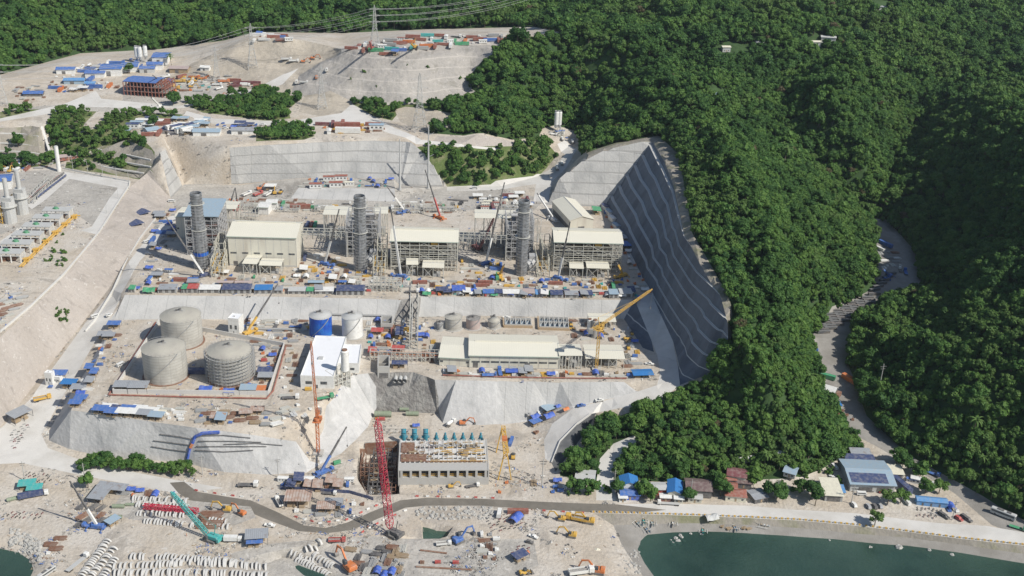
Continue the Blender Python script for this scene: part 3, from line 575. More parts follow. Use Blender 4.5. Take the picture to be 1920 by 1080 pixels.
TREES = [tree_model('broadleaf_tree', 11, 4.6, 6.5, 9, 520, .62, 'leaf'), tree_model('broadleaf_tree', 12, 5.4, 6.0, 11, 620, .62, 'leaf'),
         tree_model('broadleaf_tree', 13, 3.8, 7.5, 8, 460, .58, 'leafd'), tree_model('broadleaf_tree', 14, 4.4, 5.5, 8, 480, .6, 'leafd'),
         tree_model('broadleaf_tree', 15, 4.0, 6.0, 9, 520, .55, 'leafb'), tree_model('bamboo_clump', 16, 3.4, 7.5, 10, 560, .5, 'leafb', 2),
         tree_model('broadleaf_tree', 17, 5.8, 7.0, 12, 700, .65, 'leafd'), tree_model('broadleaf_tree', 18, 4.2, 5.6, 8, 420, .6, 'leaf')]
RUST = tree_model('rusty_tree', 19, 3.6, 5.5, 8, 420, .5, 'flower'); PALM = palm_model(4)
BUSH = [tree_model('bush', 31, 1.9, 2.2, 5, 170, .34, 'leaf', .2), tree_model('bush', 32, 1.5, 1.8, 5, 150, .32, 'leafb', .2)]
FREGIDX = [i for i, r in enumerate(RP) if r[1] == 'forest']; KNOLL = [i for i, r in enumerate(RP) if r[0] == 'knoll']
GRASSR = [i for i, r in enumerate(RP) if r[0] == 'grass']; BANKR = [i for i, r in enumerate(RP) if r[1] == 'bank' and r[0] == 'bank']
CLEAR = [(1640, 14, 28), ]
HOLES = [C(1350, 95), C(1395, 92), C(1375, 91), C(1545, 78), C(1520, 82), C(1345, 182), C(1640, 22), C(1665, 22), C(1660, 14), C(1355, 100), C(1380, 96), C(1630, 12)]
def forest_points():
    rnd = random.Random(77); out = []; y = 440.
    while y < 1900:
        st = 4.9 if y < 700 else 5.2 if y < 900 else 6.0 if y < 1150 else 7.6 if y < 1400 else 9.5
        x = -.5 * y - 60
        while x < .5 * y + 60:
            px, py = x + rnd.uniform(-.45, .45) * st, y + rnd.uniform(-.45, .45) * st; x += st
            ri = region(px, py)
            if ri in FREGIDX: dens = 1
            elif ri in KNOLL: dens = .93
            elif ri in GRASSR: dens = .85
            elif ri in BANKR: dens = .06
            else: continue
            z = gz(px, py); u, v = proj((px, py, z + 5))
            if not (-60 < u < 1980 and -60 < v < 1120) or rnd.random() > dens: continue
            if any(abs(px - h.x) < 9 and -16 < py - h.y < 10 for h in HOLES): continue
            zone = noise.noise(Vector((px * .011, py * .008, 7))) + .3 * noise.noise(Vector((px * .05, py * .05, 1)))
            r = rnd.random()
            if zone > .22: k = 5 if r < .55 else 4 if r < .8 else 7
            elif zone < -.2: k = 6 if r < .3 else 2 if r < .55 else 3 if r < .85 else 0
            else: k = rnd.choice((0, 1, 2, 3, 7, 1, 0, 6, 4))
            if r > .992: k = 8
            elif r > .984 and y < 1000: k = 9
            s = (rnd.uniform(.5, 1.05) if rnd.random() < .8 else rnd.uniform(1.0, 1.45)) * (st / 5.4) * (.82 if ri in GRASSR or ri in KNOLL else 1)
            if rnd.random() < .06 and k < 8: s *= 1.3
            if ri in GRASSR or ri in KNOLL: s = min(s, 1.05)
            out.append((px, py, z - .6 * s, k, s, rnd.uniform(0, 6.283)))
            gr = math.hypot(gz(px + 3, py) - z, gz(px, py + 3) - z) / 3
            for _k in range(0 if gr < .5 else 1 if gr < 1 else 2):
                qx, qy = px + rnd.uniform(-2.5, 2.5), py + rnd.uniform(-2.5, 2.5); out.append((qx, qy, gz(qx, qy) - .6 * s, rnd.choice((0, 1, 3, 7)), s * rnd.uniform(.7, 1), rnd.uniform(0, 6.283)))
        y += st
    return out
KINDS = TREES + [RUST, PALM]
KLAB = ['round leafy green tree', 'broad spreading green tree', 'tall dark green tree', 'dark dense green tree', 'light green leafy tree', 'feathery pale green bamboo clump', 'large dark spreading tree', 'mid green bushy tree', 'tree with dry rusty crown', 'coconut palm with drooping fronds']
def forest():
    pts = forest_points(); pts.sort(key=lambda p: p[0] ** 2 + p[1] ** 2 + (CAMH - p[2]) ** 2)
    near = [p for p in pts if p[1] < 1000][:230]; rest = pts[len(near):] if near == pts[:len(near)] else [p for p in pts if p not in near]
    for x, y, z, k, s, a in near:
        px, py = proj((x, y, z))
        where = 'in the wood above the coast houses' if px < 1600 else 'on the wooded slope right of the valley track'
        if px < 1180: where = 'in the grove beside the ramp road'
        t = KINDS[k]; t.put((x, y, z), a, KLAB[k] + ' ' + where, 'palm' if k == 9 else 'bamboo' if k == 5 else 'tree', 'trees ' + where, s)
    src = bpy.data.collections.new('forest_tree_kinds')
    for i, t in enumerate(KINDS):
        mb = bpy.data.meshes.new('tree_kind'); vs = []; fs = []; mi = []
        for j, (nm, me, up) in enumerate(t.parts):
            k = len(vs); vs += [tuple(v.co) for v in me.vertices]; fs += [tuple(q + k for q in p.vertices) for p in me.polygons]; mi += [j] * len(me.polygons); mb.materials.append(me.materials[0])
        mb.from_pydata(vs, [], fs); mb.polygons.foreach_set('material_index', mi)
        o = bpy.data.objects.new('kind_%02d' % i, mb); src.objects.link(o)
    for nm, grp in (('woodland', rest),):
        me = bpy.data.meshes.new(nm); me.from_pydata([p[:3] for p in grp], [], [])
        for an, ty, vals in (('idx', 'INT', [p[3] for p in grp]), ('scl', 'FLOAT', [p[4] for p in grp]), ('rot', 'FLOAT', [p[5] for p in grp])):
            a = me.attributes.new(an, ty, 'POINT'); a.data.foreach_set('value', vals)
        o = link(bpy.data.objects.new(nm, me)); o['kind'] = 'stuff'; prop(o, 'unbroken dark green tree cover over all the hills', 'forest')
        g = bpy.data.node_groups.new('scatter', 'GeometryNodeTree'); g.interface.new_socket('Geometry', in_out='INPUT', socket_type='NodeSocketGeometry'); g.interface.new_socket('Geometry', in_out='OUTPUT', socket_type='NodeSocketGeometry')
        n = g.nodes; l = g.links; gi = n.new('NodeGroupInput'); go = n.new('NodeGroupOutput'); ip = n.new('GeometryNodeInstanceOnPoints'); ci = n.new('GeometryNodeCollectionInfo')
        ci.inputs['Collection'].default_value = src; ci.inputs['Separate Children'].default_value = True; ci.inputs['Reset Children'].default_value = True
        def attr(nm2, ty):
            a = n.new('GeometryNodeInputNamedAttribute'); a.data_type = ty; a.inputs['Name'].default_value = nm2; return a.outputs['Attribute']
        l.new(gi.outputs[0], ip.inputs['Points']); l.new(ci.outputs[0], ip.inputs['Instance']); ip.inputs['Pick Instance'].default_value = True
        l.new(attr('idx', 'INT'), ip.inputs['Instance Index']); l.new(attr('scl', 'FLOAT'), ip.inputs['Scale'])
        cx = n.new('ShaderNodeCombineXYZ'); l.new(attr('rot', 'FLOAT'), cx.inputs[2]); l.new(cx.outputs[0], ip.inputs['Rotation']); l.new(ip.outputs[0], go.inputs[0])
        md = o.modifiers.new('scatter', 'NODES'); md.node_group = g
    print('trees', len(pts))
forest()
def build_haze():
    mb = MB().box(-2600, 2600, -300, 2600, -8, 480); me = mb.mesh('haze', []); o = link(bpy.data.objects.new('haze', me)); o['kind'] = 'stuff'
    m = bpy.data.materials.new('haze'); m.use_nodes = True; n = m.node_tree.nodes; n.remove(n['Principled BSDF']); v = n.new('ShaderNodeVolumePrincipled')
    v.inputs['Color'].default_value = (.72, .85, 1, 1); v.inputs['Density'].default_value = .00003; v.inputs['Anisotropy'].default_value = .2
    m.node_tree.links.new(v.outputs[0], n['Material Output'].inputs['Volume']); me.materials.append(m)
# ------------------------------------------------------------------ paints
def paint(k, col, **kw):
    if k not in ('white', 'cream', 'whiteroof', 'crimson', 'pumpblue'): col = tuple(c * .86 + g * .14 for c, g in zip(col, (.30, .28, .25)))      # site dust on the paint
    kw.setdefault('col2', tuple(c * .7 + g * .3 for c, g in zip(col, (.42, .39, .34)))); kw.setdefault('f2', .52); kw.setdefault('sc2', .5)
    kw.setdefault('rough', .55); kw.setdefault('var', .06); kw.setdefault('sc', .6); M[k] = mat(k, col, **kw); return M[k]
for k, c in dict(white=(.74,.74,.71), cream=(.70,.67,.54), cream2=(.62,.60,.50), wall=(.66,.635,.54), navy=(.018,.045,.15), blue=(.03,.14,.46), sky=(.08,.28,.58), teal=(.03,.42,.40), green=(.03,.32,.14),
                 red=(.46,.05,.045), crimson=(.52,.03,.07), orange=(.62,.17,.03), yellow=(.68,.40,.04), black=(.02,.02,.022), grey=(.36,.37,.37), dgrey=(.10,.10,.105), lgrey=(.52,.53,.52),
                 silver=(.42,.43,.44), steel=(.55,.55,.50), rust=(.22,.10,.055), rustred=(.30,.09,.06), wood=(.36,.26,.15), maroon=(.17,.035,.045), brownroof=(.13,.075,.075), lblue=(.30,.42,.52), ply=(.45,.33,.2), glass=(.03,.045,.06), tarpblue=(.02,.10,.50),
                 pipegreen=(.24,.30,.20), conc=(.48,.475,.45), dconc=(.30,.295,.28), pumpblue=(.03,.24,.33), palegreen=(.42,.52,.45), pinkroof=(.45,.36,.34), boat=(.45,.55,.55)).items():
    paint(k, c)
M['precast'] = mat('precast concrete', (.60, .59, .56), .9, .06, 1)
M['wall'] = mat('dusty cream cladding', (.66, .635, .54), .6, .05, .15, (.54, .50, .42), .58, .12, stretch=(1, 1, .15))
M['cladroof'] = lines_on(mat('cream sheet roof', (.70, .675, .57), .5, .03, .05), 0, 1.6, .12, (.62, .60, .50))
M['whiteroof'] = mat('white membrane roof', (.80, .81, .82), .6, .03, .2, (.66, .66, .66), .68, .15)
M['corr'] = lines_on(mat('corrugated grey sheet', (.40, .42, .44), .5, .12, .3, (.25, .16, .11), .62, .25, metal=.2), 0, .8, .1, (.26, .27, .28))
M['corrust'] = lines_on(mat('rusty corrugated sheet', (.42, .30, .24), .8, .2, .4, (.5, .47, .43), .5, .3), 0, 1.0, .15, (.25, .15, .1))
M['corrblue'] = lines_on(mat('blue corrugated sheet', (.05, .20, .48), .5, .08, .3, (.10, .22, .40), .6, .15), 0, 1.0, .12, (.03, .13, .36))
M['shellplate'] = lines_on(lines_on(mat('tank shell plates', (.46, .45, .41), .6, .10, .15, (.36, .35, .32), .55, .12), 2, 2.1, .16, (.27, .24, .20)), 0, 6.3, .14, (.31, .29, .26))
M['tankroof'] = mat('tank roof plates', (.44, .42, .36), .65, .12, .2, (.36, .34, .30), .55, .1)
M['stack'] = lines_on(mat('galvanised stack cladding', (.37, .385, .40), .42, .2, .35, (.22, .22, .22), .55, .3, metal=.5), 2, 2.4, .35, (.10, .10, .10))
M['bluewrap'] = mat('blue sheeting', (.02, .08, .42), .5, .2, .5, (.03, .16, .5), .5, .2, bump=.6, bsc=.8)
M['stone'] = mat('armour stone', (.42, .41, .38), .95, .18, .7, bump=.4, bsc=1)
M['dgrey2'] = mat('weathered dark steel', (.15, .155, .16), .7, .25, .4, (.24, .21, .18), .55, .3)
NAMEC = dict(white='white', cream='cream', navy='navy blue', blue='blue', sky='light blue', teal='teal', green='green', red='red', crimson='bright red', orange='orange', yellow='yellow', grey='grey', lgrey='pale grey',
             rustred='brick red', rust='rusty', corr='grey corrugated', corrust='rusty corrugated', corrblue='blue corrugated', tarpblue='bright blue', dgrey='dark grey', wood='timber', lblue='pale blue', silver='silver', maroon='dark red', brownroof='brown', black='black', conc='concrete', palegreen='pale green', pinkroof='faded pink', steel='pale steel', boat='pale green')
ML = {}
def model(key, fn, *a):
    if key not in ML: ML[key] = fn(*a)
    return ML[key]
def rbox(mb, x0, x1, y0, y1, z0, z1, c=.15):
    """box with its upright and top edges cut back"""
    pr = [(x0 + c, y0), (x1 - c, y0), (x1, y0 + c), (x1, y1 - c), (x1 - c, y1), (x0 + c, y1), (x0, y1 - c), (x0, y0 + c)]; n = 8; cx, cy = (x0+x1)/2, (y0+y1)/2
    vs = [(x, y, z0) for x, y in pr] + [(x, y, z1 - c) for x, y in pr] + [(cx + (x-cx)*(1 - 2*c/(x1-x0)), cy + (y-cy)*(1 - 2*c/(y1-y0)), z1) for x, y in pr]
    return mb.add(vs, [tuple(range(7, -1, -1)), tuple(range(16, 24))] + [(k*8+i, k*8+(i+1) % n, (k+1)*8+(i+1) % n, (k+1)*8+i) for k in range(2) for i in range(n)])
def wheels(t, xs, w, r=.5, up=None, nm='wheel'):
    for x in xs:
        for s in (-1, 1): t.part(nm, MB().cyl((x, s * w / 2 - .15, r), (x, s * w / 2 + .15, r), r, n=10), M['black'], up)
def container(col):
    t = Model('shipping_container'); b = MB().box(-6.1, 6.1, -1.25, 1.25, .15, 2.65)
    for i in range(30):
        x = -5.9 + i * .405
        for s in (-1, 1): b.box(x, x + .2, s * 1.25 - .05, s * 1.25 + .05, .3, 2.5)
    t.part('body', b, M[col]); d = MB()
    for s in (-1, 1): d.box(6.1, 6.16, .06 if s > 0 else -1.2, 1.2 if s > 0 else -.06, .25, 2.55)
    for y in (-.9, -.4, .4, .9): d.cyl((6.2, y, .3), (6.2, y, 2.5), .04, n=5)
    t.part('door', d, M[col]); r = MB()
    for x in (-6.1, 6.0): r.box(x, x + .1, -1.27, 1.27, 2.6, 2.72)
    for y in (-1.27, 1.17): r.box(-6.1, 6.1, y, y + .1, 2.6, 2.72)
    t.part('top_rail', r, M[col]); return t
def cabin(roof, wall='white', L=7, W=3, H=2.7):
    t = Model('site_cabin'); b = MB().box(-L/2, L/2, -W/2, W/2, 0, H); t.part('wall', b, M[wall])
    t.part('roof', MB().prismx([(-W/2-.3, H+.02), (W/2+.3, H+.02), (W/2+.3, H+.12), (0, H+.5), (-W/2-.3, H+.12)], -L/2-.3, L/2+.3), M[roof])
    for x in (-L*.3, 0, L*.3): t.part('window', MB().box(x-.5, x+.5, -W/2-.05, -W/2+.02, 1.1, 1.9), M['glass'], 0)
    t.part('door', MB().box(L/2-.02, L/2+.05, -.5, .4, 0, 2.1), M['grey']); return t
def shed(roof, L=9, W=6, H=3.2, tilt=.5):
    """open shelter: sheet roof on posts with things under it"""
    t = Model('work_shelter'); t.part('roof', MB().prismx([(-W/2, H), (W/2, H+tilt), (W/2, H+tilt+.12), (-W/2, H+.12)], -L/2, L/2), M[roof]); p = MB()
    for x in (-L/2+.2, 0, L/2-.2):
        for y in (-W/2+.2, W/2-.2): p.beam((x, y, -.3), (x, y, H + (tilt if y > 0 else 0)), .16)
        p.beam((x, -W/2+.2, H-.1), (x, W/2-.2, H+tilt-.1), .14)
    t.part('frame', p, M['dgrey']); q = MB().box(-L*.4, -L*.1, -W*.3, W*.2, 0, 1.1).box(.2, L*.35, -W*.1, W*.35, 0, 1.5).box(L*.05, L*.25, -W*.4, -W*.25, 0, .8)
    t.part('work_bench', q, M['wood']); return t
def tent(col, L=6, W=4.5):
    t = Model('tarpaulin_tent'); n, m = 9, 7; rnd = random.Random(hash(col) % 99); vs = []
    for j in range(m):
        for i in range(n):
            x = -L/2 + L*i/(n-1); y = -W/2 + W*j/(m-1); vs.append((x, y, 1.3 + 1.5*math.cos(y/W*math.pi*.95) + rnd.uniform(-.12, .12) - .15*math.cos(x/L*9)))
    cov = MB().add(vs, [(j*n+i, j*n+i+1, (j+1)*n+i+1, (j+1)*n+i) for j in range(m-1) for i in range(n-1)])
    t.part('tarpaulin', cov, M[col]); p = MB()
    for x in (-L/2+.1, 0, L/2-.1):
        for s in (-1, 1): p.beam((x, s*W/2*.97, -.2), (x, s*W/2*.97, 1.4), .1)
        p.beam((x, 0, -.2), (x, 0, 2.7), .1)
    t.part('pole', p, M['dgrey']); return t
def car(col, kind):
    t = Model({'pickup': 'pickup_truck', 'van': 'passenger_van', 'suv': 'parked_car'}[kind]); b = MB(); L = 5.2
    if kind == 'van':
        b.prismx([(-.9, .35), (.9, .35), (.95, 1.2), (.8, 2.15), (-.8, 2.15), (-.95, 1.2)], -2.5, 2.2).prismx([(-.9, .35), (.9, .35), (.9, 1.15), (-.9, 1.15)], 2.2, 2.65)
        g = MB().box(-2.2, 1.8, -.96, .96, 1.3, 1.85).prism([(2.2, 1.2), (2.3, 1.2), (2.22, 2.0)], -.75, .75)
    elif kind == 'suv':
        rbox(b, -2.3, 2.3, -.92, .92, .3, 1.05, .12); b.prism([(-2.1, 1.0), (1.2, 1.0), (.5, 1.65), (-1.8, 1.65)], -.8, .8); g = MB().prism([(-1.95, 1.05), (1.05, 1.05), (.45, 1.55), (-1.7, 1.55)], -.82, .82)
    else:
        b.box(-2.6, -.6, -.92, -.82, .4, 1.15).box(-2.6, -.6, .82, .92, .4, 1.15).box(-2.6, -2.5, -.92, .92, .4, 1.1).box(-2.6, 2.6, -.88, .88, .35, .62)
        rbox(b, 1.1, 2.6, -.92, .92, .35, 1.1, .12); b.prism([(-.6, .5), (1.3, .5), (1.3, 1.1), (.8, 1.7), (-.5, 1.7)], -.85, .85); g = MB().prism([(-.5, 1.1), (1.12, 1.1), (.75, 1.6), (-.42, 1.6)], -.87, .87)
    t.part('body', b, M[col]); t.part('window', g, M['glass']); wheels(t, (-1.6, 1.6), 1.8, .38); return t
def truck(cab, bed, L=9.5, load=None):
    """cab, chassis and an open tipper or box body"""
    t = Model('truck'); c = MB(); rbox(c, L/2-2.2, L/2, -1.2, 1.2, .7, 3.0, .2); cb = t.part('cab', c, M[cab]); t.part('windscreen', MB().box(L/2-.02, L/2+.04, -1.05, 1.05, 1.8, 2.6), M['glass'], cb)
    t.part('chassis', MB().box(-L/2, L/2-.3, -.6, .6, .6, .9), M['dgrey']); x0, x1 = -L/2, L/2-2.5; b = MB()
    if bed == 'tipper': b.box(x0, x1, -1.25, 1.25, .95, 1.1).box(x0, x1, -1.3, -1.15, 1.1, 2.3).box(x0, x1, 1.15, 1.3, 1.1, 2.3).box(x1-.15, x1, -1.25, 1.25, 1.1, 2.5).box(x0, x0+.15, -1.25, 1.25, 1.1, 2.2)
    elif bed == 'box': b.box(x0, x1, -1.3, 1.3, 1.0, 3.4)
    elif bed == 'mixer': b.cyl((x0+.3, 0, 2.6), (x0+2.2, 0, 2.2), .7, 1.35, 12).cyl((x0+2.2, 0, 2.2), (x1-.2, 0, 1.8), 1.35, .9, 12)
    else: b.box(x0, x1, -1.25, 1.25, .95, 1.15)
    t.part('cargo_bed', b, M[load or cab])
    if bed == 'tipper': t.part('load', MB().prismx([(-1.1, 1.6), (1.1, 1.6), (0, 2.35)], x0+.2, x1-.2), M['rock'])
    wheels(t, (-L/2+1, -L/2+2.3, L/2-1.3), 2.3, .52); return t
def bus():
    t = Model('coach'); b = MB(); rbox(b, -6, 6, -1.25, 1.25, .5, 3.3, .25); t.part('body', b, M['lgrey']); g = MB().box(-5.4, 5.3, -1.28, 1.28, 1.7, 2.7).box(5.98, 6.03, -1.1, 1.1, 1.5, 2.8)
    t.part('window', g, M['glass']); t.part('roof_unit', MB().box(-3, 0, -.8, .8, 3.3, 3.6).box(1.5, 3.5, -.8, .8, 3.3, 3.55), M['dgrey']); wheels(t, (-3.6, 3.9), 2.4, .5); return t
def excavator(col, fold=0):
    t = Model('excavator')
    for s in (-1, 1): t.part('track', MB().prism([(-2.1, .2), (-1.7, 0), (1.7, 0), (2.1, .2), (2.2, .5), (1.8, .95), (-1.8, .95), (-2.2, .5)], s*1.25-.3, s*1.25+.3), M['dgrey'])
    h = MB(); rbox(h, -2.3, 1.4, -1.4, 1.4, 1.0, 2.1, .15); rbox(h, -2.3, -.6, -1.3, 1.3, 2.1, 2.5, .15); b = t.part('house', h, M[col])
    c = MB(); rbox(c, .1, 1.6, .35, 1.4, 2.1, 3.3, .15); t.part('cab', c, M['glass'], b)
    a = MB().beam((1.2, 0, 1.6), (3.9, 0, 4.9), .45, .6).beam((3.9, 0, 4.9), (6.4, 0, 4.4), .4, .55); bo = t.part('boom', a, M[col]); a = MB().beam((6.1, 0, 4.8), (7.3, 0, 1.6), .35, .5); t.part('arm', a, M[col], bo)
    t.part('bucket', MB().prism([(6.5, .3), (7.6, .2), (7.7, 1.3), (7.1, 1.7), (6.6, 1.2)], -.6, .6), M['dgrey']); return t
def loader(col):
    t = Model('wheel_loader'); b = MB(); rbox(b, -2.8, .2, -1.1, 1.1, .8, 2.0, .15); t.part('body', b, M[col]); c = MB(); rbox(c, -.9, .5, -.8, .8, 2.0, 3.2, .1); t.part('cab', c, M['glass'])
    t.part('lift_arm', MB().beam((.4, -.6, 1.6), (2.8, -.6, .7), .25).beam((.4, .6, 1.6), (2.8, .6, .7), .25), M[col]); t.part('bucket', MB().prism([(2.6, .15), (3.9, .1), (3.2, .4), (2.8, 1.3)], -1.4, 1.4), M['dgrey']); wheels(t, (-1.9, 1.2), 2.1, .75); return t
def motorbike(col):
    mb = MB()
    for x in (-.62, .62): mb.cyl((x, -.06, .3), (x, .06, .3), .3, n=8)
    mb.beam((-.5, 0, .6), (.3, 0, .7), .28, .3).beam((-.75, 0, .82), (0, 0, .8), .26, .12).beam((.62, 0, .3), (.4, 0, 1.0), .1).beam((.4, -.33, 1.02), (.4, .33, 1.02), .06).beam((.5, 0, .75), (.55, 0, .95), .25, .2)
    t = Model('motorbike'); t.part('motorbike', mb, M[col]); return t
def person(col, leg='navy'):
    rnd = random.Random(3); t = Model('person'); mb = MB()
    mb.lathe([(.01, .80), (.17, .84), (.19, 1.0), (.17, 1.2), (.23, 1.42), (.12, 1.5), (.06, 1.53), (.06, 1.58), (.10, 1.64), (.11, 1.72), (.07, 1.81), (.01, 1.83)], 8)
    for s in (-1, 1): mb.cyl((s*.09, 0, .9), (s*.11, .06*s, .45), .10, .075, 7).cyl((s*.11, .06*s, .45), (s*.12, .12*s, .02), .075, .05, 7).cyl((s*.22, 0, 1.42), (s*.28, .03, 1.12), .06, .05, 6).cyl((s*.28, .03, 1.12), (s*.27, .12, .86), .05, .035, 6)
    t.part('body', mb, M[col]); t.part('helmet', MB().lathe([(.15, 1.73), (.13, 1.8), (.07, 1.87), (.01, 1.88)], 8), M['yellow']); return t
def stackpile(key, m, n=6, L=6, w=.5, seed=1):
    """loose stack of beams, tubes or boards"""
    rnd = random.Random(seed); mb = MB()
    for k in range(n):
        for j in range(3 if k < n/2 else 2):
            y = (k - n/2) * w * 1.15; z = .15 + j * w * .6; l = L * rnd.uniform(.75, 1.05); x = rnd.uniform(-.4, .4)
            mb.cyl((x-l/2, y, z), (x+l/2, y + rnd.uniform(-.1, .1), z), w*.3, n=6) if key == 'pipe_stack' else mb.box(x-l/2, x+l/2, y-w*.42, y+w*.42, z-w*.25, z+w*.25)
    t = Model(key); t.part('pile', mb, M[m]); return t
def crates(m, seed=1):
    rnd = random.Random(seed); t = Model('pallet_load'); mb = MB()
    for k in range(3): mb.box(-1.2, 1.2, -1.1 + k * 1.0, -.9 + k * 1.0, 0, .14)
    t.part('pallet', mb, M['wood']); b = MB()
    for i in range(2):
        for j in range(2): b.box(-1.15 + i*1.18, -.05 + i*1.18, -1.1 + j*1.12, -.02 + j*1.12, .15, .15 + rnd.uniform(.6, 1.6))
    t.part('load', b, M[m]); return t
def genset(col):
    t = Model('generator'); b = MB(); rbox(b, -1.9, 1.9, -.8, .8, .3, 2.0, .1); t.part('housing', b, M[col]); t.part('skid', MB().box(-2.1, 2.1, -.85, .85, .02, .28), M['dgrey']); t.part('exhaust', MB().cyl((1.2, 0, 2), (1.2, 0, 2.7), .12, n=6), M['dgrey']); return t
def toilet(col):
    t = Model('portable_toilet'); b = MB().box(-.55, .55, -.55, .55, .05, 2.1); t.part('cabin', b, M[col]); t.part('roof', MB().prismx([(-.6, 2.12), (.6, 2.12), (0, 2.4)], -.6, .6), M['white']); t.part('door', MB().box(-.4, .4, -.6, -.55, .15, 1.95), M['white']); return t
def bigpipe(m='pipegreen', L=9, r=1.6):
    mb = MB().cyl((-L/2, 0, r), (L/2, 0, r), r, n=18, cap=False).cyl((L/2, 0, r), (-L/2, 0, r), r*.9, n=18, cap=False)
    for i in range(int(L/1.5)): mb.cyl((-L/2 + .3 + i*1.5, 0, r), (-L/2 + .7 + i*1.5, 0, r), r*1.05, n=18, cap=False)
    t = Model('large_pipe'); t.part('pipe', mb, M[m], smooth=False); return t
def segment():
    """precast tunnel lining segment standing on its edge"""
    mb = MB(); n = 8; R0, R1 = 2.5, 2.1; vs = []
    for i in range(n + 1):
        a = math.pi * (.12 + .76 * i / n)
        for r in (R0, R1):
            for y in (-.42, .42): vs.append((r * math.cos(a), y, r * math.sin(a) - .75))
    fs = []
    for i in range(n):
        k = 4 * i; fs += [(k, k+1, k+5, k+4), (k+3, k+2, k+6, k+7), (k+2, k, k+4, k+6), (k+1, k+3, k+7, k+5)]
    fs += [(0, 2, 3, 1), (4*n, 4*n+1, 4*n+3, 4*n+2)]; t = Model('precast_segment'); t.part('segment', mb.add(vs, fs), M['precast']); return t
def boulder(seed, r=1):
    rnd = random.Random(seed); mb = MB(); n, m = 8, 6; vs = []
    for j in range(m + 1):
        for i in range(n):
            th, ph = math.pi*j/m, 2*math.pi*i/n; d = Vector((math.sin(th)*math.cos(ph), math.sin(th)*math.sin(ph), math.cos(th)*.7)); vs.append(d * r * (1 + .5*noise.noise(d*1.7 + Vector((seed*3.1, 0, 0)))))
    mb.add(vs, [(j*n+i, (j+1)*n+i, (j+1)*n+(i+1) % n, j*n+(i+1) % n) for j in range(m) for i in range(n)]); t = Model('boulder'); t.part('stone', mb, M['stone']); return t
def boat(col):
    t = Model('outrigger_boat'); mb = MB(); secs = [(-3.8, .1, .9), (-2.5, .5, .65), (0, .65, .6), (2.5, .5, .65), (4.2, .06, 1.1)]; vs = []
    for x, w, z in secs: vs += [(x, -w, z), (x, -w*.5, .1), (x, w*.5, .1), (x, w, z)]
    fs = [(4*k+i, 4*k+i+1, 4*k+5+i, 4*k+4+i) for k in range(4) for i in range(3)]; mb.add(vs, fs); t.part('hull', mb, M[col])
    for s in (-1, 1):
        o = MB().cyl((-2.6, s*2.1, .15), (2.8, s*2.1, .15), .1, n=6)
        for x in (-1.6, 1.6): o.cyl((x, 0, .7), (x, s*2.1, .2), .06, n=5)
        t.part('outrigger', o, M['white'])
    t.part('thwart', MB().box(-1.9, -1.5, -.55, .55, .55, .65).box(.6, 1.1, -.6, .6, .55, .65), M['wood']); return t
def crawler_crane(loc, rz, tip, col, name_label, group=None, w=2.0, base='dgrey', seg='white', k=24):
    """base under the slewing house; tip in world coordinates"""
    t = Model('crawler_crane')
    for s in (-1, 1): t.part('track', MB().prism([(-4, .3), (-3.4, 0), (3.4, 0), (4, .3), (4.1, .8), (3.4, 1.4), (-3.4, 1.4), (-4.1, .8)], s*2.8-.6, s*2.8+.6), M['dgrey'])
    h = MB(); rbox(h, -5, 1.8, -2, 2, 1.6, 3.8, .2); h.box(-6.4, -5, -2.6, 2.6, 1.4, 3.6); b = t.part('house', h, M[base]); c = MB(); rbox(c, .6, 2.6, 2.0, 3.4, 1.6, 3.9, .2); t.part('cab', c, M['glass'], b)
    R_ = Matrix.Rotation(-rz, 3, 'Z'); tp = R_ @ (Vector(tip) - Vector(loc)); foot = Vector((2, 0, 2.4))
    bo = MB().lattice(foot, foot.lerp(tp, .06), .5, w, 1, .22).lattice(foot.lerp(tp, .06), foot.lerp(tp, .94), w, w*.85, k, .2).lattice(foot.lerp(tp, .94), tp, w*.85, .4, 2, .2)
    bi = t.part('boom', bo, M[col]); mast = Vector((-3.5, 0, 11)); cab = MB().beam((-2, 0, 3.6), mast, .35).cyl(mast, tp, .07, n=4).cyl(mast + Vector((0, 1, 0)), tp, .07, n=4).cyl(mast, (-5.6, 0, 3.6), .08, n=4); t.part('mast_and_stays', cab, M[base])
    ln = MB().cyl(tp, tp - Vector((0, 0, tp.z*.55)), .06, n=4).box(tp.x-.4, tp.x+.4, tp.y-.4, tp.y+.4, tp.z*.45-1.4, tp.z*.45); t.part('hook_line', ln, M['dgrey'])
    return t.put(loc, rz, name_label, 'crane', group)
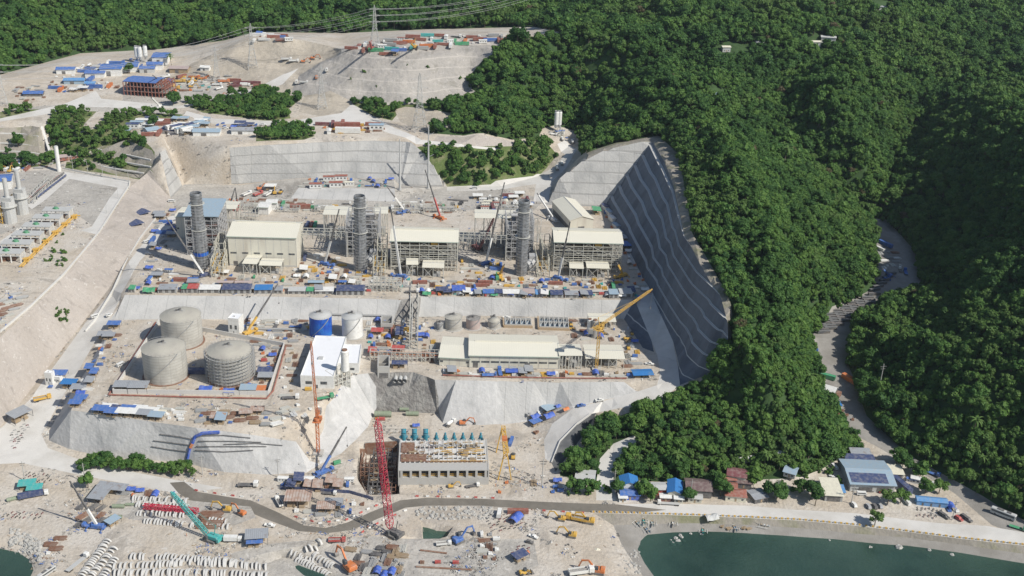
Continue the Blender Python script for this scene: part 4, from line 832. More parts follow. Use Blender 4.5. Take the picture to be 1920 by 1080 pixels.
def mobile_crane(loc, rz, tip, col, c2, label, group=None, split=.35, w=1.1):
    t = Model('mobile_crane'); ch = MB().box(-6.5, 6.5, -1.4, 1.4, .7, 1.5); t.part('carrier', ch, M[col]); c = MB(); rbox(c, 4.9, 6.9, -1.4, 1.4, .9, 2.8, .2); t.part('cab', c, M[col])
    wheels(t, (-4.8, -3.2, 2.2, 3.8, 5.4), 2.7, .65)
    for s in (-1, 1):
        for x in (-5.6, 3.2): t.part('outrigger_leg', MB().box(x-.25, x+.25, min(s*1.2, s*3.8), max(s*1.2, s*3.8), .9, 1.25).box(x-.2, x+.2, s*3.6-.2, s*3.6+.2, 0, 1.0).box(x-.6, x+.6, s*3.6-.6, s*3.6+.6, 0, .15), M[col])
    h = MB(); rbox(h, -4.2, 1.2, -1.4, 1.4, 1.6, 3.0, .15); h.box(-5.4, -4.2, -1.5, 1.5, 1.7, 3.0); t.part('house', h, M[col])
    R_ = Matrix.Rotation(-rz, 3, 'Z'); tp = R_ @ (Vector(tip) - Vector(loc)); f = Vector((-1.5, 0, 2.8)); m = f.lerp(tp, split)
    b = t.part('boom', MB().beam(f, m, w, w*1.3), M[c2]); t.part('boom_extension', MB().beam(m, f.lerp(tp, .7), w*.75, w).beam(f.lerp(tp, .7), tp, w*.5, w*.7), M['dgrey'], b)
    t.part('hook_line', MB().cyl(tp, tp - Vector((0, 0, tp.z*.5)), .05, n=4).box(tp.x-.3, tp.x+.3, tp.y-.3, tp.y+.3, tp.z*.5-1, tp.z*.5), M['dgrey']); return t.put(loc, rz, label, 'crane', group)
def pylon(h=42, w=9, m='lgrey'):
    t = Model('lattice_pylon'); t.part('tower', MB().lattice((0, 0, -1), (0, 0, h*.42), w, w*.42, 5, .22).lattice((0, 0, h*.42), (0, 0, h*.92), w*.42, w*.16, 8, .18).lattice((0, 0, h*.92), (0, 0, h), w*.16, .2, 2, .16), M[m])
    for z in (h*.58, h*.74, h*.90):
        for s in (-1, 1):
            a = MB().beam((0, 0, z), (s*w*.62, 0, z), .18).beam((0, 0, z + 1.8), (s*w*.62, 0, z), .16).beam((0, 0, z-.8), (s*w*.62, 0, z), .14); ai = t.part('cross_arm', a, M[m])
            t.part('insulator', MB().cyl((s*w*.62, 0, z), (s*w*.62, 0, z-1.8), .12, n=5), M['dgrey'], ai)
    return t
def put(key, px, py, rz=0, label=None, cat=None, group=None, sc=1, dz=0):
    p = G(px, py); p.z += dz; return ML[key].put(p, R(rz), label, cat, group, sc)
# ------------------------------------------------------------------ power station buildings
def FR(a, b):
    A, B = G(*a), G(*b); d = B - A; z = min(A.z, B.z); return Vector((A.x, A.y, z)), math.atan2(d.y, d.x), d.xy.length
def gable_hall(a, b, D, eave, ridge, label, ry=.55, clad=True, slots=0, z0=0, roofm='cladroof', wallm='wall', bays=9, doors=(), cat='building', vents=True):
    loc, rz, W = FR(a, b); t = Model('turbine_hall' if not clad or eave > 15 else 'industrial_hall'); r = D * ry
    if clad:
        w = t.part('wall', MB().prismx([(0, -.5), (D, -.5), (D, eave), (r, ridge), (0, eave)], 0, W), M[wallm])
        tr = MB()
        for i in range(bays + 1): x = W * i / bays; tr.box(x-.12, x+.12, -.08, -.003, 0, eave)
        tr.box(0, W, -.1, -.004, eave*.02, eave*.06); t.part('wall_trim', tr, M['lgrey'], w)
        for i in range(slots):
            x = W * (.07 + .86 * i / max(1, slots - 1)); t.part('window', MB().box(x - W*.045, x + W*.045, -.14, -.01, eave*.42, eave*.42 + 1.3), M['glass'], w)
        for x in doors: t.part('door', MB().box(W*x, W*x + 3.4, -.13, -.01, 0, 4.2), M['dgrey'], w)
    else:
        f = MB().frame(0, W, 0, D, 0, eave, 7, 4, 7, .32).frame(.4, W-.4, .4, D-.4, 0, eave*.8, 14, 8, 10, .16, False); t.part('frame', f, M['steel'])
        fl = MB()
        for k in (.22, .45, .68): fl.box(1, W-1, D*.25, D-1, eave*k, eave*k + .3)
        t.part('floor_slab', fl, M['dconc']); rr = random.Random(int(W * 10)); q = MB(); y = MB()
        for i in range(16):
            x, yy, k = rr.uniform(2, W-8), rr.uniform(2, D-8), rr.choice((0, .22, .45)); q.box(x, x + rr.uniform(2, 6), yy, yy + rr.uniform(2, 5), eave*k + .3, eave*k + rr.uniform(2, 4.4))
        t.part('machinery', q, M['grey']); y.box(W*.08, W*.92, D*.3, D*.3+1.2, eave*.84, eave*.88).box(W*.6, W*.7, 1.5, D-2, eave*.86, eave*.93); t.part('overhead_crane', y, M['yellow'])
        t.part('wall', MB().box(.2, W-.2, D-.15, D, eave*.1, eave), M['dgrey']); ln = MB()
        for k in range(1, 8): ln.beam((0, -.2, eave*k/8), (W, -.2, eave*k/8), .22).beam((W+.2, 0, eave*k/8), (W+.2, D, eave*k/8), .22)
        t.part('girts', ln, M['cream2'])
    o = .8; ro = t.part('roof', MB().prismx([(-o, eave - .1), (-o, eave + .25), (r, ridge + .35), (D+o, eave + .25), (D+o, eave - .1), (r, ridge + .02)], -o, W + o), M[roofm])
    t.part('gutter', MB().box(-o, W+o, -o-.3, -o, eave-.3, eave+.2).box(-o, W+o, D+o, D+o+.3, eave-.3, eave+.2), M['palegreen'], ro)
    if vents: t.part('ridge_vent', MB().box(W*.06, W*.94, r-.5, r+.5, ridge+.3, ridge+.9), M[roofm], ro)
    return t.put(loc, rz, label, cat)
gable_hall((431, 498), (557, 501), 34, 25, 29, 'tall cream turbine hall fully clad in sheet, left of the middle stack', .62, True, 6, doors=(.06, .74))
gable_hall((733, 506), (857, 509), 30, 25, 29, 'turbine hall with cream roof and open steel frame, between middle and right stacks', .5, False)
gable_hall((1037, 509), (1163, 512), 31, 25.5, 29, 'turbine hall with open steel frame standing right of the right stack', .5, False)
def warehouse():
    loc, rz, Wd = FR((1068, 436), (1112, 434)); D, e, rg = 52, 11, 14.5; t = Model('warehouse'); w = t.part('wall', MB().prism([(0, -.5), (Wd, -.5), (Wd, e), (Wd/2, rg), (0, e)], 0, D), M['wall'])
    r = t.part('roof', MB().prism([(-.6, e-.1), (Wd/2, rg+.05), (Wd+.6, e-.1), (Wd+.6, e+.25), (Wd/2, rg+.4), (-.6, e+.25)], -.6, D+.6), M['cladroof']); t.part('ridge_cap', MB().box(Wd/2-.3, Wd/2+.3, 0, D, rg+.35, rg+.6), M['lgrey'], r)
    t.part('door', MB().box(Wd*.35, Wd*.62, -.12, -.01, 0, 5), M['dgrey'], w); t.part('side_opening', MB().box(-.12, -.01, 4, D-4, .5, 5), M['dgrey'], w); return t.put(loc, rz + R(3), 'long narrow cream gabled warehouse end on, behind the right turbine hall', 'building')
warehouse()
gable_hall((333, 446), (372, 447), 22, 19, 20, 'cream clad building beside the blue roofed boiler, far left', .5, True, 2, bays=4)
gable_hall((880, 689), (1047, 692), 31, 9.5, 12.2, 'long cream workshop hall with two rows of windows', .5, True, 9, bays=9, doors=(.04, .62))
gable_hall((824, 685), (880, 688), 30, 6.5, 8.2, 'lower cream wing joined to the left end of the workshop hall', .5, True, 2, bays=3, vents=False)
def extra_windows():
    loc, rz, W = FR((880, 689), (1047, 692)); t = Model('window_row')
    for i in range(9):
        if i in (0, 5): continue
        x = W * (.06 + .88 * i / 8)
        t.part('window', MB().box(x-2, x+2, -.2, -.12, 1.3, 2.3), M['glass'])
    return t, loc, rz
def open_shed(a, b, D, eave, rise, label, roofm='cladroof', nx=5, t_=.3, cat='shed'):
    loc, rz, W = FR(a, b); t = Model('open_shed'); f = MB().frame(0, W, 0, D, 0, eave, nx, 2, 1, t_, True); t.part('frame', f, M['steel'])
    ro = t.part('roof', MB().prismx([(-.6, eave), (-.6, eave+.25), (D*.5, eave + rise + .25), (D+.6, eave+.25), (D+.6, eave), (D*.5, eave + rise)], -.6, W+.6), M[roofm])
    t.part('ridge_cap', MB().box(-.6, W+.6, D*.5-.3, D*.5+.3, eave+rise+.2, eave+rise+.42), M['lgrey'], ro)
    q = MB().box(W*.1, W*.35, D*.3, D*.7, 0, eave*.4).box(W*.5, W*.85, D*.2, D*.6, 0, eave*.3); t.part('stored_equipment', q, M['grey']); return t.put(loc, rz, label, cat)
open_shed((1098, 690), (1169, 691), 20, 7.5, 1, 'cream roofed shed with open sides at the right end of the workshop hall')
open_shed((1048, 692), (1089, 692), 16, 10.5, 1, 'cream roofed open frame with scaffolding between workshop hall and shed', nx=7, t_=.4)
open_shed((1105, 616), (1153, 617), 13, 6, .4, 'low pale roofed shed behind the tower crane with yellow jib', nx=3)
for a, b, D, e, lb in [((457, 514), (482, 515), 16, 9, 'small cream gabled shed in front of the clad turbine hall'), ((488, 515), (527, 516), 13, 8, 'open sided cream canopy in front of the clad turbine hall'),
                       ((763, 518), (783, 518), 12, 10, 'small cream canopy in front of the middle turbine hall'), ((793, 521), (831, 522), 14, 9, 'wide cream canopy on braced legs in front of the middle turbine hall'),
                       ((1068, 520), (1092, 521), 13, 8, 'small cream roofed shelter in front of the right turbine hall'), ((1100, 522), (1140, 523), 14, 9, 'large cream canopy on braced legs in front of the right turbine hall')]:
    open_shed(a, b, D, e, .8, lb, nx=2, t_=.35)
# auxiliary bays on steel frames behind the halls
for a, b, D, e, lb in [((404, 430), (444, 431), 18, 19, 'cream roofed pipe bay on green frames between boiler and clad turbine hall'), ((608, 446), (656, 447), 20, 21, 'cream roofed pipe bay on open frame left of the middle stack'),
                       ((702, 444), (727, 444), 16, 21, 'narrow cream roofed bay right of the middle stack'), ((890, 465), (974, 467), 20, 27, 'wide cream roofed bay on open frame left of the right stack')]:
    open_shed(a, b, D, e, .6, lb, nx=5, t_=.42)
for a, b, D, e, lb in [((484, 402), (503, 403), 12, 7, 'white cubic electrical building behind the clad turbine hall'), ((500, 392), (519, 392), 9, 6, 'white switch room behind the clad turbine hall')]:
    gable_hall(a, b, D, e, e+.6, lb, .5, True, 1, roofm='white', wallm='white', bays=2, vents=False)
# stacks
def stack(px, py, label, scaff=0, wrap=False):
    loc = G(px, py); t = Model('exhaust_stack'); H = 62; prof = [(4.5, -.5)]; rr = random.Random(px)
    for k in range(int(H / 2.4)): z = k * 2.4; r = 4.5 - .25 * k * 2.4 / H; prof += [(r, z), (r, z + 1.9), (r + .38, z + 1.95), (r + .38, z + 2.35)]
    b = t.part('shell', MB().lathe(prof + [(4.3, H), (3.9, H), (3.9, H - 9)], 28), M['stack'])
    t.part('flue_mouth', MB().lathe([(3.88, H - 8.9), (.01, H - 8.9)], 20), M['rust'], b)
    pl = MB()
    for z in (H*.52, H*.86): pl.lathe([(4.7, z), (6.0, z), (6.0, z + .2), (4.7, z + .2)], 24).lathe([(5.95, z + 1.1), (6.05, z + 1.2)], 24)
    t.part('platform', pl, M['steel'], b); ld = MB()
    for s in (-.4, .4): ld.beam((s, -5.3, 0), (s, -5.3, H*.86), .14)
    for k in range(60): ld.beam((-.4, -5.3, k * .88), (.4, -5.3, k * .88), .1)
    t.part('ladder', ld, M['silver'], b)
    sc = MB()
    for i in range(14):
        a = 2 * math.pi * i / 14; R_ = 5.7; sc.beam((R_*math.cos(a), R_*math.sin(a), 0), (R_*math.cos(a), R_*math.sin(a), scaff), .16)
    for k in range(int(scaff / 2.2)):
        for i in range(14):
            a, c = 2*math.pi*i/14, 2*math.pi*(i+1)/14; z = 2.2 * (k + 1); sc.beam((5.7*math.cos(a), 5.7*math.sin(a), z), (5.7*math.cos(c), 5.7*math.sin(c), z), .13)
    if scaff: t.part('scaffold', sc, M['silver'], b)
    if wrap: t.part('blue_sheeting', MB().lathe([(5.75, 11.5), (5.8, 14.3)], 20), M['bluewrap'], b)
    t.part('inlet_duct', MB().cyl((4, 3, 6), (11, 10, 7), 3.4, 4.6, 12).box(6.5, 12.5, 6, 13, .5, 13), M['silver'], b)
    return t.put(loc, R(4), label, 'chimney')
stack(379, 502, 'segmented grey steel stack at the left end, scaffolded up to half its height', 34, True)
stack(677, 506, 'segmented grey steel stack in the middle of the power station', 14)
stack(977, 514, 'segmented grey steel stack nearest the shaded cut slope, ribbed all the way up', 0)
def boiler(px, py, label, W=26, D=30, H=34, roof=None, casing='dgrey'):
    loc = G(px, py); t = Model('boiler_house'); t.part('frame', MB().frame(0, W, 0, D, 0, H, 5, 5, 9, .4).frame(1, W-1, 1, D-1, 0, H*.9, 8, 9, 12, .18, False), M['steel' if casing != 'dgrey' else 'silver'])
    t.part('casing', MB().box(5, W-5, 5, D-4, 3, H*.84).box(8, W-8, 8, D-8, H*.84, H*.94), M[casing]); p = MB(); rr = random.Random(px)
    for k in range(9): p.cyl((rr.uniform(1, W-1), 2, rr.uniform(3, H)), (rr.uniform(1, W-1), D-2, rr.uniform(3, H)), .5, n=7)
    t.part('pipework', p, M['lgrey'])
    fl = MB()
    for k in (.25, .5, .75): fl.box(.6, W-.6, .6, 4.4, H*k, H*k+.2).box(.6, 4.4, .6, D-.6, H*k, H*k + .2)
    t.part('walkway', fl, M['rustred' if roof else 'grey'])
    if roof: t.part('roof', MB().prismx([(-1, H+.3), (-1, H+.7), (D+1, H+3.2), (D+1, H+2.8)], -1, W+1), M[roof])
    else: t.part('steam_drum', MB().cyl((4, D*.4, H+.8), (W-4, D*.4, H+.8), 1.1, n=12).cyl((6, D*.7, H+.6), (W-6, D*.7, H+.6), .8, n=10), M['silver'])
    return t.put(loc, R(4), label, 'boiler')
boiler(352, 478, 'boiler frame with pale blue sloping roof behind the left stack', 26, 34, 33, 'lblue')
boiler(650, 482, 'open topped steel boiler frame behind the middle stack', 26, 30, 32)
boiler(948, 488, 'boiler with dark casing behind the right stack', 22, 30, 34)
def rack(a, b, D, H, nx, ny, nz, label, t_=.3, pipes=0, pm='lgrey', name='pipe_rack', z0=0, cat='pipe rack', mm='steel'):
    loc, rz, W = FR(a, b); t = Model(name); t.part('frame', MB().frame(0, W, 0, D, z0, H, nx, ny, nz, t_), M[mm]); p = MB()
    if z0: 
        lg = MB()
        for x in (0, W):
            for y in (0, D): lg.beam((x, y, 0), (x, y, z0), t_*1.6)
        t.part('leg_tower', lg, M[mm])
    for i in range(pipes):
        f = (i + .5) / pipes; z = z0 + (H - z0) * (.35 if i % 2 else .7)
        if W > D: p.cyl((0, D*f, z), (W, D*f, z), .35, n=6)
        else: p.cyl((W*f, 0, z), (W*f, D, z), .35, n=6)
    if pipes: t.part('pipes', p, M[pm])
    return t.put(loc, rz, label, cat)
rack((566, 480), (652, 482), 6, 22, 8, 1, 1, 'long white truss pipe bridge from clad turbine hall to the middle boiler', .45, 3, z0=15, name='pipe_bridge')
rack((858, 487), (948, 489), 6, 22, 9, 1, 1, 'long white truss pipe bridge from middle turbine hall towards the right boiler', .45, 3, z0=15, name='pipe_bridge')
for x, w in ((397, 'clad'), (700, 'middle'), (1008, 'right')):
    rack((x, 520), (x + 22, 520), 34, 14, 3, 6, 3, 'tall cream stair and cable rack along the left side of the %s turbine hall' % w, .32, 4, 'yellow', mm='cream2')
    rack((x + 8, 505), (x + 26, 505), 22, 22, 2, 4, 4, 'upper cable gallery frame beside the %s turbine hall' % w, .35, 2, mm='cream2', name='cable_gallery')
rack((768, 655), (783, 655), 88, 13, 1, 18, 2, 'long lattice conveyor bridge running down from the upper terrace past the concrete boxes', .5, 2, 'lgrey', name='conveyor_bridge', cat='bridge')
rack((692, 546), (752, 547), 4, 10, 8, 1, 2, 'white truss bridge over the gap at the terrace edge', .45, 2, name='pipe_bridge')
rack((694, 676), (822, 679), 5, 7, 16, 1, 2, 'low pipe rack crossing in front of the conveyor bridge', .35, 3, 'orange')
rack((627, 727), (657, 727), 10, 13, 4, 2, 4, 'white braced tower frame beside the white flat roofed building', .42, 0, name='steel_tower')
for i, (x, y, w, d, h) in enumerate([(590, 398, 30, 8, 6), (662, 395, 25, 8, 9), (735, 400, 60, 10, 5), (800, 398, 56, 8, 6), (520, 398, 40, 9, 4), (440, 394, 36, 7, 7), (455, 420, 26, 10, 14), (860, 470, 22, 12, 12), (992, 470, 20, 20, 22), (940, 395, 30, 8, 6)]):
    rack((x, y), (x + w, y + 1), d, h, max(3, w // 6), 1, 2, 'low steel substation gantry behind the turbine halls', .28, 2, 'silver', name='substation_gantry', cat='gantry')
# tanks
def tank(px, py, r, H, rise, label, shell='shellplate', roof='tankroof', scaff=False, ribs=True, nm='storage_tank'):
    loc = G(px, py); t = Model(nm); b = t.part('shell', MB().lathe([(r, -.3), (r, H)], 48), M[shell], smooth=True)
    rf = t.part('roof', MB().lathe([(r + .15, H), (r*.6, H + rise*.55), (.6, H + rise), (.01, H + rise)], 48), M[roof])
    rb = MB()
    if ribs:
        for i in range(24):
            a = 2*math.pi*i/24; rb.beam((r*math.cos(a), r*math.sin(a), H + .05), (.8*math.cos(a), .8*math.sin(a), H + rise + .1), .14)
        t.part('roof_ribs', rb, M['grey'], rf)
    hr = MB().lathe([(r + .1, H + 1.0), (r + .2, H + 1.1)], 40)
    for i in range(30): a = 2*math.pi*i/30; hr.beam((r*math.cos(a)*1.005, r*math.sin(a)*1.005, H), (r*math.cos(a)*1.005, r*math.sin(a)*1.005, H + 1.1), .1)
    t.part('handrail', hr, M['grey'], rf)
    st = MB(); n = 26
    for i in range(n): a = -2.4 + 1.7*i/n; c = -2.4 + 1.7*(i+1)/n; st.beam(((r+.5)*math.cos(a), (r+.5)*math.sin(a), H*i/n), ((r+.5)*math.cos(c), (r+.5)*math.sin(c), H*(i+1)/n), .7, .25)
    t.part('stair', st, M['grey'], b); t.part('base_ring', MB().lathe([(r + 1.3, 0), (r + 1.3, .35), (r + .02, .35)], 40), M['rust'] if r > 10 else M['conc'])
    t.part('roof_hatch', MB().cyl((0, 0, H + rise), (0, 0, H + rise + 1.4), .9, n=10).box(-3, -.8, -.4, .4, H + rise*.9, H + rise*.9 + 1.0), M['dgrey'], rf)
    if scaff:
        s = MB()
        for i in range(40):
            a = 2*math.pi*i/40
            for q in (1.0, 2.2): s.beam(((r+q)*math.cos(a), (r+q)*math.sin(a), 0), ((r+q)*math.cos(a), (r+q)*math.sin(a), H + .6), .13)
        for k in range(1, 9):
            z = H*k/8.4; s.lathe([(r + 1.3, z), (r + 1.9, z), (r + 1.9, z + .1), (r + 1.3, z + .1)], 40); s.lathe([(r + 2.2, z + 1.0), (r + 2.24, z + 1.08)], 40)
        t.part('scaffold', s, M['grey'])
    return t.put(loc, R(4), label, 'tank')
tank(343, 640, 13.8, 20.5, 3.6, 'big round storage tank farthest back of the three in the bund')
tank(312, 704, 13.9, 21, 3.6, 'big round storage tank at the front left of the bund')
tank(433, 706, 14.0, 20, 3.8, 'big round storage tank wrapped in scaffolding at the right of the bund', scaff=True)
tank(602, 626, 8, 15, 2.6, 'round tank wrapped in bright blue sheeting behind the white building', 'bluewrap', 'lgrey')
tank(661, 628, 7.4, 15, 2.6, 'smooth white tank right of the blue wrapped tank', 'white', 'lgrey')
tank(850, 614, 6.4, 9, 1.6, 'corrugated grey tank with rope wound round it behind the workshop hall', 'shellplate', 'tankroof', nm='process_tank')
tank(887, 614, 5.2, 8, .5, 'tan open topped clarifier tank behind the workshop hall', 'pinkroof', 'rock', ribs=False, nm='process_tank')
tank(926, 612, 4.6, 5, 3.2, 'small tank with steep conical top behind the workshop hall', 'shellplate', 'tankroof', nm='process_tank')
tank(825, 618, 2.3, 5.5, .6, 'slim dark grey tank at the left end of the row behind the workshop hall', 'grey', 'grey', ribs=False, nm='process_tank')
for x, y, r, h, lb in [(648, 724, 2.6, 26, 'white cement silo with rusty top standing on the braced tower'), (1114, 632, 2.3, 13, 'grey round concrete column beside the yellow tower crane'), (1202 - 98, 628, 1.8, 12, 'white vertical vessel left of the yellow tower crane')]:
    loc = G(x, y); t = Model('silo'); z0 = 12 if h > 20 else 0; t.part('shell', MB().lathe([(.4, z0 - (2 if z0 else 0)), (r, z0), (r, h), (r*.6, h + .8), (.01, h + 1)], 20), M['white' if r != 2.3 else 'dconc'], smooth=False)
    t.part('top_deck', MB().cyl((0, 0, h + .6), (0, 0, h + 1.3), r*.7, n=12), M['rust']); lg = MB()
    for s in (-1, 1):
        for q in (-1, 1): lg.beam((s*r*.7, q*r*.7, 0), (s*r*.7, q*r*.7, max(z0, 1.0)), .3)
    t.part('support_legs', lg, M['steel']); t.put(loc, 0, lb, 'silo')
# bund wall with its red pipe
def path_wall(pts, h, w, m, name, label, cat, cap=None, kind=None):
    mb = MB()
    for a, b in zip(pts, pts[1:]): mb.beam(a + Vector((0, 0, h/2 - .3)), b + Vector((0, 0, h/2 - .3)), w, h + .6)
    o = link(bpy.data.objects.new(name, mb.mesh(name, M[m]))); prop(o, label, cat)
    if kind: o['kind'] = kind
    THINGS.append(o); return o
bund = [G(*p) for p in ((212, 738), (503, 741), (533, 650), (299, 606), (212, 738))]
path_wall(bund, 3.2, .5, 'precast', 'bund_wall', 'pale concrete wall enclosing the three big tanks', 'wall')
def pipe_run(pts, r, m, name, label, cat='pipe', z=.8, step=6, post='grey'):
    pts = [p + Vector((0, 0, z)) for p in pts]; t = Model(name); t.part('pipe', MB().tube(pts, r, 7), M[m]); s = MB()
    for a, b in zip(pts, pts[1:]):
        L = (b - a).length
        for k in range(int(L / step) + 1): p = a.lerp(b, min(1, k * step / L)); s.box(p.x-.3, p.x+.3, p.y-.3, p.y+.3, p.z - z - .3, p.z - r)
    t.part('pipe_support', s, M[post]); return t.put(Vector((0, 0, 0)), 0, label, cat)
pipe_run([G(*p) for p in ((292, 606), (204, 742), (345, 746), (500, 749), (512, 735), (536, 652))], .55, 'rustred', 'red_pipe', 'dark red pipeline running round the outside of the bund wall')
pipe_run([G(*p) for p in ((830, 705), (960, 709), (1100, 711), (1175, 711))], .5, 'rustred', 'red_pipe', 'dark red pipeline along the front edge of the workshop terrace')
pipe_run([G(*p) for p in ((330, 541), (500, 543), (690, 545))], .7, 'lgrey', 'grey_pipe', 'grey pipeline behind the row of sheds, left half of the upper terrace', z=1.5)
pipe_run([G(*p) for p in ((790, 546), (950, 547), (1150, 550))], .7, 'lgrey', 'grey_pipe', 'grey pipeline behind the row of sheds, right half of the upper terrace', z=1.5)
pipe_run([G(*p) for p in ((620, 592), (735, 595))], .8, 'grey', 'grey_pipe', 'grey pipeline at the foot of the slope behind the white tank', z=1.2, step=3)
pipe_run([G(*p) for p in ((480, 620), (560, 621))], .9, 'grey', 'grey_pipe', 'thick grey pipeline on trestles behind the tanks beside the yellow mobile crane', z=1.5, step=3)
# white flat roofed building and annex
def flat_block(a, b, D, H, label, roofm='whiteroof', wallm='white', name='flat_roofed_building'):
    loc, rz, W = FR(a, b); t = Model(name); w = t.part('wall', MB().box(0, W, 0, D, -.3, H), M[wallm]); r = t.part('roof', MB().box(.3, W-.3, .3, D-.3, H, H+.15), M[roofm]); p = MB()
    for x0, x1, y0, y1 in ((0, W, 0, .3), (0, W, D-.3, D), (0, .3, .3, D-.3), (W-.3, W, .3, D-.3)): p.box(x0, x1, y0, y1, H, H+.7)
    t.part('parapet', p, M[wallm], r); t.part('roof_equipment', MB().box(W*.35, W*.5, D*.4, D*.46, H+.15, H+1), M['lgrey'], r)
    t.part('window', MB().box(W*.15, W*.35, -.06, -.01, H*.35, H*.6).box(W*.6, W*.8, -.06, -.01, H*.35, H*.6), M['glass'], w); t.part('door', MB().box(W*.45, W*.52, -.07, -.01, 0, 2.6), M['dgrey'], w); return t.put(loc, rz, label, 'building')
flat_block((564, 727), (626, 729), 58, 8.5, 'white building with a long flat white roof below the blue wrapped tank')
flat_block((632, 700), (673, 700), 28, 7, 'smaller white flat roofed annex right of the long white building')
flat_block((429, 626), (449, 628), 9, 12, 'white cubic building behind the scaffolded tank')
flat_block((86, 722), (99, 722), 4, 9, 'slim white gate tower beside the left haul road')
flat_block((100, 717), (113, 718), 5, 4, 'small white guard hut next to the gate tower')
def open_box(a, b, D, H, label):
    loc, rz, W = FR(a, b); t = Model('concrete_culvert_box'); w = .7; mb = MB().box(0, W, 0, w, -.5, H).box(0, W, D-w, D, -.5, H).box(0, w, w, D-w, -.5, H).box(W-w, W, w, D-w, -.5, H); t.part('wall', mb, M['conc'])
    t.part('cross_wall', MB().box(w, W-w, D*.5-.2, D*.5+.2, 0, H*.8), M['dconc']); t.part('opening_frame', MB().box(W*.12, W*.88, -.08, -.01, 0, H*.45), M['dgrey']); return t.put(loc, rz, label, 'structure')
open_box((714, 618), (736, 618), 13, 5, 'open topped concrete box left of the conveyor bridge foot')
open_box((708, 708), (731, 709), 16, 9, 'open topped concrete box at the edge above the dark rock face')
for i, x in enumerate((742, 751, 760)):
    loc = G(x, 710); t = Model('outfall_pipe'); t.part('pipe', MB().cyl((0, -4, .2), (0, 6, .5), 1.35, n=16, cap=False).cyl((0, 6, .5), (0, -4, .2), 1.1, n=16, cap=False).cyl((0, -1, .3), (0, 1, .3), 1.1, n=16), M['lgrey']); t.part('collar', MB().cyl((0, -4.2, .2), (0, -3.6, .2), 1.6, n=16, cap=False), M['dgrey']); t.put(loc, 0, 'round outfall pipe end in the rock face', 'pipe', 'outfall pipes above the pump house')
# settling basins
def basin(a, b, D, nx, ny, label):
    loc, rz, W = FR(a, b); t = Model('settling_basin'); mb = MB(); w = .6
    for i in range(nx + 1): x = W*i/nx; mb.box(x-w/2, x+w/2, 0, D, -.3, 2.4)
    for j in range(ny + 1): y = D*j/ny; mb.box(-w/2, W+w/2, y-w/2, y+w/2, -.3, 2.42)
    t.part('basin_wall', mb, M['conc']); t.part('basin_floor', MB().box(0, W, 0, D, 0, .25), M['lblue']); d = MB()
    for i in range(nx): d.beam((W*(i+.2)/nx, 1, 2.2), (W*(i+.8)/nx, D-1, 2.2), .35)
    t.part('screed_beam', d, M['lgrey']); t.part('formwork', MB().box(-1.6, -.6, -1, D+1, 0, 2.2).box(-1, W+1, -1.4, -.5, 0, 1.8), M['ply']); return t.put(loc, rz, label, 'basin')
basin((1012, 617), (1066, 619), 17, 6, 2, 'row of open concrete basins with timber formwork behind the workshop hall')
basin((947, 613), (996, 614), 11, 5, 1, 'low white concrete basins behind the workshop hall')
# ------------------------------------------------------------------ cranes, pylons, masts
def crane_to(kind, px, py, tx, ty, tz, col, label, **k):
    loc = G(px, py); tip = at(tx, ty, tz); rz = math.atan2(tip.y - loc.y, tip.x - loc.x)
    if kind == 'crawl': return crawler_crane(loc, rz, tip, col, label, **k)
    return mobile_crane(loc, rz, tip, col, k.pop('c2', 'white'), label, **k)
crane_to('crawl', 737, 1003, 707, 785, 76, 'crimson', 'crawler crane with long bright red and white lattice boom beside the pump house', w=3.2, k=22)
crane_to('crawl', 397, 1012, 320, 922, 28, 'teal', 'teal crawler crane with lattice boom over the precast segments', base='teal', w=2.0)
crane_to('mob', 177, 990, 131, 902, 34, 'blue', 'mobile crane with blue and white boom beside the corrugated shed on the left', group=None)
crane_to('mob', 607, 888, 650, 800, 33, 'blue', 'blue mobile crane below the tower crane at the foot of the slope', c2='blue')
crane_to('mob', 378, 520, 311, 407, 96, 'navy', 'mobile crane with black boom reaching left over the shaded yard beside the left stack')
crane_to('mob', 613, 498, 636, 392, 92, 'blue', 'mobile crane with white boom between the clad turbine hall and the middle stack', split=.4)
crane_to('mob', 748, 520, 733, 392, 98, 'blue', 'mobile crane with tall white boom at the left corner of the middle turbine hall', split=.75)
crane_to('mob', 823, 410, 797, 318, 84, 'orange', 'mobile crane with red and black boom behind the middle turbine hall', c2='red', split=.4)
crane_to('mob', 914, 495, 946, 342, 108, 'blue', 'mobile crane with very tall black boom left of the right stack', split=.3)
crane_to('crawl', 896, 470, 926, 409, 78, 'maroon', 'crawler crane with dark red boom left of the right boiler', base='maroon', w=1.4)
crane_to('mob', 1050, 525, 1069, 416, 92, 'blue', 'mobile crane with white lower boom in front of the right turbine hall', split=.35)
crane_to('mob', 938, 522, 946, 495, 58, 'yellow', 'small yellow mobile crane in front of the right stack', c2='yellow', split=.8)
crane_to('mob', 1164, 520, 1157, 492, 56, 'yellow', 'yellow mobile crane at the right corner of the right turbine hall', c2='yellow', split=.8)
crane_to('mob', 468, 626, 521, 532, 60, 'yellow', 'yellow based mobile crane with long dark boom leaning over the middle slope', c2='yellow', split=.3)
crane_to('mob', 432, 395, 441, 352, 62, 'dgrey', 'crane with thin black boom behind the pipe bay, leaning left', c2='dgrey')
crane_to('mob', 446, 392, 441, 352, 66, 'red', 'crane with red lower boom behind the clad turbine hall', c2='red')
crane_to('mob', 756, 400, 722, 345, 74, 'blue', 'blue truck crane behind the middle turbine hall', c2='white', split=.5)
crane_to('mob', 1036, 414, 1007, 362, 60, 'white', 'white mobile crane beside the narrow warehouse', c2='white', split=.9)
crane_to('mob', 1665, 522, 1655, 504, 44, 'blue', 'blue mobile crane among container stacks on the valley track', c2='blue', split=.9)
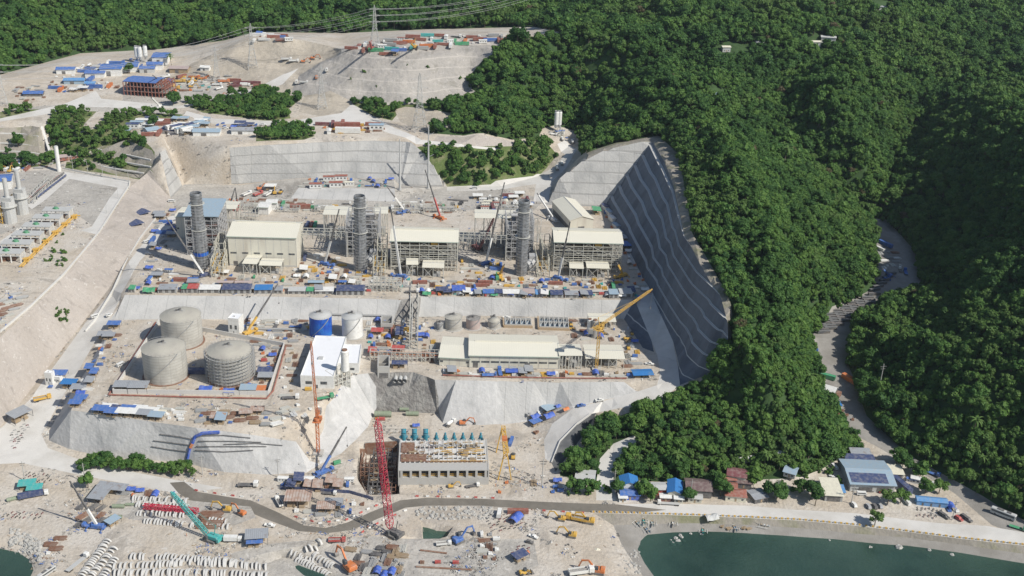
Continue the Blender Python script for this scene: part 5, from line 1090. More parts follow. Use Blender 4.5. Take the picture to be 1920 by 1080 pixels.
crane_to('mob', 298, 203, 283, 182, 100, 'white', 'white mobile crane left of the lone tree by the yard road', c2='white', split=.9)
crane_to('crawl', 697, 95, 693, 78, 148, 'red', 'red crawler crane at left edge of the hilltop yard', base='red', w=1.5)
crane_to('crawl', 778, 92, 771, 82, 145, 'yellow', 'yellow crawler crane on the hilltop container yard', base='yellow', w=1.5)
crane_to('mob', 303, 158, 286, 141, 112, 'lgrey', 'grey crane beside the blue roofed steel building', c2='lgrey')
def tower_crane(px, py, H, jt, cj, col, col2, label):
    loc = G(px, py); jib = at(*jt) - loc; rz = 0; t = Model('tower_crane'); t.part('base_block', MB().box(-3, 3, -3, 3, -.3, 1.2), M['conc'])
    m = t.part('mast', MB().lattice((0, 0, 1.2), (0, 0, H), 1.8, 1.8, int(H/2.2), .17), M[col]); t.part('slewing_platform', MB().cyl((0, 0, H), (0, 0, H+1.6), 1.9, n=12).box(-2.6, 2.6, -2.6, 2.6, H-.8, H-.5).box(1.3, 3.2, -1, 1, H+.4, H+2.8), M[col])
    d = Vector((jib.x, jib.y, 0)).normalized(); f = Vector((0, 0, H + 2)); t.part('jib', MB().lattice(f, f.lerp(jib, .93), 1.35, 1.1, 22, .13).lattice(f.lerp(jib, .93), jib, 1.1, .3, 2, .13), M[col2])
    cb = f - d * cj; cj_i = t.part('counter_jib', MB().lattice(f, cb, 1.5, 1.5, 5, .15).beam(f, f + Vector((0, 0, 7)) - d * 2, .4).cyl(f + Vector((0, 0, 7)) - d*2, f.lerp(jib, .75), .09, n=4).cyl(f + Vector((0, 0, 7)) - d*2, cb, .09, n=4), M[col])
    t.part('counterweight', MB().box(cb.x-1.6, cb.x+1.6, cb.y-1.6, cb.y+1.6, cb.z-2.4, cb.z+.8), M['dconc'], cj_i); t.part('hook_line', MB().cyl(jib, jib - Vector((0, 0, 14)), .07, n=4).box(jib.x-.4, jib.x+.4, jib.y-.4, jib.y+.4, jib.z-15.2, jib.z-14), M['dgrey'])
    return t.put(loc, rz, label, 'crane')
tower_crane(597, 850, 24, (583, 640, 92), 9, 'orange', 'orange', 'orange tower crane with steeply raised jib in front of the white building')
tower_crane(1118, 692, 31, (1223, 542, 74), 9, 'yellow', 'yellow', 'yellow tower crane with long jib reaching up to the right over the slope')
def gantry_truss(px, py, label):
    loc = G(px, py); t = Model('portal_crane'); mb = MB()
    for s in (-1, 1):
        mb.beam((s*4, -16, 0), (s*1.2, -16, 17), .7).beam((s*4, 14, 0), (s*1.2, 14, 17), .7)
    t.part('leg_frame', mb, M['yellow']); t.part('girder', MB().lattice((0, -18, 17.5), (0, 16, 17.5), 2.2, 2.2, 10, .35), M['yellow']); t.part('trolley', MB().box(-1.6, 1.6, -2, 2, 18.7, 20.2), M['orange']); return t.put(loc, R(4), label, 'crane')
gantry_truss(944, 872, 'yellow portal crane over the right end of the pump house')
for i, (x, y, h, w, lb) in enumerate([(703, 84, 44, 10, 'lattice transmission pylon behind the hilltop yard'), (474, 127, 50, 11, 'tall lattice pylon standing over the cream hill'), (604, 203, 46, 10, 'lattice pylon left of the spoil heap foot'),
                              (787, 244, 58, 13, 'large lattice pylon on the bare earth pad in front of the spoil heap'), (407, 150, 38, 8, 'faint lattice pylon left of the cream hill'), (6, 198, 46, 10, 'lattice pylon at the left edge of the plateau'), (1018, 18, 40, 9, 'lattice pylon on the far wooded ridge')]):
    pylon(h, w).put(G(x, y), R(20), lb, 'pylon')
for x, y, y2, lb in ((750, 357, 258, 'tapered steel monopole left of its taller twin in front of back wall'), (803, 354, 225, 'tallest steel monopole with curved arms in front of the knoll')):
    loc = G(x, y); h = 50 if y2 > 240 else 62; t = Model('steel_monopole'); p = t.part('pole', MB().cyl((0, 0, -.5), (0, 0, h), 1.25, .45, 12), M['lgrey']); t.part('footing', MB().cyl((0, 0, -.2), (0, 0, .8), 2.2, n=12), M['conc'])
    for k in range(3 if h > 55 else 2):
        z = h*(.86 - .17*k); t.part('arm', MB().tube([Vector((0, 0, z)), Vector((2.5, 0, z + .7)), Vector((5, 0, z + 2.4))], .22, 5), M['lgrey'], p)
    t.put(loc, R(0), lb, 'pole')
def cable(a, b, sag, label, r=.16, n=14, offs=((0, 0),)):
    mb = MB()
    for ox, oz in offs:
        pts = [a.lerp(b, i/n) + Vector((ox, 0, oz - sag * 4 * (i/n) * (1 - i/n))) for i in range(n + 1)]; mb.tube(pts, r, 4)
    o = link(bpy.data.objects.new('power_line', mb.mesh('power_line', M['silver']))); prop(o, label, 'cable'); THINGS.append(o)
pt = {k: G(*k) for k in ((703, 84), (474, 127), (604, 203), (787, 244), (6, 198), (1018, 18))}
for (a, b, sg, lb) in (((474, 127), (703, 84), 5, 'power lines strung between the cream hill pylon and the hilltop pylon'), ((703, 84), (1018, 18), 9, 'power lines rising from the hilltop pylon to the far ridge pylon'), ((6, 198), (474, 127), 12, 'power lines crossing from the left edge pylon to the cream hill pylon')):
    ha, hb = (50, 44) if a == (474, 127) else (44, 40) if a == (703, 84) else (46, 50)
    cable(pt[a] + Vector((0, 0, ha*.9)), pt[b] + Vector((0, 0, hb*.9)), sg, lb, .13, 14, ((-5, 0), (5, 0), (-5, -7), (5, -7), (-5, -14), (5, -14)))
def street_lamp(lh=12):
    t = Model('street_lamp'); p = t.part('pole', MB().cyl((0, 0, -.3), (0, 0, lh), .2, .11, 7), M['lgrey']); t.part('arm', MB().tube([Vector((0, 0, lh)), Vector((.9, 0, lh + .4)), Vector((2, 0, lh + .4))], .08, 5), M['lgrey'], p); t.part('lamp_head', MB().box(1.8, 2.7, -.18, .18, lh + .3, lh + .5), M['white'], p); return t
model('lamp', street_lamp)
def utility_pole(h=11):
    t = Model('utility_pole'); t.part('pole', MB().cyl((0, 0, -.3), (0, 0, h), .24, .15, 7), M['conc']); t.part('cross_arm', MB().box(-1.3, 1.3, -.08, .08, h-1.2, h-1.0).box(-.9, .9, -.08, .08, h-2.2, h-2.0), M['dgrey']); return t
model('upole', utility_pole)
put('upole', 1016, 912, 0, 'concrete lamp pole on the bare ground right of the pump house', 'pole', sc=1.8)
for x, y, lb in ((47, 902, 'utility pole leaning over the parked motorbikes near the left haul road'), (522, 895, 'pole with a thin shadow above the long grey road bend'), (160, 905, 'pole at the bend of the haul road beside the row of trees'), (1151, 917, 'pole left of the blue roofed house'), (1294, 935, 'pole in front of the dark brown roof'), (1455, 935, 'pole beside the big tree by the coast road'), (1785, 975, 'pole beside the light blue container'), (1596, 945, 'pole in the yard of the workshop with white vans'), (380, 890, 'pole beside the lower grid slope'), (1648, 730, 'tall thin floodlight mast right of the valley track')):
    put('upole', x, y, 15, lb, 'pole', sc=1.25 if y > 800 else 1.8)
for i, (x, y) in enumerate(((137, 318), (165, 325), (193, 332), (219, 337), (242, 345), (222, 372), (200, 400))): put('lamp', x, y, 200, 'slim street lamp along the concrete road of the left terrace', 'street lamp', 'street lamps on the left terrace road')
# ------------------------------------------------------------------ catalogue of small things
for c in ('rustred', 'blue', 'green', 'white', 'grey', 'orange', 'teal', 'navy', 'maroon'): model('cont_' + c, container, c)
for c in ('white', 'blue', 'navy', 'corr', 'sky', 'rustred', 'green', 'lblue', 'corrblue', 'cream'): model('cab_' + c, cabin, c)
for c in ('blue', 'navy', 'corr', 'corrust', 'white', 'red', 'green', 'lblue', 'corrblue', 'tarpblue', 'teal', 'orange'): model('shed_' + c, shed, c)
for c in ('tarpblue', 'green', 'red', 'white', 'orange', 'lgrey'): model('tent_' + c, tent, c)
for c in ('white', 'red', 'dgrey', 'silver', 'blue'):
    for k in ('pickup', 'van', 'suv'): model(k + '_' + c, car, c, k)
for c, b, l in (('white', 'tipper', 'white'), ('red', 'tipper', 'red'), ('orange', 'tipper', 'orange'), ('white', 'flat', 'dgrey'), ('white', 'box', 'white'), ('blue', 'flat', 'blue'), ('white', 'mixer', 'white'), ('yellow', 'tipper', 'yellow'), ('green', 'flat', 'green'), ('blue', 'tipper', 'silver')): model('truck_%s_%s' % (c, b), truck, c, b, 9.5, l)
model('lorry_navy', truck, 'white', 'box', 15, 'navy'); model('lorry_flat', truck, 'white', 'flat', 14, 'lgrey'); model('coach', bus)
for c in ('yellow', 'orange', 'blue', 'red'): model('exc_' + c, excavator, c)
model('loader_yellow', loader, 'yellow')
for c, c2 in (('red', 'maroon'), ('black', 'black'), ('blue', 'dgrey'), ('silver', 'grey')): model('moto_' + c, motorbike, c2)
for c in ('orange', 'blue', 'white'): model('person_' + c, person, c)
for c in ('rust', 'steel', 'grey', 'wood', 'yellow', 'dgrey', 'white'): model('beams_' + c, stackpile, 'beam_stack', c, 6, 7, .6, len(c)); model('pipes_' + c, stackpile, 'pipe_stack', c, 6, 8, .6, len(c))
for c in ('wood', 'blue', 'white', 'grey', 'orange', 'rust', 'teal'): model('crates_' + c, crates, c, len(c) + 3)
for c in ('blue', 'white', 'yellow', 'red', 'green'): model('gen_' + c, genset, c)
model('toilet', toilet, 'blue'); model('bigpipe', bigpipe); model('bigpipew', bigpipe, 'lgrey', 6, 1.3); model('seg', segment)
for i in range(5): model('rock%d' % i, boulder, i + 1, 1.0)
for c in ('boat', 'lblue', 'teal', 'white'): model('boat_' + c, boat, c)
def spoil(seed, m):
    rnd = random.Random(seed); mb = MB(); n = 26; vs = [(0, 0, .36)]; J = ((.15, .35), (.3, .31), (.45, .24), (.6, .16), (.75, .08), (.9, .02), (1.05, -.08))
    for j, (rr, z) in enumerate(J):
        for i in range(n):
            a = 2*math.pi*i/n; d = Vector((math.cos(a), math.sin(a), 0)); q = rr * (1 + .45 * noise.noise(d * 1.1 + Vector((seed * 7.3, 0, 0)))); e = d * q
            vs.append((e.x * 1.25, e.y * .9, z * 1.25 + (.16 * noise.noise(e * 3 + Vector((0, seed * 5., 1))) + .07 * noise.noise(e * 9)) * (1 if j < 6 else .2)))
    fs = [(0, 1+i, 1+(i+1) % n) for i in range(n)] + [(1+j*n+i, 1+(j+1)*n+i, 1+(j+1)*n+(i+1) % n, 1+j*n+(i+1) % n) for j in range(len(J)-1) for i in range(n)]; mb.v = [(a * 10, b * 10, c * 10) for a, b, c in mb.v]; t = Model('earth_mound'); t.part('mound', mb.add(vs, fs), M[m], smooth=True); return t
for i, m_ in enumerate(('rock', 'cream', 'dirt2', 'spoil')): model('mound_' + m_, spoil, i, m_)
DESC = {}
for c, w in NAMEC.items():
    DESC['cont_' + c] = (w + ' shipping container', 'container'); DESC['cab_' + c] = ('site cabin with %s roof' % w, 'cabin'); DESC['shed_' + c] = ('open work shelter with %s roof' % w, 'shelter')
    DESC['tent_' + c] = ('%s tarpaulin tent' % w, 'tent'); DESC['pickup_' + c] = (w + ' pickup truck', 'pickup'); DESC['van_' + c] = (w + ' van', 'van'); DESC['suv_' + c] = (w + ' car', 'car')
    DESC['truck_%s_tipper' % c] = (w + ' dump truck', 'truck'); DESC['truck_%s_flat' % c] = (w + ' flatbed truck', 'truck'); DESC['truck_%s_box' % c] = (w + ' box truck', 'truck'); DESC['truck_%s_mixer' % c] = (w + ' concrete mixer truck', 'truck')
    DESC['exc_' + c] = (w + ' excavator', 'excavator'); DESC['moto_' + c] = ('parked motorbike', 'motorbike'); DESC['person_' + c] = ('worker in helmet and %s top' % w, 'person')
    DESC['beams_' + c] = ('stack of %s beams' % w, 'stack'); DESC['pipes_' + c] = ('stack of %s pipes' % w, 'stack'); DESC['crates_' + c] = ('pallet with %s load' % w, 'pallet'); DESC['gen_' + c] = (w + ' generator', 'generator'); DESC['boat_' + c] = (w + ' outrigger boat', 'boat')
DESC.update(toilet=('blue portable toilet', 'toilet'), loader_yellow=('yellow wheel loader', 'loader'), rock0=('pale rounded boulder', 'boulder'), rock1=('pale rounded boulder', 'boulder'), rock2=('pale rounded boulder', 'boulder'), rock3=('pale rounded boulder', 'boulder'), rock4=('pale rounded boulder', 'boulder'),
            coach=('long white coach', 'bus'), lorry_navy=('long lorry with navy trailer', 'lorry'), lorry_flat=('long flatbed lorry', 'lorry'), bigpipe=('large ribbed pale green pipe', 'pipe'))
PLUR = {'bus': 'buses', 'lorry': 'lorries'}
USED = []
def one(key, px, py, rz, where, sc=1, label=None, group=None, dz=0, clear=None):
    d, c = DESC.get(key, (key, key)); p = G(px, py); p.z += dz
    USED.append((p.x, p.y, clear or 3)); sc = sc * .1 if key.startswith('mound') else sc; return ML[key].put(p, R(rz), label or (d + ' ' + where), c, group or (None if label else '%s %s' % (PLUR.get(c, c + 's'), where)), sc)
def sy(x, y): return C(x, y)
def scat(poly, n, keys, where, mind=5, seed=1, sc=(.85, 1.1), rots=(4, 94), jit=5):
    rnd = random.Random(seed * 31 + n); xs = [p[0] for p in poly]; ys = [p[1] for p in poly]; done = 0; tries = 0; mine = {}
    while done < n and tries < n * 14:
        tries += 1; x, y = rnd.uniform(min(xs), max(xs)), rnd.uniform(min(ys), max(ys))
        if not inside(x, y, poly): continue
        p = G(x, y)
        if any((p.x - q[0]) ** 2 + (p.y - q[1]) ** 2 < ((mind + q[2]) * .5) ** 2 * 1.0 for q in USED): continue
        key = rnd.choice(keys); d, c = DESC[key]; USED.append((p.x, p.y, mind)); lab = d + ' ' + where
        rz = R(rnd.choice(rots) + rnd.uniform(-jit, jit)); ML[key].put(p, rz, lab, c, '%s %s' % (PLUR.get(c, c + 's'), where), rnd.uniform(*sc)); done += 1
# ------------------------------------------------------------------ upper terrace: row of roofed sheds along the edge
def edge_shed(x0, x1, y, roof, D, H, what, wall='lgrey', rnd=None):
    loc, rz, Wd = FR((x0, y), (x1, y)); t = Model('roofed_shed'); tl = .5
    w = t.part('wall', MB().box(.1, Wd-.1, .3, D-.2, 0, H-.25), M[wall]); ro = t.part('roof', MB().prismx([(-.5, H-.2), (D+.3, H+tl), (D+.3, H+tl+.12), (-.5, H-.08)], 0, Wd), M[roof])
    n = max(2, int(Wd / 4)); o = MB(); 
    for i in range(n): o.box(Wd*(i+.15)/n, Wd*(i+.7)/n, .22, .29, .3, H-.8)
    t.part('opening', o, M['dgrey'], w); p = MB()
    for i in range(n + 1): p.beam((min(Wd-.1, Wd*i/n + .05), -.3, 0), (min(Wd-.1, Wd*i/n+.05), -.3, H-.2), .14)
    t.part('post', p, M['dgrey']); L = '%s roof on upper terrace edge %s' % (NAMEC.get(roof, roof), what); return t.put(loc, rz, L, 'shed')
for x0, x1, y, rf, D, H, wh in [(241, 253, 549, 'green', 6, 3.2, 'at its far left end'), (296, 331, 550, 'corr', 8, 3.5, 'right of the green dome tent'), (340, 351, 550, 'green', 7, 4, 'touching the red roof'), (351, 372, 550, 'red', 7, 4.2, 'below the left stack'), (373, 413, 550, 'white', 7, 3.4, 'between red and navy roofs'),
        (415, 471, 551, 'navy', 9, 3.8, 'the longer one below clad hall'), (477, 511, 551, 'corrblue', 8, 3.6, 'just right of the long navy roof'), (513, 530, 551, 'corr', 7, 3.2, 'below the right end of the clad hall'), (540, 573, 552, 'lgrey', 6, 3, 'left of the small green roof'), (574, 588, 552, 'green', 6, 3, 'between pale roofs'), (590, 626, 552, 'white', 6, 3, 'left of the second navy roof'),
        (630, 684, 554, 'navy', 9, 4.2, 'left of the white truss bridge'), (847, 873, 553, 'tarpblue', 8, 4, 'below the gap between middle and right halls'), (905, 927, 556, 'blue', 6, 3, 'below the right stack, left part'), (928, 943, 556, 'navy', 6, 3.2, 'beside the bright blue roof'), (943, 975, 557, 'white', 6, 3.2, 'below the right stack'),
        (980, 1003, 557, 'pinkroof', 7, 3.4, 'faded, right of the long white roof'), (1004, 1009, 558, 'sky', 7, 3, 'tiny one beside the faded roof'), (1010, 1025, 558, 'navy', 7, 3.2, 'left one of two below the right hall'), (1032, 1056, 559, 'navy', 7, 3.2, 'right one of two below the right hall'), (1059, 1085, 559, 'corr', 6, 3, 'below the right canopies'), (1098, 1112, 559, 'navy', 7, 3, 'right of the grey corrugated one'),
        (1142, 1160, 560, 'lblue', 8, 4, 'near the right end of the row'), (1162, 1186, 558, 'lgrey', 8, 3.6, 'second from the right end'), (1178, 1192, 553, 'navy', 8, 3.2, 'at the right end by the ramp road')]: edge_shed(x0, x1, y, rf, D, H, wh)
one('tent_green', 281, 549, 4, 'between two grey sheds at the left terrace edge', 1.5)
one('tent_tarpblue', 885, 548, 4, 'among the sheds right of the bright blue roof', 1.2); one('tent_orange', 866, 545, 4, 'behind the bright blue shed roof', .9)
def long_shelter(x0, x1, y, roof, D, H, label):
    loc, rz, Wd = FR((x0, y), (x1, y)); t = Model('long_shelter'); ro = t.part('roof', MB().prismx([(0, H), (D/2, H+.6), (D, H), (D, H+.15), (D/2, H+.75), (0, H+.15)], 0, Wd), M[roof]); p = MB(); n = int(Wd/5)
    for i in range(n + 1):
        for yy in (.3, D-.3): p.beam((Wd*i/n, yy, 0), (Wd*i/n, yy, H), .16)
    t.part('post', p, M['dgrey']); t.part('stored_goods', MB().box(Wd*.1, Wd*.4, D*.2, D*.8, 0, H*.5).box(Wd*.5, Wd*.8, D*.3, D*.7, 0, H*.4), M['wood']); return t.put(loc, rz, label, 'shelter')
for a in [(407, 438, 537, 'pinkroof', 4, 3, 'long narrow shelter behind the navy roof, left one'), (440, 472, 537, 'pinkroof', 4, 3, 'long narrow shelter behind the navy roof, right one'), (577, 608, 537, 'lblue', 5, 3, 'pale blue shelter behind the sheds below the middle yard'), (634, 650, 536, 'blue', 4, 3, 'small blue shelter behind the second navy roof'), (734, 764, 696 - 3, 'navy', 6, 4, 'navy roofed shelter beside the concrete box above the rock face'), (741, 756, 640, 'navy', 14, 5, 'navy roofed shelter left of the conveyor bridge foot'),
          (247, 272, 425, 'navy', 13, 3.5, 'navy roofed shelter on the left bank, the lower of two'), (263, 284, 404, 'navy', 17, 3.5, 'navy roofed shelter on the left bank, the upper of two'), (1187, 1226, 712, 'corrblue', 9, 3.5, 'blue corrugated shelter at the right end of the workshop terrace'), (948, 976, 706, 'tarpblue', 6, 3, 'bright blue cover in front of the workshop hall door'), (904, 926, 709, 'blue', 4, 1.6, 'low blue cover in front of the workshop hall')]: long_shelter(*a)
XX = ['beams_steel', 'beams_rust', 'pipes_steel', 'pipes_grey', 'crates_wood', 'crates_grey', 'crates_white', 'crates_blue', 'gen_blue', 'gen_white', 'beams_yellow', 'pipes_rust', 'crates_rust', 'beams_grey', 'pipes_white']
scat([(300, 505), (360, 520), (380, 535), (262, 536)], 42, XX + ['cont_blue', 'cab_blue', 'tent_tarpblue', 'shed_corr', 'truck_white_flat', 'cont_rustred'], 'on the yard below the left stack', 6, 1)
scat([(400, 508), (430, 516), (455, 520), (540, 520), (565, 500), (600, 500), (740, 518), (740, 534), (400, 534)], 85, XX + ['shed_white', 'crates_orange', 'tent_white', 'gen_green', 'pipes_yellow'], 'in front of the clad turbine hall and middle stack', 5, 2)
scat([(745, 524), (860, 524), (880, 515), (1000, 522), (1180, 525), (1205, 545), (1150, 542), (745, 538)], 100, XX + ['cont_green', 'crates_orange', 'cont_rustred', 'crates_teal', 'pipes_yellow', 'tent_tarpblue'], 'in front of the middle and right turbine halls', 5, 3)
scat([(862, 490), (940, 492), (945, 512), (866, 512)], 22, XX + ['truck_blue_flat', 'gen_yellow', 'cont_blue'], 'in the yard between middle turbine hall and right stack', 6, 4)
scat([(566, 470), (640, 484), (645, 500), (566, 500)], 20, XX + ['cont_navy', 'gen_yellow'], 'in the shaded yard left of the middle stack', 6, 5)
scat([(243, 541), (700, 545), (700, 548), (243, 545)], 40, ['crates_wood', 'crates_blue', 'tent_tarpblue', 'crates_orange', 'tent_white', 'gen_red', 'beams_steel', 'shed_corr'], 'behind the sheds of the left terrace edge', 4, 6, jit=10)
scat([(790, 548), (1190, 552), (1200, 557), (790, 555)], 46, ['crates_wood', 'crates_teal', 'tent_green', 'tent_tarpblue', 'crates_orange', 'tent_white', 'shed_corr', 'shed_white', 'gen_red', 'shed_navy'], 'among the sheds of the right terrace edge', 4, 7, jit=10)
scat([(450, 378), (600, 380), (720, 384), (870, 386), (880, 400), (460, 396)], 52, XX + ['cont_rustred', 'cont_green', 'cont_white', 'truck_white_flat', 'pickup_white', 'cab_white'], 'on the service yard behind the turbine halls', 7, 8)
scat([(890, 372), (985, 366), (1000, 382), (985, 396), (890, 396)], 34, ['cab_white', 'cont_rustred', 'cont_maroon', 'cab_rustred', 'shed_white', 'crates_blue', 'truck_white_tipper', 'pipes_dgrey', 'gen_blue', 'cab_cream'], 'in the office compound behind the right stack', 7, 9)
scat([(300, 400), (335, 392), (332, 440), (300, 480), (270, 520), (262, 500)], 30, ['cont_blue', 'cont_navy', 'tent_tarpblue', 'crates_grey', 'suv_white', 'shed_corr', 'pipes_grey', 'beams_rust', 'suv_dgrey'], 'in the shaded yard left of the boiler', 6, 10)
for i, (x, y, k) in enumerate(((577, 424, 'cont_navy'), (584, 424, 'cont_rustred'), (591, 424, 'cont_green'))): one(k, x, y, 94, 'standing end on behind the clad turbine hall')
one('cont_rustred', 563, 391, 4, 'lying lengthwise behind the clad turbine hall', 1.5); one('cont_green', 583, 391, 4, 'right of the long red container')
for x, y, k in ((1135, 392, 'dgrey'), (1142, 402, 'lgrey'), (1148, 414, 'white'), (1155, 428, 'lgrey'), (1160, 440, 'white'), (1166, 452, 'corr'), (1172, 466, 'blue'), (1118, 400, 'green')):
    one({'dgrey': 'cab_navy', 'lgrey': 'cab_lblue', 'white': 'cab_white', 'corr': 'shed_corr', 'blue': 'shed_blue', 'green': 'shed_green'}[k], x, y, 110 if k != 'green' else 94, 'beside the foot of the shaded cut slope', 1.35)
scat([(1125, 385), (1135, 385), (1220, 548), (1205, 548)], 34, ['crates_white', 'crates_blue', 'gen_white', 'tent_tarpblue', 'tent_white', 'beams_steel', 'crates_orange', 'crates_rust'], 'along the foot of the shaded cut slope', 4, 11)
# small raised platform and the dig behind the plant
for i, (x, y, k, s) in enumerate(((617, 338, 'cab_rustred', 1.5), (640, 337, 'cab_rustred', 1.6), (592, 352, 'cab_rustred', 1.6), (630, 350, 'cab_rustred', 1.7), (655, 347, 'cab_cream', 1.2))): one(k, x, y, 8, 'on the raised platform below the back wall', s, '%s timber walled hut with pale roof on the raised platform' % ('first', 'second', 'third', 'fourth', 'fifth')[i])
scat([(565, 336), (735, 337), (735, 352), (565, 351)], 26, ['crates_blue', 'crates_teal', 'gen_blue', 'crates_orange', 'pipes_grey', 'beams_steel', 'tent_tarpblue', 'truck_blue_flat'], 'on the raised platform below the back wall', 6, 12)
for x, y, k, r in ((463, 366, 'truck_white_tipper', 60), (484, 366, 'truck_red_tipper', 60), (503, 366, 'truck_white_tipper', 70), (487, 356, 'exc_orange', 30), (515, 364, 'exc_yellow', 100), (527, 362, 'loader_yellow', 80), (508, 355, 'shed_white', 5)): one(k, x, y, r, 'in the dig below the back wall', 1.2)
for x, y, s in ((410, 366, 7), (380, 372, 5), (440, 372, 4)): one('mound_cream', x, y, 0, '', s, 'low cream earth mound below the back wall, %s' % {7: 'the biggest', 5: 'at the left', 4: 'beside the dump trucks'}[s])
one('mound_rock', 836, 372, 0, '', 7, 'grey gravel mound behind the middle turbine hall')
scat([(840, 374), (870, 376), (868, 384), (842, 383)], 6, ['pipes_dgrey'], 'behind the grey gravel mound', 5, 13)
scat([(400, 372), (560, 372), (560, 378), (400, 380)], 12, ['pipes_white', 'crates_orange', 'beams_steel', 'pipes_rust'], 'on the dusty strip behind the halls', 6, 14)
scat([(750, 378), (830, 380), (830, 392), (750, 392)], 18, ['pipes_white', 'gen_white', 'beams_steel', 'crates_white', 'pipes_rust'], 'in the switchyard behind the middle hall', 5, 15)
# ------------------------------------------------------------------ tank terrace
IN = 'inside the bund around the tanks'
for x, y, k, s in ((232, 731, 'shed_corr', 1.3), (261, 733, 'shed_corr', 1.4), (387, 734, 'tent_tarpblue', 1.4), (430, 737, 'tent_tarpblue', 1.2), (466, 736, 'shed_lblue', 1.2), (486, 736, 'shed_orange', 1.0), (498, 712, 'shed_corr', 1.1), (497, 702, 'shed_navy', 1.1), (366, 700, 'cont_navy', 1.3)): one(k, x, y, 4, IN, s)
scat([(240, 734), (500, 738), (528, 655), (480, 655), (485, 720), (400, 733)], 34, ['crates_blue', 'crates_rust', 'crates_wood', 'beams_rust', 'tent_tarpblue', 'gen_red', 'pipes_rust', 'crates_grey', 'crates_orange'], IN, 4, 16)
WH = 'along left edge of the tank terrace'
scat([(205, 608), (230, 610), (190, 690), (165, 740), (140, 765), (148, 730), (175, 680)], 42, ['crates_blue', 'tent_tarpblue', 'crates_orange', 'shed_corr', 'beams_rust', 'crates_white', 'beams_wood', 'gen_blue', 'shed_blue', 'pipes_white'], WH, 5, 17)
k = 0
for x, y, c in ((189, 774, 'blue'), (205, 771, 'white'), (212, 779, 'blue'), (222, 774, 'navy'), (233, 779, 'white'), (240, 774, 'blue'), (252, 780, 'white'), (262, 774, 'white'), (272, 782, 'corr'), (284, 778, 'white'), (294, 786, 'lblue'), (300, 778, 'cream')):
    one('shed_' + c if c not in ('cream',) else 'cab_cream', x, y, -4, 'in the front row of the tank terrace', 1.05); k += 1
scat([(300, 765), (345, 765), (345, 790), (300, 785)], 16, ['crates_white', 'beams_steel', 'gen_white', 'crates_grey', 'pipes_white'], 'right of the front shed row', 4, 18)
scat([(370, 768), (500, 772), (500, 796), (372, 792)], 36, ['beams_rust', 'pipes_rust', 'beams_rust', 'beams_wood', 'beams_grey', 'shed_corrust', 'crates_blue'], 'in the rusty steel store', 5, 19, rots=(4, 10))
one('shed_lblue', 415, 790, 95, 'standing among the rusty steel at the terrace front', 1.1)
scat([(430, 598), (590, 602), (590, 615), (540, 625), (560, 640), (530, 640), (440, 612)], 40, XX + ['truck_white_flat', 'truck_blue_flat', 'crates_orange', 'exc_yellow', 'tent_tarpblue'], 'on the yard behind the three tanks', 5, 20)
scat([(478, 640), (538, 645), (545, 655), (480, 652)], 14, ['beams_steel', 'pipes_grey', 'beams_grey', 'pipes_steel', 'pipes_rust'], 'between the bund and the blue wrapped tank', 5, 21, rots=(4, 4))
scat([(545, 660), (560, 660), (545, 740), (530, 745), (528, 700)], 12, ['crates_wood', 'beams_steel', 'crates_white', 'pipes_rust'], 'between the bund and the white building', 5, 22)
scat([(690, 600), (760, 605), (765, 650), (745, 668), (690, 668)], 44, XX + ['tent_tarpblue', 'crates_teal', 'shed_red', 'crates_orange', 'cont_rustred', 'tent_green'], 'left of the conveyor bridge foot', 5, 23)
scat([(786, 610), (812, 612), (815, 676), (788, 678)], 22, XX + ['tent_tarpblue', 'gen_blue'], 'right of the conveyor bridge foot', 5, 24)
scat([(832, 697), (1185, 700), (1180, 707), (832, 704)], 74, XX + ['tent_tarpblue', 'crates_orange', 'shed_blue', 'gen_yellow', 'truck_blue_flat', 'shed_corr'], 'in front of the workshop hall', 4, 25)
scat([(1170, 640), (1190, 640), (1200, 680), (1172, 690)], 16, XX + ['loader_yellow', 'tent_tarpblue'], 'right of the open sided shed', 5, 26)
scat([(1068, 600), (1100, 600), (1200, 610), (1200, 625), (1130, 640), (1070, 635)], 20, ['crates_blue', 'tent_tarpblue', 'pipes_steel', 'toilet', 'beams_rust', 'loader_yellow', 'crates_grey'], 'around the yellow tower crane', 6, 27)
scat([(560, 756), (520, 765), (515, 800), (560, 790), (600, 765)], 26, ['beams_white', 'crates_white', 'beams_steel', 'beams_white'], 'on the edge below the white building', 5, 28, rots=(30, 35, 120))
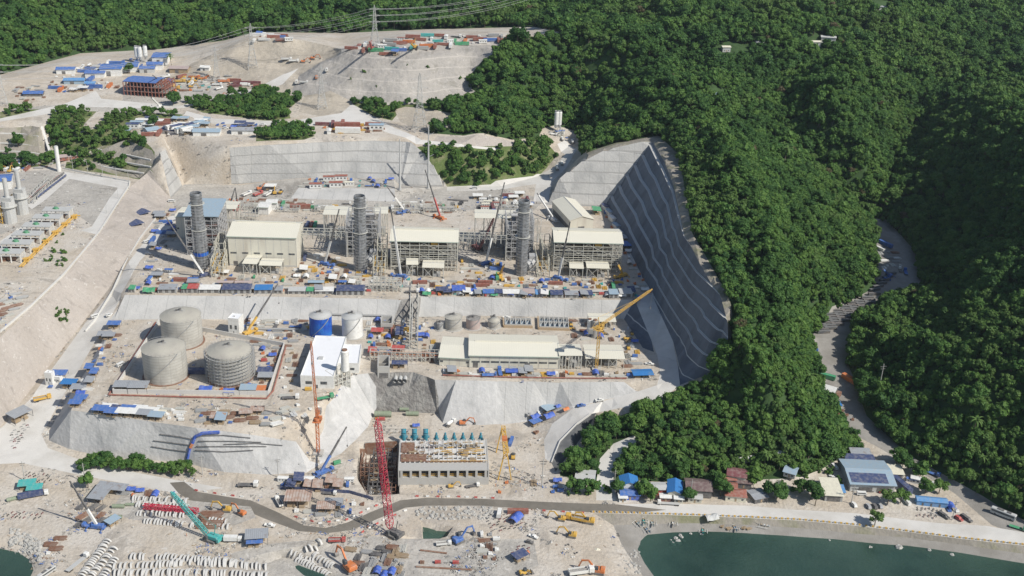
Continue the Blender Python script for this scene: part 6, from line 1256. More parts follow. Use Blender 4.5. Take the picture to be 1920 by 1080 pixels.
for x, y, k, r, lb in ((545, 748, 'truck_white_flat', 8, 'white and red flatbed truck beside the white building front'), (610, 748, 'truck_green_flat', 25, 'green truck just below the white building'), (578, 732, 'gen_yellow', 4, 'yellow machine at the front wall of the white building'), (205, 592, 'suv_white', 50, 'white car at the foot of the left haul road slope'), (178, 595, 'van_white', 50, 'white van on the left haul road'), (226, 686, 'van_white', 60, 'white van beside the bund wall shadow'), (1218, 684, 'pickup_white', -10, 'white pickup on the ramp road right of the workshop terrace'),
                        (1193, 566, 'truck_blue_tipper', 60, 'blue and white truck at the top of the ramp road'), (1177, 637, 'loader_yellow', 20, 'yellow loader beside the open shed end'), (950, 597, 'pickup_white', 5, 'white pickup behind the small tanks'), (773, 549, 'truck_white_flat', 8, 'white truck beside the truss bridge at the terrace gap'), (275, 455, 'van_white', 60, 'white van on the road above the left bank shelters'), (322, 379, 'van_white', 5, 'white van at the left corner of the back wall'), (890, 354, 'van_white', 5, 'white van on the track behind the plant'),
                        (1090, 762, 'pickup_blue', 15, 'small teal truck on the lower ramp road'), (1124, 752, 'pickup_white', 15, 'pickup higher up on the lower ramp road'), (80, 750, 'truck_yellow_tipper', 30, 'yellow topped truck on the left haul road'), (112, 708, 'shed_blue', 4, 'blue topped truck shelter beside the gate tower'), (95, 726, 'crates_blue', 4, 'blue crates in front of the gate tower'), (131, 725, 'shed_corrblue', 0, 'blue canopy right of the gate tower')): one(k, x, y, r, '', 1.15, lb)
# ------------------------------------------------------------------ nailing grid and tarpaulin chute on the lower slope
def on_slope(pts, r, m, name, label, cat, lift=.5, n=8):
    mb = MB(); q = []
    for (a, b) in zip(pts, pts[1:]):
        for i in range(n): q.append(G(a[0] + (b[0]-a[0])*i/n, a[1] + (b[1]-a[1])*i/n) + Vector((0, -.3, lift)))
    q.append(G(*pts[-1]) + Vector((0, -.3, lift))); mb.tube(q, r, 5); o = link(bpy.data.objects.new(name, mb.mesh(name, M[m]))); prop(o, label, cat); THINGS.append(o)
for i, (a, b, c) in enumerate((((300, 815), (340, 820), (362, 825)), ((288, 827), (330, 832), (360, 836)), ((284, 838), (320, 844), (356, 848)), ((375, 818), (420, 817), (470, 822)), ((372, 828), (430, 828), (490, 830)), ((368, 838), (430, 838), (500, 838)), ((366, 845), (420, 848), (475, 845)), ((420, 834), (480, 832), (530, 836)))):
    on_slope([a, b, c], .28, 'dgrey', 'scaffold_rail', '%s scaffold walkway pinned across the lower tank terrace slope' % ('highest left', 'middle left', 'lowest left', 'topmost right', 'second right', 'third right', 'lowest right', 'far right')[i], 'scaffold')
on_slope([(412, 811), (380, 813), (366, 820), (361, 832)], 1.0, 'tarpblue', 'tarpaulin_chute', 'blue tarpaulin chute, upper half, on the nailed slope', 'tarpaulin'); on_slope([(357, 840), (355, 848), (351, 866)], .9, 'tarpblue', 'tarpaulin_chute', 'blue tarpaulin chute, lower half, on the nailed slope', 'tarpaulin')
on_slope([(361, 832), (357, 840)], 1.1, 'orange', 'tarpaulin_chute', 'orange tarpaulin between two blue ones on the nailed slope', 'tarpaulin')
# ------------------------------------------------------------------ pump house, pit and crane yard
def pump_house():
    A_ = at(749, 908, 5.8); B_ = at(914, 907, 5.8); loc, rz, Wd = A_, math.atan2(B_.y - A_.y, B_.x - A_.x), (B_ - A_).length; D = 34; H = 10; t = Model('pump_house'); n = 9; w = MB().box(0, Wd, 0, D, -2, 4.6)
    for i in range(n + 1): x = 1.2 + (Wd - 2.4) * i / n; w.box(x-.7, x+.7, 0, 7, 4.6, H-.6)
    w.box(0, Wd, 0, 8, H-.6, H).box(0, Wd, 7.2, 8, 4.6, H-.6).box(-.8, 0, 0, D, -2, H+.2).box(Wd, Wd+.8, 0, D, -2, H+.2); t.part('wall', w, M['conc'])
    op = MB()
    for i in range(n): x = 1.2 + (Wd-2.4)*(i+.5)/n; op.box(x-2.2, x+2.2, 6.9, 7.15, 4.7, H-.7)
    t.part('bay_opening', op, M['dgrey']); r = MB()
    for i in range(n): x = 1.2 + (Wd-2.4)*(i+.5)/n; r.beam((x-2.2, 1.2, 5.4), (x+2.2, 1.2, 5.4), .22).beam((x-2.2, 1.2, 6.4), (x+2.2, 1.2, 6.4), .16)
    t.part('yellow_rail', r, M['yellow']); s = MB()
    for y0, y1 in ((9.5, 12), (14, 16.5), (19, 24), (27, 33)): s.box(.2, Wd-.2, y0, y1, H-.8, H-.1)
    for i in range(n*2 + 1): x = (Wd-1)*i/(n*2); s.box(x, x+.8, 8, D-.2, H-.9, H+.05)
    t.part('deck_slab', s, M['precast']); d = MB(); rr = random.Random(8)
    for i in range(60): x, y = rr.uniform(1, Wd-5), rr.uniform(8, D-4); d.box(x, x+rr.uniform(.6, 4), y, y+rr.uniform(.5, 1.2), H, H+rr.uniform(.2, 1.2))
    t.part('formwork', d, M['wood']); y = MB()
    for i in range(26): x, yy = rr.uniform(Wd*.35, Wd-6), rr.uniform(14, D-3); y.beam((x, yy, H+.5), (x+rr.uniform(3, 7), yy+rr.uniform(-1, 1), H+rr.uniform(.4, 1.2)), .28)
    t.part('yellow_beams', y, M['yellow']); b = MB()
    for i in range(200): x, yy = rr.uniform(.5, Wd*.4), rr.uniform(9, D-2); b.beam((x, yy, H-.5), (x, yy, H+1.4), .12)
    t.part('rebar', b, M['rust']); t.part('form_deck', MB().box(.4, Wd*.3, 9, 17, H+.02, H+.5).box(.4, Wd*.16, 19, 30, H+.03, H+.6).box(Wd*.3+.2, Wd*.95, 8.3, 10, H+.02, H+.2), M['rust']); g = MB()
    for i in range(9): x = Wd*(.42 + .55*i/9); g.beam((x, 25, H), (x, 25, H+6), .4).beam((x+.9, 25, H), (x+.9, 25, H+6), .4)
    t.part('gate_guide', g, M['lgrey']); t.part('edge_rail', MB().frame(Wd*.35, Wd, 8.2, 8.4, H, H+1.1, 20, 1, 1, .1, False), M['yellow']); t.put(loc, rz, 'pale concrete pump house with a row of dark bays facing the road', 'pump house')
pump_house()
one('cont_lblue' if 'cont_lblue' in ML else 'cont_white', 873, 884, 4, '', 1, 'white site container parked on the pump house deck', dz=0)
def pump(r, h, mouth):
    t = Model('pump'); t.part('casing', MB().cyl((0, 0, 0), (0, 0, h*.45), r*.8, r*.8, 14).cyl((0, 0, h*.45), (0, 0, h*.9), r, r, 14).box(-r*1.5, r*1.5, -r*.5, r*.5, h*.5, h*.62), M['pumpblue']); t.part('base_stand', MB().cyl((0, 0, -1), (0, 0, h*.12), r*1.1, r*1.0, 12), M['lgrey'])
    if mouth: t.part('open_mouth', MB().cyl((0, 0, h*.9), (0, 1.2, h*1.2), r*.9, r*.95, 14, False), M['pumpblue']); t.part('mouth_lining', MB().cyl((0, .7, h*1.08), (0, .75, h*1.1), r*.88, r*.88, 14), M['black'])
    else: t.part('motor', MB().cyl((0, 0, h*.9), (0, 0, h*1.25), r*.7, r*.5, 12), M['pumpblue'])
    return t
model('pumpa', pump, 1.7, 8, True); model('pumpb', pump, 1.2, 6.5, False)
for x, y in ((757, 838), (777, 838), (798, 838)): ML['pumpa'].put(G(x, y - 8), R(4), 'large teal pump with open round mouth behind the pump house', 'pump', 'large teal pumps')
for i in range(6): ML['pumpb'].put(G(818 + i*16.6, 832), R(4), 'smaller teal pump standing in line behind the pump house', 'pump', 'small teal pumps')
def pit_frame(x0, x1, y0, D, H, nx, ny, nz, key, lb, base=-7):
    A, B = at(x0, y0, base), at(x1, y0, base); t = Model('pit_scaffold'); Wd = (B - A).length; f = MB().frame(0, Wd, 0, D, 0, H, nx, ny, nz, .28, True, inner=True); t.part('frame', f, M[key]); q = MB(); rr = random.Random(nx)
    for i in range(14): x, y, z = rr.uniform(0, Wd-3), rr.uniform(0, D-2), H*rr.choice(range(1, nz+1))/nz; q.box(x, x+3, y, y+1.2, z, z+.15)
    t.part('plank_deck', q, M['wood']); t.put(A, R(4), lb, 'scaffold')
pit_frame(690, 716, 945, 26, 13, 3, 6, 4, 'dgrey', 'dark scaffold frame standing in the left half of the pit')
pit_frame(720, 742, 945, 24, 12, 3, 5, 4, 'rust', 'rusty scaffold frame in the right half of the pit beside the pump house')
pit_frame(676, 742, 915, 14, 15, 8, 3, 5, 'rust', 'long brown formwork frame across the back of the pit'); pit_frame(700, 735, 900, 10, 17, 5, 2, 6, 'dgrey', 'dark tall scaffold at the rear wall of the pit')
p_ = MB()
A_ = [G(*p) for p in ((690, 934), (676, 900), (680, 850), (684, 834), (745, 830))]
for a, b in zip(A_, A_[1:]): p_.beam(a + Vector((0, 0, -3)), b + Vector((0, 0, -3)), 1.0, 8)
t_ = Model('pit_wall'); t_.part('sheet_piles', p_, M['rust']); rl = MB(); [rl.beam(a + Vector((0, 0, 1.6)), b + Vector((0, 0, 1.6)), .2) for a, b in zip(A_, A_[1:])]; t_.part('guard_rail', rl, M['steel']); t_.put(Vector((0, 0, 0)), 0, 'rusty sheet pile wall round the left side of the excavation pit', 'wall')
for i, x in enumerate((692, 710, 728)):
    a = at(x, 940, -3); t = Model('intake_pipe'); t.part('pipe', MB().cyl((0, 0, 0), (0, 11, 0), 2.0, n=16, cap=False).cyl((0, 11, 0), (0, 0, 0), 1.75, n=16, cap=False), M['white']); t.part('lining', MB().cyl((0, 3, 0), (0, 3.1, 0), 1.7, n=16), M['dgrey']); t.put(a + Vector((0, 0, .5)), 0, 'white intake pipe end at the near edge of the pit', 'pipe', 'intake pipes in the pit')
ONPAD = 'on the bare pad behind the pump house'
one('bigpipe', 718, 781, 4, '', 1.25, 'largest ribbed pale green pipe lying behind the pump house'); one('bigpipe', 773, 779, 2, '', .95, 'shorter ribbed green pipe right of the largest one'); one('bigpipe', 758, 770, 2, '', .7, 'small green pipe piece with elbow behind the others')
one('tent_tarpblue', 780, 800, 10, ONPAD, .8); one('gen_red', 716, 788, 4, ONPAD, 1.1); one('crates_orange', 706, 786, 4, ONPAD, .8); one('exc_orange', 868, 796, 5, 'at the foot of the slope right of the rock face', 1.1); one('truck_white_mixer', 845, 796, 60, 'at the foot of the slope right of the rock face')
one('mound_rock', 905, 800, 0, '', 9, 'long grey mound at foot of the workshop terrace slope'); one('mound_dirt2', 950, 806, 0, '', 8, 'grey mound behind the yellow portal crane')
for x, y, k, s in ((1003, 785, 'tent_tarpblue', 1.2), (1004, 796, 'shed_blue', .9), (1030, 772, 'shed_lblue', 1.2), (1028, 784, 'tent_tarpblue', 1.3), (1012, 776, 'crates_white', 1.2), (990, 778, 'crates_grey', 1.2), (1060, 770, 'tent_orange', .8), (1046, 764, 'tent_tarpblue', .8), (1005, 812, 'crates_rust', 1.3)): one(k, x, y, 40, 'at the ramp road foot', s)
scat([(918, 905), (1000, 905), (1005, 925), (918, 925)], 8, ['beams_wood', 'crates_orange', 'person_orange', 'beams_yellow', 'person_blue'], 'right of the pump house front', 5, 40)
one('exc_yellow', 846, 914, 10, 'in front of the pump house bays', .8); one('truck_white_flat', 886, 913, 15, 'in front of the pump house bays', .9); one('loader_yellow', 962, 858, 90, 'behind the right end of the pump house', 1.1); one('cont_blue', 958, 830, 80, 'beside the yellow portal crane', .8)
# grey dark retaining gap by the ramp
# coast works yard left
one('lorry_navy', 63, 932, 24, '', 1.1, 'long white lorry with navy trailer top near the left road'); one('truck_white_flat', 465, 912, 2, '', 1.3, 'white and yellow flatbed truck above the grey road bend'); one('truck_white_flat', 618, 927, -5, '', .9, 'white pickup truck beside the blue fence line')
one('shed_teal', 52, 915, 14, 'near the left road junction', 1.1); one('shed_teal', 66, 922, 14, 'just above the long lorry', 1.0); one('bigpipe', 24, 938, 30, '', .7, 'long brown pipe beside the long lorry'); one('lorry_flat', 146, 1058, 68, '', 1.1, 'dark roofed lorry at the bottom left road'); one('coach', 88, 1078, 62, '', .9, 'white bus at the bottom left corner')
scat([(45, 885), (95, 890), (95, 905), (45, 912)], 26, ['moto_red', 'moto_black', 'moto_blue', 'moto_silver'], 'in the packed group near the left road junction', 2.2, 41, rots=(60, 70, 80)); scat([(10, 960), (80, 962), (80, 974), (5, 970)], 26, ['moto_red', 'moto_black', 'moto_silver'], 'in the line above the left cove', 2.2, 42, rots=(60, 70)); scat([(18, 815), (52, 790), (56, 805), (25, 845)], 24, ['moto_red', 'moto_black', 'moto_silver'], 'on the left haul road edge', 2.2, 43, rots=(30, 40))
one('shed_corr', 38, 785, 60, 'by the parked motorbikes on the left haul road', 1.5)
L1 = FR((163, 945), (192, 947)); t_ = Model('corrugated_shed'); t_.part('roof', MB().prismx([(0, 4), (17, 4.6), (17, 4.8), (0, 4.2)], 0, 10).prismx([(10, 4.2), (17, 4.5), (17, 4.75), (10, 4.45)], 10.01, 18), M['corr']); q_ = MB()
for x in (.3, 9.7): [q_.beam((x, y, 0), (x, y, 4.1), .2) for y in (.4, 8, 16.6)]
t_.part('post', q_, M['dgrey']); t_.part('wall', MB().box(.4, 9.6, 12, 16.5, 0, 4.1), M['wood']); t_.put(L1[0], L1[1] + R(-4), 'grey corrugated iron shed with side wing beside the blue and white crane', 'shed')
WX = 'in the materials yard beside the precast rows'
scat([(150, 950), (200, 950), (195, 975), (150, 985)], 10, ['beams_dgrey', 'pipes_rust', 'beams_rust', 'pipes_dgrey'], WX, 5, 44, rots=(60, 65)); one('bigpipe', 222, 952, 4, '', .75, 'short pale green pipe left of the precast rows'); one('bigpipe', 243, 948, 4, '', .55, 'stubby pale green pipe next to the precast rows'); one('bigpipe', 218, 972, 4, '', .7, 'pale green pipe below the other two, left of the precast rows')
one('shed_lblue', 212, 982, 60, 'below the pale green pipes', .9)
scat([(225, 915), (300, 925), (300, 935), (235, 930)], 12, ['crates_rust', 'beams_rust', 'tent_tarpblue', 'crates_orange', 'pipes_grey'], 'above the precast rows', 4, 45)
seg_n = 0
def segrow(a, b, step, rz, where, sc=1.0, stag=0):
    global seg_n
    A, B = G(*a), G(*b); L = (B - A).length; n = int(L / step); d = (B - A) / max(1, n); rz2 = math.atan2(d.y, d.x) - math.pi/2
    for i in range(n + 1):
        p = A + d * (i + random.uniform(-.22, .22)) + Vector((random.uniform(-.5, .5), random.uniform(-.5, .5), 0)); p.z = gz(p.x, p.y)
        if random.random() < .06: continue
        ML['seg'].put(p, rz2 + R(stag * (i % 2) + random.uniform(-9, 9)), 'white curved precast segment standing on edge ' + where, 'concrete segment', 'precast segments ' + where, sc * random.uniform(.84, 1.1)); USED.append((p.x, p.y, 3)); seg_n += 1
for a, b in (((250, 935), (352, 940)), ((252, 946), (350, 951)), ((255, 962), (345, 966)), ((272, 978), (344, 983)), ((380, 975), (425, 978)), ((360, 985), (428, 988))): segrow(a, b, 1.9, 0, 'in the upper stacked rows', 1.15)
for a, b in (((215, 1062), (330, 1058)), ((325, 1056), (500, 1064)), ((218, 1075), (500, 1082)), ((250, 1044), (330, 1046)), ((340, 1048), (440, 1056)), ((225, 1090), (480, 1096))): segrow(a, b, 1.9, 0, 'in the long bottom rows', 1.3)
for a, b in (((150, 1085), (200, 1015)), ((165, 1088), (212, 1030)), ((185, 1090), (215, 1050)), ((553, 1048), (615, 1078)), ((590, 1040), (625, 1062)), ((548, 1036), (588, 1050))): segrow(a, b, 1.9, 0, 'in the slanting rows by the shore', 1.1, 6)
segrow((575, 1030), (598, 1022), 2.2, 0, 'in the short row left of the orange excavator', 1.2)
scat([(95, 1020), (115, 1005), (118, 1035), (90, 1040)], 8, ['crates_white', 'beams_rust', 'truck_white_box', 'beams_rust'], 'on the left cove quay', 5, 46)
t_ = Model('crane_boom_section'); a, b = G(270, 957), G(372, 966); b = b + Vector((0, 0, 1)); a = a + Vector((0, 0, 1)); t_.part('lattice', MB().lattice(a + Vector((0, 0, 2)), b + Vector((0, 0, 2)), 2.2, 2.2, 16, .3), M['crimson']); t_.put(Vector((0, 0, 0)), 0, 'bright red lattice boom section lying across the precast rows', 'crane part')
one('exc_yellow', 425, 958, 175, 'right of the upper precast rows', 1.25); one('exc_orange', 453, 965, 150, 'near the grey road bend', 1.15)
for x, y, k, r in ((397, 966, 'beams_rust', 4), (400, 978, 'beams_rust', 4), (392, 984, 'pipes_rust', 4)): one(k, x, y, r, 'beside the yellow excavator', 1.8)
one('truck_white_box', 437, 1015, 2, '', 1.05, 'white box truck right of the teal crane'); one('pickup_white', 506, 987, -10, '', 1.2, 'white jeep beside the grey road loop'); one('shed_corr', 482, 1014, 10, 'right of the white box truck', 1.4); one('shed_blue', 478, 1022, 10, 'in front of the grey corrugated shelter', 1.0)
one('shed_corrust', 560, 945, 3, 'inside the grey road loop', 1.7); one('shed_corrust', 612, 958, 3, 'right of the long rusty shelter', 1.2); one('shed_corr', 626, 952, 3, 'at the right of the road loop', 1.2); one('truck_white_tipper', 523, 944, 120, 'left of the long rusty shelter')
scat([(540, 955), (600, 960), (650, 940), (690, 940), (650, 968), (560, 962)], 22, ['crates_orange', 'crates_rust', 'beams_grey', 'gen_blue', 'crates_white', 'beams_steel', 'crates_blue', 'person_orange'], 'inside the loop of the grey road', 4, 47)
scat([(530, 900), (650, 905), (655, 918), (530, 916)], 26, ['crates_grey', 'crates_rust', 'shed_navy', 'beams_dgrey', 'crates_blue', 'gen_blue', 'crates_teal', 'shed_corrust', 'beams_rust', 'cab_white'], 'in the blue fenced compound below the slope', 4.5, 48)
path_wall([G(*p) for p in ((526, 917), (608, 922), (655, 925), (700, 938))], 2.2, .3, 'navy', 'site_fence', 'navy blue site fence below the compound at the foot of the slope', 'fence')
one('gen_green', 632, 870, 30, 'near the blue mobile crane', 1.2); one('cab_white', 655, 902, 5, 'at the right end of the blue fenced compound', .8)
one('exc_orange', 655, 1068, 130, '', 1.9, 'large orange long reach excavator above the dark inlet'); one('truck_red_tipper', 632, 1016, 5, 'with folded crane arm below the grey road', 1.0)
scat([(655, 1030), (755, 1025), (760, 1085), (690, 1085)], 44, ['beams_grey', 'beams_dgrey', 'beams_steel', 'crates_grey', 'beams_wood', 'pipes_grey', 'tent_tarpblue', 'beams_rust'], 'in the formwork store by the bottom edge', 4, 49, rots=(-8, 82))
scat([(778, 1045), (880, 1048), (875, 1058), (780, 1055)], 4, ['gen_red', 'exc_red', 'crates_rust'], 'in the shallow excavation at the bottom', 8, 50)
one('truck_white_tipper', 832, 1022, 12, 'beside the blue drilling rig', .9); one('exc_blue', 860, 1016, 40, '', 1.5, 'blue drilling rig in the bottom middle yard')
for yy, x0, x1 in ((1032, 788, 838), (1063, 780, 885)):
    on_slope([(x0, yy), (x1, yy + 6)], .5, 'rust', 'sheet_pile_row', ('short' if yy < 1040 else 'long') + ' row of brown sheet piles in the bottom excavation', 'sheet piles')
scat([(915, 965), (960, 960), (985, 965), (978, 990), (915, 1000)], 40, ['moto_red', 'moto_black', 'moto_blue', 'moto_silver', 'moto_black'], 'in the big group right of the pond', 2.3, 51, rots=(30, 40)); scat([(955, 1040), (975, 1020), (995, 1030), (970, 1060)], 26, ['moto_red', 'moto_black', 'moto_blue'], 'in the slanting group at the bottom middle', 2.3, 52, rots=(30, 40))
one('cont_rustred', 971, 962, 4, '', 1, 'brick red container on the yard right of the pond'); one('tent_tarpblue', 967, 976, 60, 'below the brick red container', 1.4); one('van_white', 936, 966, 85, '', 1.4, 'white van parked by the grey road above the motorbikes'); one('pickup_white', 1000, 1008, -30, '', 1.1, 'white and dark pickup at the centre of the bottom yard'); one('suv_dgrey', 993, 1018, -20, '', 1, 'dark car just below the white and dark pickup')
one('shed_navy', 975, 1048, 40, 'among the slanting motorbikes', 1.0); one('tent_orange', 985, 1040, 40, 'among the slanting motorbikes', .7); one('loader_yellow', 985, 1076, 20, '', 1.2, 'yellow loader at the bottom edge below the motorbikes')
scat([(900, 1000), (930, 1000), (935, 1050), (905, 1055)], 22, ['crates_grey', 'crates_rust', 'beams_steel', 'gen_white', 'crates_white', 'pipes_rust'], 'in the narrow store beside the dark trench', 4, 53)
for a, k, s in (((1052, 975), 'exc_yellow', 1.1), ((1080, 976), 'truck_yellow_tipper', 1.3), ((1105, 980), 'exc_yellow', 1.3), ((1072, 1006), 'exc_yellow', 1.2)): one(k, a[0], a[1], 170 if k[0] == 'e' else 165, 'on the earthworks above the cove', s)
one('truck_white_tipper', 1090, 1076, 15, '', 1.5, 'white dump truck at the bottom edge being loaded'); one('exc_orange', 1122, 1074, 170, '', 1.5, 'orange excavator loading the white dump truck')
for x, y, m, s, lb in ((1120, 1030, 'cream', 14, 'large pale earth mound beside the cove'), (1150, 1022, 'rock', 9, 'dark gravel mound beside the cove'), (1075, 1030, 'dirt2', 9, 'low grey mound below the yellow excavator'), (680, 996, 'rock', 5, 'small grey gravel mound beside the red crane'), (1160, 1060, 'spoil', 9, 'stony mound right beside the water'), (330, 888, 'cream', 6, 'pale mound right of the row of trees'), (470, 885, 'dirt2', 6, 'grey mound below the nailed slope'), (560, 870, 'rock', 4, 'dark rubble mound by the blue crane'), (1125, 985, 'cream', 6, 'low pale mound beside the sea wall')): one('mound_' + m, x, y, 0, '', s, lb)
# pond and inlet water
for pts, z in (([(785,973,5),(822,980,5),(853,986,5),(841,1009,5),(788,1012,5)], 1.5),):
    w_ = [at(p[0], p[1], z) for p in pts]; o_ = water_sheet([(p.x, p.y) for p in w_], z); o_.name = 'pond'
RS = random.Random(91)
for i in range(120):
    x = RS.uniform(778, 925); y = RS.uniform(950, 974); ML['rock%d' % (i % 5)].put(G(x, y), RS.uniform(0, 6), 'pale armour stone heaped above the pond', 'boulder', 'armour stones above the pond', RS.uniform(.7, 1.3))
for i in range(75):
    x = RS.uniform(20, 78); y = 985 + RS.uniform(0, 38) + (x - 20) * .5
    ML['rock%d' % (i % 5)].put(G(x, y), RS.uniform(0, 6), 'pale armour stone on the bank of the left cove', 'boulder', 'armour stones at the left cove', RS.uniform(.7, 1.7))
for i in range(40): ML['rock%d' % (i % 5)].put(G(RS.uniform(1170, 1200), RS.uniform(1030, 1075)), RS.uniform(0, 6), 'loose stone on the shore below the mounds', 'boulder', 'stones on the right cove shore', RS.uniform(.4, 1.1))
for x, y, s in ((1266, 1012, 1.6), (1272, 1018, 1.9), (1278, 1010, 1.3), (1262, 1022, 1.5), (1275, 1006, 1.2), (1282, 1016, 1.1), (1258, 1016, .9)): ML['rock%d' % int(s*10 % 5)].put(G(x, y) + Vector((0, 0, .9)), s, 'large boulder in the cluster standing in the shallow water', 'boulder', 'boulders in the shallows', s)
for x, y, s in ((1685, 1027, 2.2), (1742, 1032, 1.2), (1632, 1028, 1.5), (1785, 1042, 1.4), (1295, 1002, 1.0), (1315, 1003, 1.2), (1555, 1014, .8), (1740, 1043, 1.0)): ML['rock%d' % int(s*10 % 5)].put(G(x, y) + Vector((0, 0, .4)), s, 'single stone at the right hand shoreline', 'boulder', 'single stones along the right shoreline', s)
# road barriers and sea wall blocks
def barrier(c):
    t = Model('road_barrier'); t.part('barrier', MB().prism([(-.3, 0), (.3, 0), (.3, .25), (.12, .9), (-.12, .9), (-.3, .25)], -.9, .9), M[c]); return t
model('bar_red', barrier, 'red'); model('bar_white', barrier, 'white'); model('bar_yel', barrier, 'yellow'); model('bar_blk', barrier, 'black')
def along(pts, step, keys, label, cat, grp, sc):
    P = [G(*p) for p in pts]; k = 0
    for a, b in zip(P, P[1:]):
        d = b - a; n = max(1, int(d.length / step)); rz = math.atan2(d.y, d.x) - math.pi/2
        for i in range(n): p = a + d * (i / n); p.z = gz(p.x, p.y); kk = keys[k % len(keys)]; k += 1; ML[kk].put(p, rz, label % {'d': 'red', 'e': 'white', 'l': 'yellow', 'k': 'black'}[kk[-1]], cat, grp, sc)
along([(368, 920), (420, 928), (470, 934)], 5, ['bar_red', 'bar_white'], '%s plastic barrier on the verge of the first road bend', 'barrier', 'barriers on the first bend', 1.1)
along([(555, 970), (600, 982), (650, 975), (690, 955), (735, 936)], 5, ['bar_red', 'bar_white'], '%s plastic barrier inside the grey road loop', 'barrier', 'barriers inside the loop', 1.1)
along([(680, 998), (720, 975), (760, 958), (790, 952)], 5, ['bar_red', 'bar_white'], '%s plastic barrier near the red crane', 'barrier', 'barriers near the red crane', 1.1)
along([(782, 931), (860, 932), (940, 935)], 5, ['bar_red', 'bar_white'], '%s plastic barrier between pump house and grey road', 'barrier', 'barriers before the pump house', 1.1)
along([(1020, 958), (1110, 963)], 5, ['bar_red', 'bar_white'], '%s plastic barrier beside the earthworks', 'barrier', 'barriers by the earthworks', 1.1)
def kerb():
    t = Model('sea_wall_block'); t.part('block', MB().prism([(-.35, 0), (.35, 0), (.3, .9), (-.3, .9)], -1.1, 1.1), M['conc']); t.part('painted_band', MB().box(-.36, .36, -.55, .55, .05, .93), M['yellow']); return t
model('kerb', kerb)
P_ = [at(*p) for p in [(1113,963,5),(1200,965,5),(1300,968,5),(1400,972,5),(1500,977,5),(1600,986,5),(1700,998,5),(1800,1011,5),(1930,1025,5)]]
for a, b in zip(P_, P_[1:]):
    d = b - a; n = int(d.length / 3.4); rz = math.atan2(d.y, d.x) - math.pi/2
    for i in range(n): p = a + d * (i/n) + Vector((0, 1.2, 0)); p.z = gz(p.x, p.y); ML['kerb'].put(p, rz, 'yellow banded concrete block on the sea wall', 'kerb block', 'yellow blocks along the sea wall', 1.0)
# boats on the beach
for x, y, r, k, lb in ((1195, 981, 130, 'boat', 'pale green outrigger boat leftmost on the beach'), (1207, 976, 95, 'teal', 'teal outrigger boat drawn up below the road, left group'), (1211, 992, 120, 'lblue', 'pale blue outrigger boat nearest the water, left group'), (1223, 980, 92, 'boat', 'narrow outrigger boat right of the left group'), (1262, 980, 92, 'white', 'white outrigger boat alone on the beach'), (1318, 994, 85, 'teal', 'teal outrigger boat below the grey tent'), (1377, 989, 100, 'lblue', 'pale blue outrigger boat beside the driftwood'), (1430, 985, 165, 'white', 'white outrigger boat lying sideways by the sea wall')): one('boat_' + k, x, y, r, '', 1.15, lb)
one('tent_lgrey', 1333, 975, 20, '', 1.3, 'grey green tent standing on the sea wall'); scat([(1350, 982), (1415, 986), (1410, 992), (1355, 990)], 7, ['beams_wood'], 'lying as driftwood on the beach', 3, 54, sc=(.4, .7), rots=(20, 60))
# ------------------------------------------------------------------ houses by the coast road
def house(px, py, Wd, D, eave, rise, roof, wall, rz, label, hip=False, ridge='x', extra=None):
    t = Model('house'); w = t.part('wall', MB().box(-Wd/2, Wd/2, -D/2, D/2, -.4, eave), M[wall]); o = .7; mb = MB()
    if hip:
        e = [(-Wd/2-o, -D/2-o, eave), (Wd/2+o, -D/2-o, eave), (Wd/2+o, D/2+o, eave), (-Wd/2-o, D/2+o, eave)]; r = [(-Wd/2+D/2, 0, eave+rise), (Wd/2-D/2, 0, eave+rise)] if Wd > D else [(0, -D/2+Wd/2, eave+rise), (0, D/2-Wd/2, eave+rise)]
        mb.add(e + r, [(0, 1, 5, 4), (1, 2, 5), (2, 3, 4, 5), (3, 0, 4), (3, 2, 1, 0)] if Wd > D else [(0, 1, 4), (1, 2, 5, 4), (2, 3, 5), (3, 0, 4, 5), (3, 2, 1, 0)])
    elif ridge == 'x': mb.prismx([(-D/2-o, eave), (0, eave+rise), (D/2+o, eave), (D/2+o, eave+.15), (0, eave+rise+.18), (-D/2-o, eave+.15)], -Wd/2-o, Wd/2+o)
    else: mb.prism([(-Wd/2-o, eave), (0, eave+rise), (Wd/2+o, eave), (Wd/2+o, eave+.15), (0, eave+rise+.18), (-Wd/2-o, eave+.15)], -D/2-o, D/2+o)
    if not hip:
        g = MB(); (g.prismx([(-D/2, eave), (D/2, eave), (0, eave+rise-.05)], -Wd/2, Wd/2) if ridge == 'x' else g.prism([(-Wd/2, eave), (Wd/2, eave), (0, eave+rise-.05)], -D/2, D/2)); t.part('gable', g, M[wall], w)
    ro = t.part('roof', mb, M[roof]); win = MB(); n = max(2, int(Wd/4))
    for i in range(n): x = -Wd/2 + Wd*(i+.5)/n; t.part('window', MB().box(x-.6, x+.6, -D/2-.06, -D/2-.01, 1.0, 2.1), M['glass'], w)
    t.part('door', MB().box(-.5, .5, -D/2-.08, -D/2-.02, 0, 2.1), M['wood'], w)
    if ridge == 'x' and not hip: t.part('ridge_cap', MB().box(-Wd/2-o, Wd/2+o, -.2, .2, eave+rise+.15, eave+rise+.3), M[roof], ro)
    if extra: t.part('porch_roof', MB().prismx([(-D/2-4, eave-1.1), (-D/2-.1, eave-.5), (-D/2-.1, eave-.35), (-D/2-4, eave-.95)], -Wd/2, Wd/2), M[extra]); t.part('porch_post', MB().beam((-Wd/2+.2, -D/2-3.8, -.2), (-Wd/2+.2, -D/2-3.8, eave-1.1), .2).beam((Wd/2-.2, -D/2-3.8, -.2), (Wd/2-.2, -D/2-3.8, eave-1.1), .2), M['wood'])
    p = G(px, py); USED.append((p.x, p.y, max(Wd, D))); return t.put(p, R(rz), label, 'house')
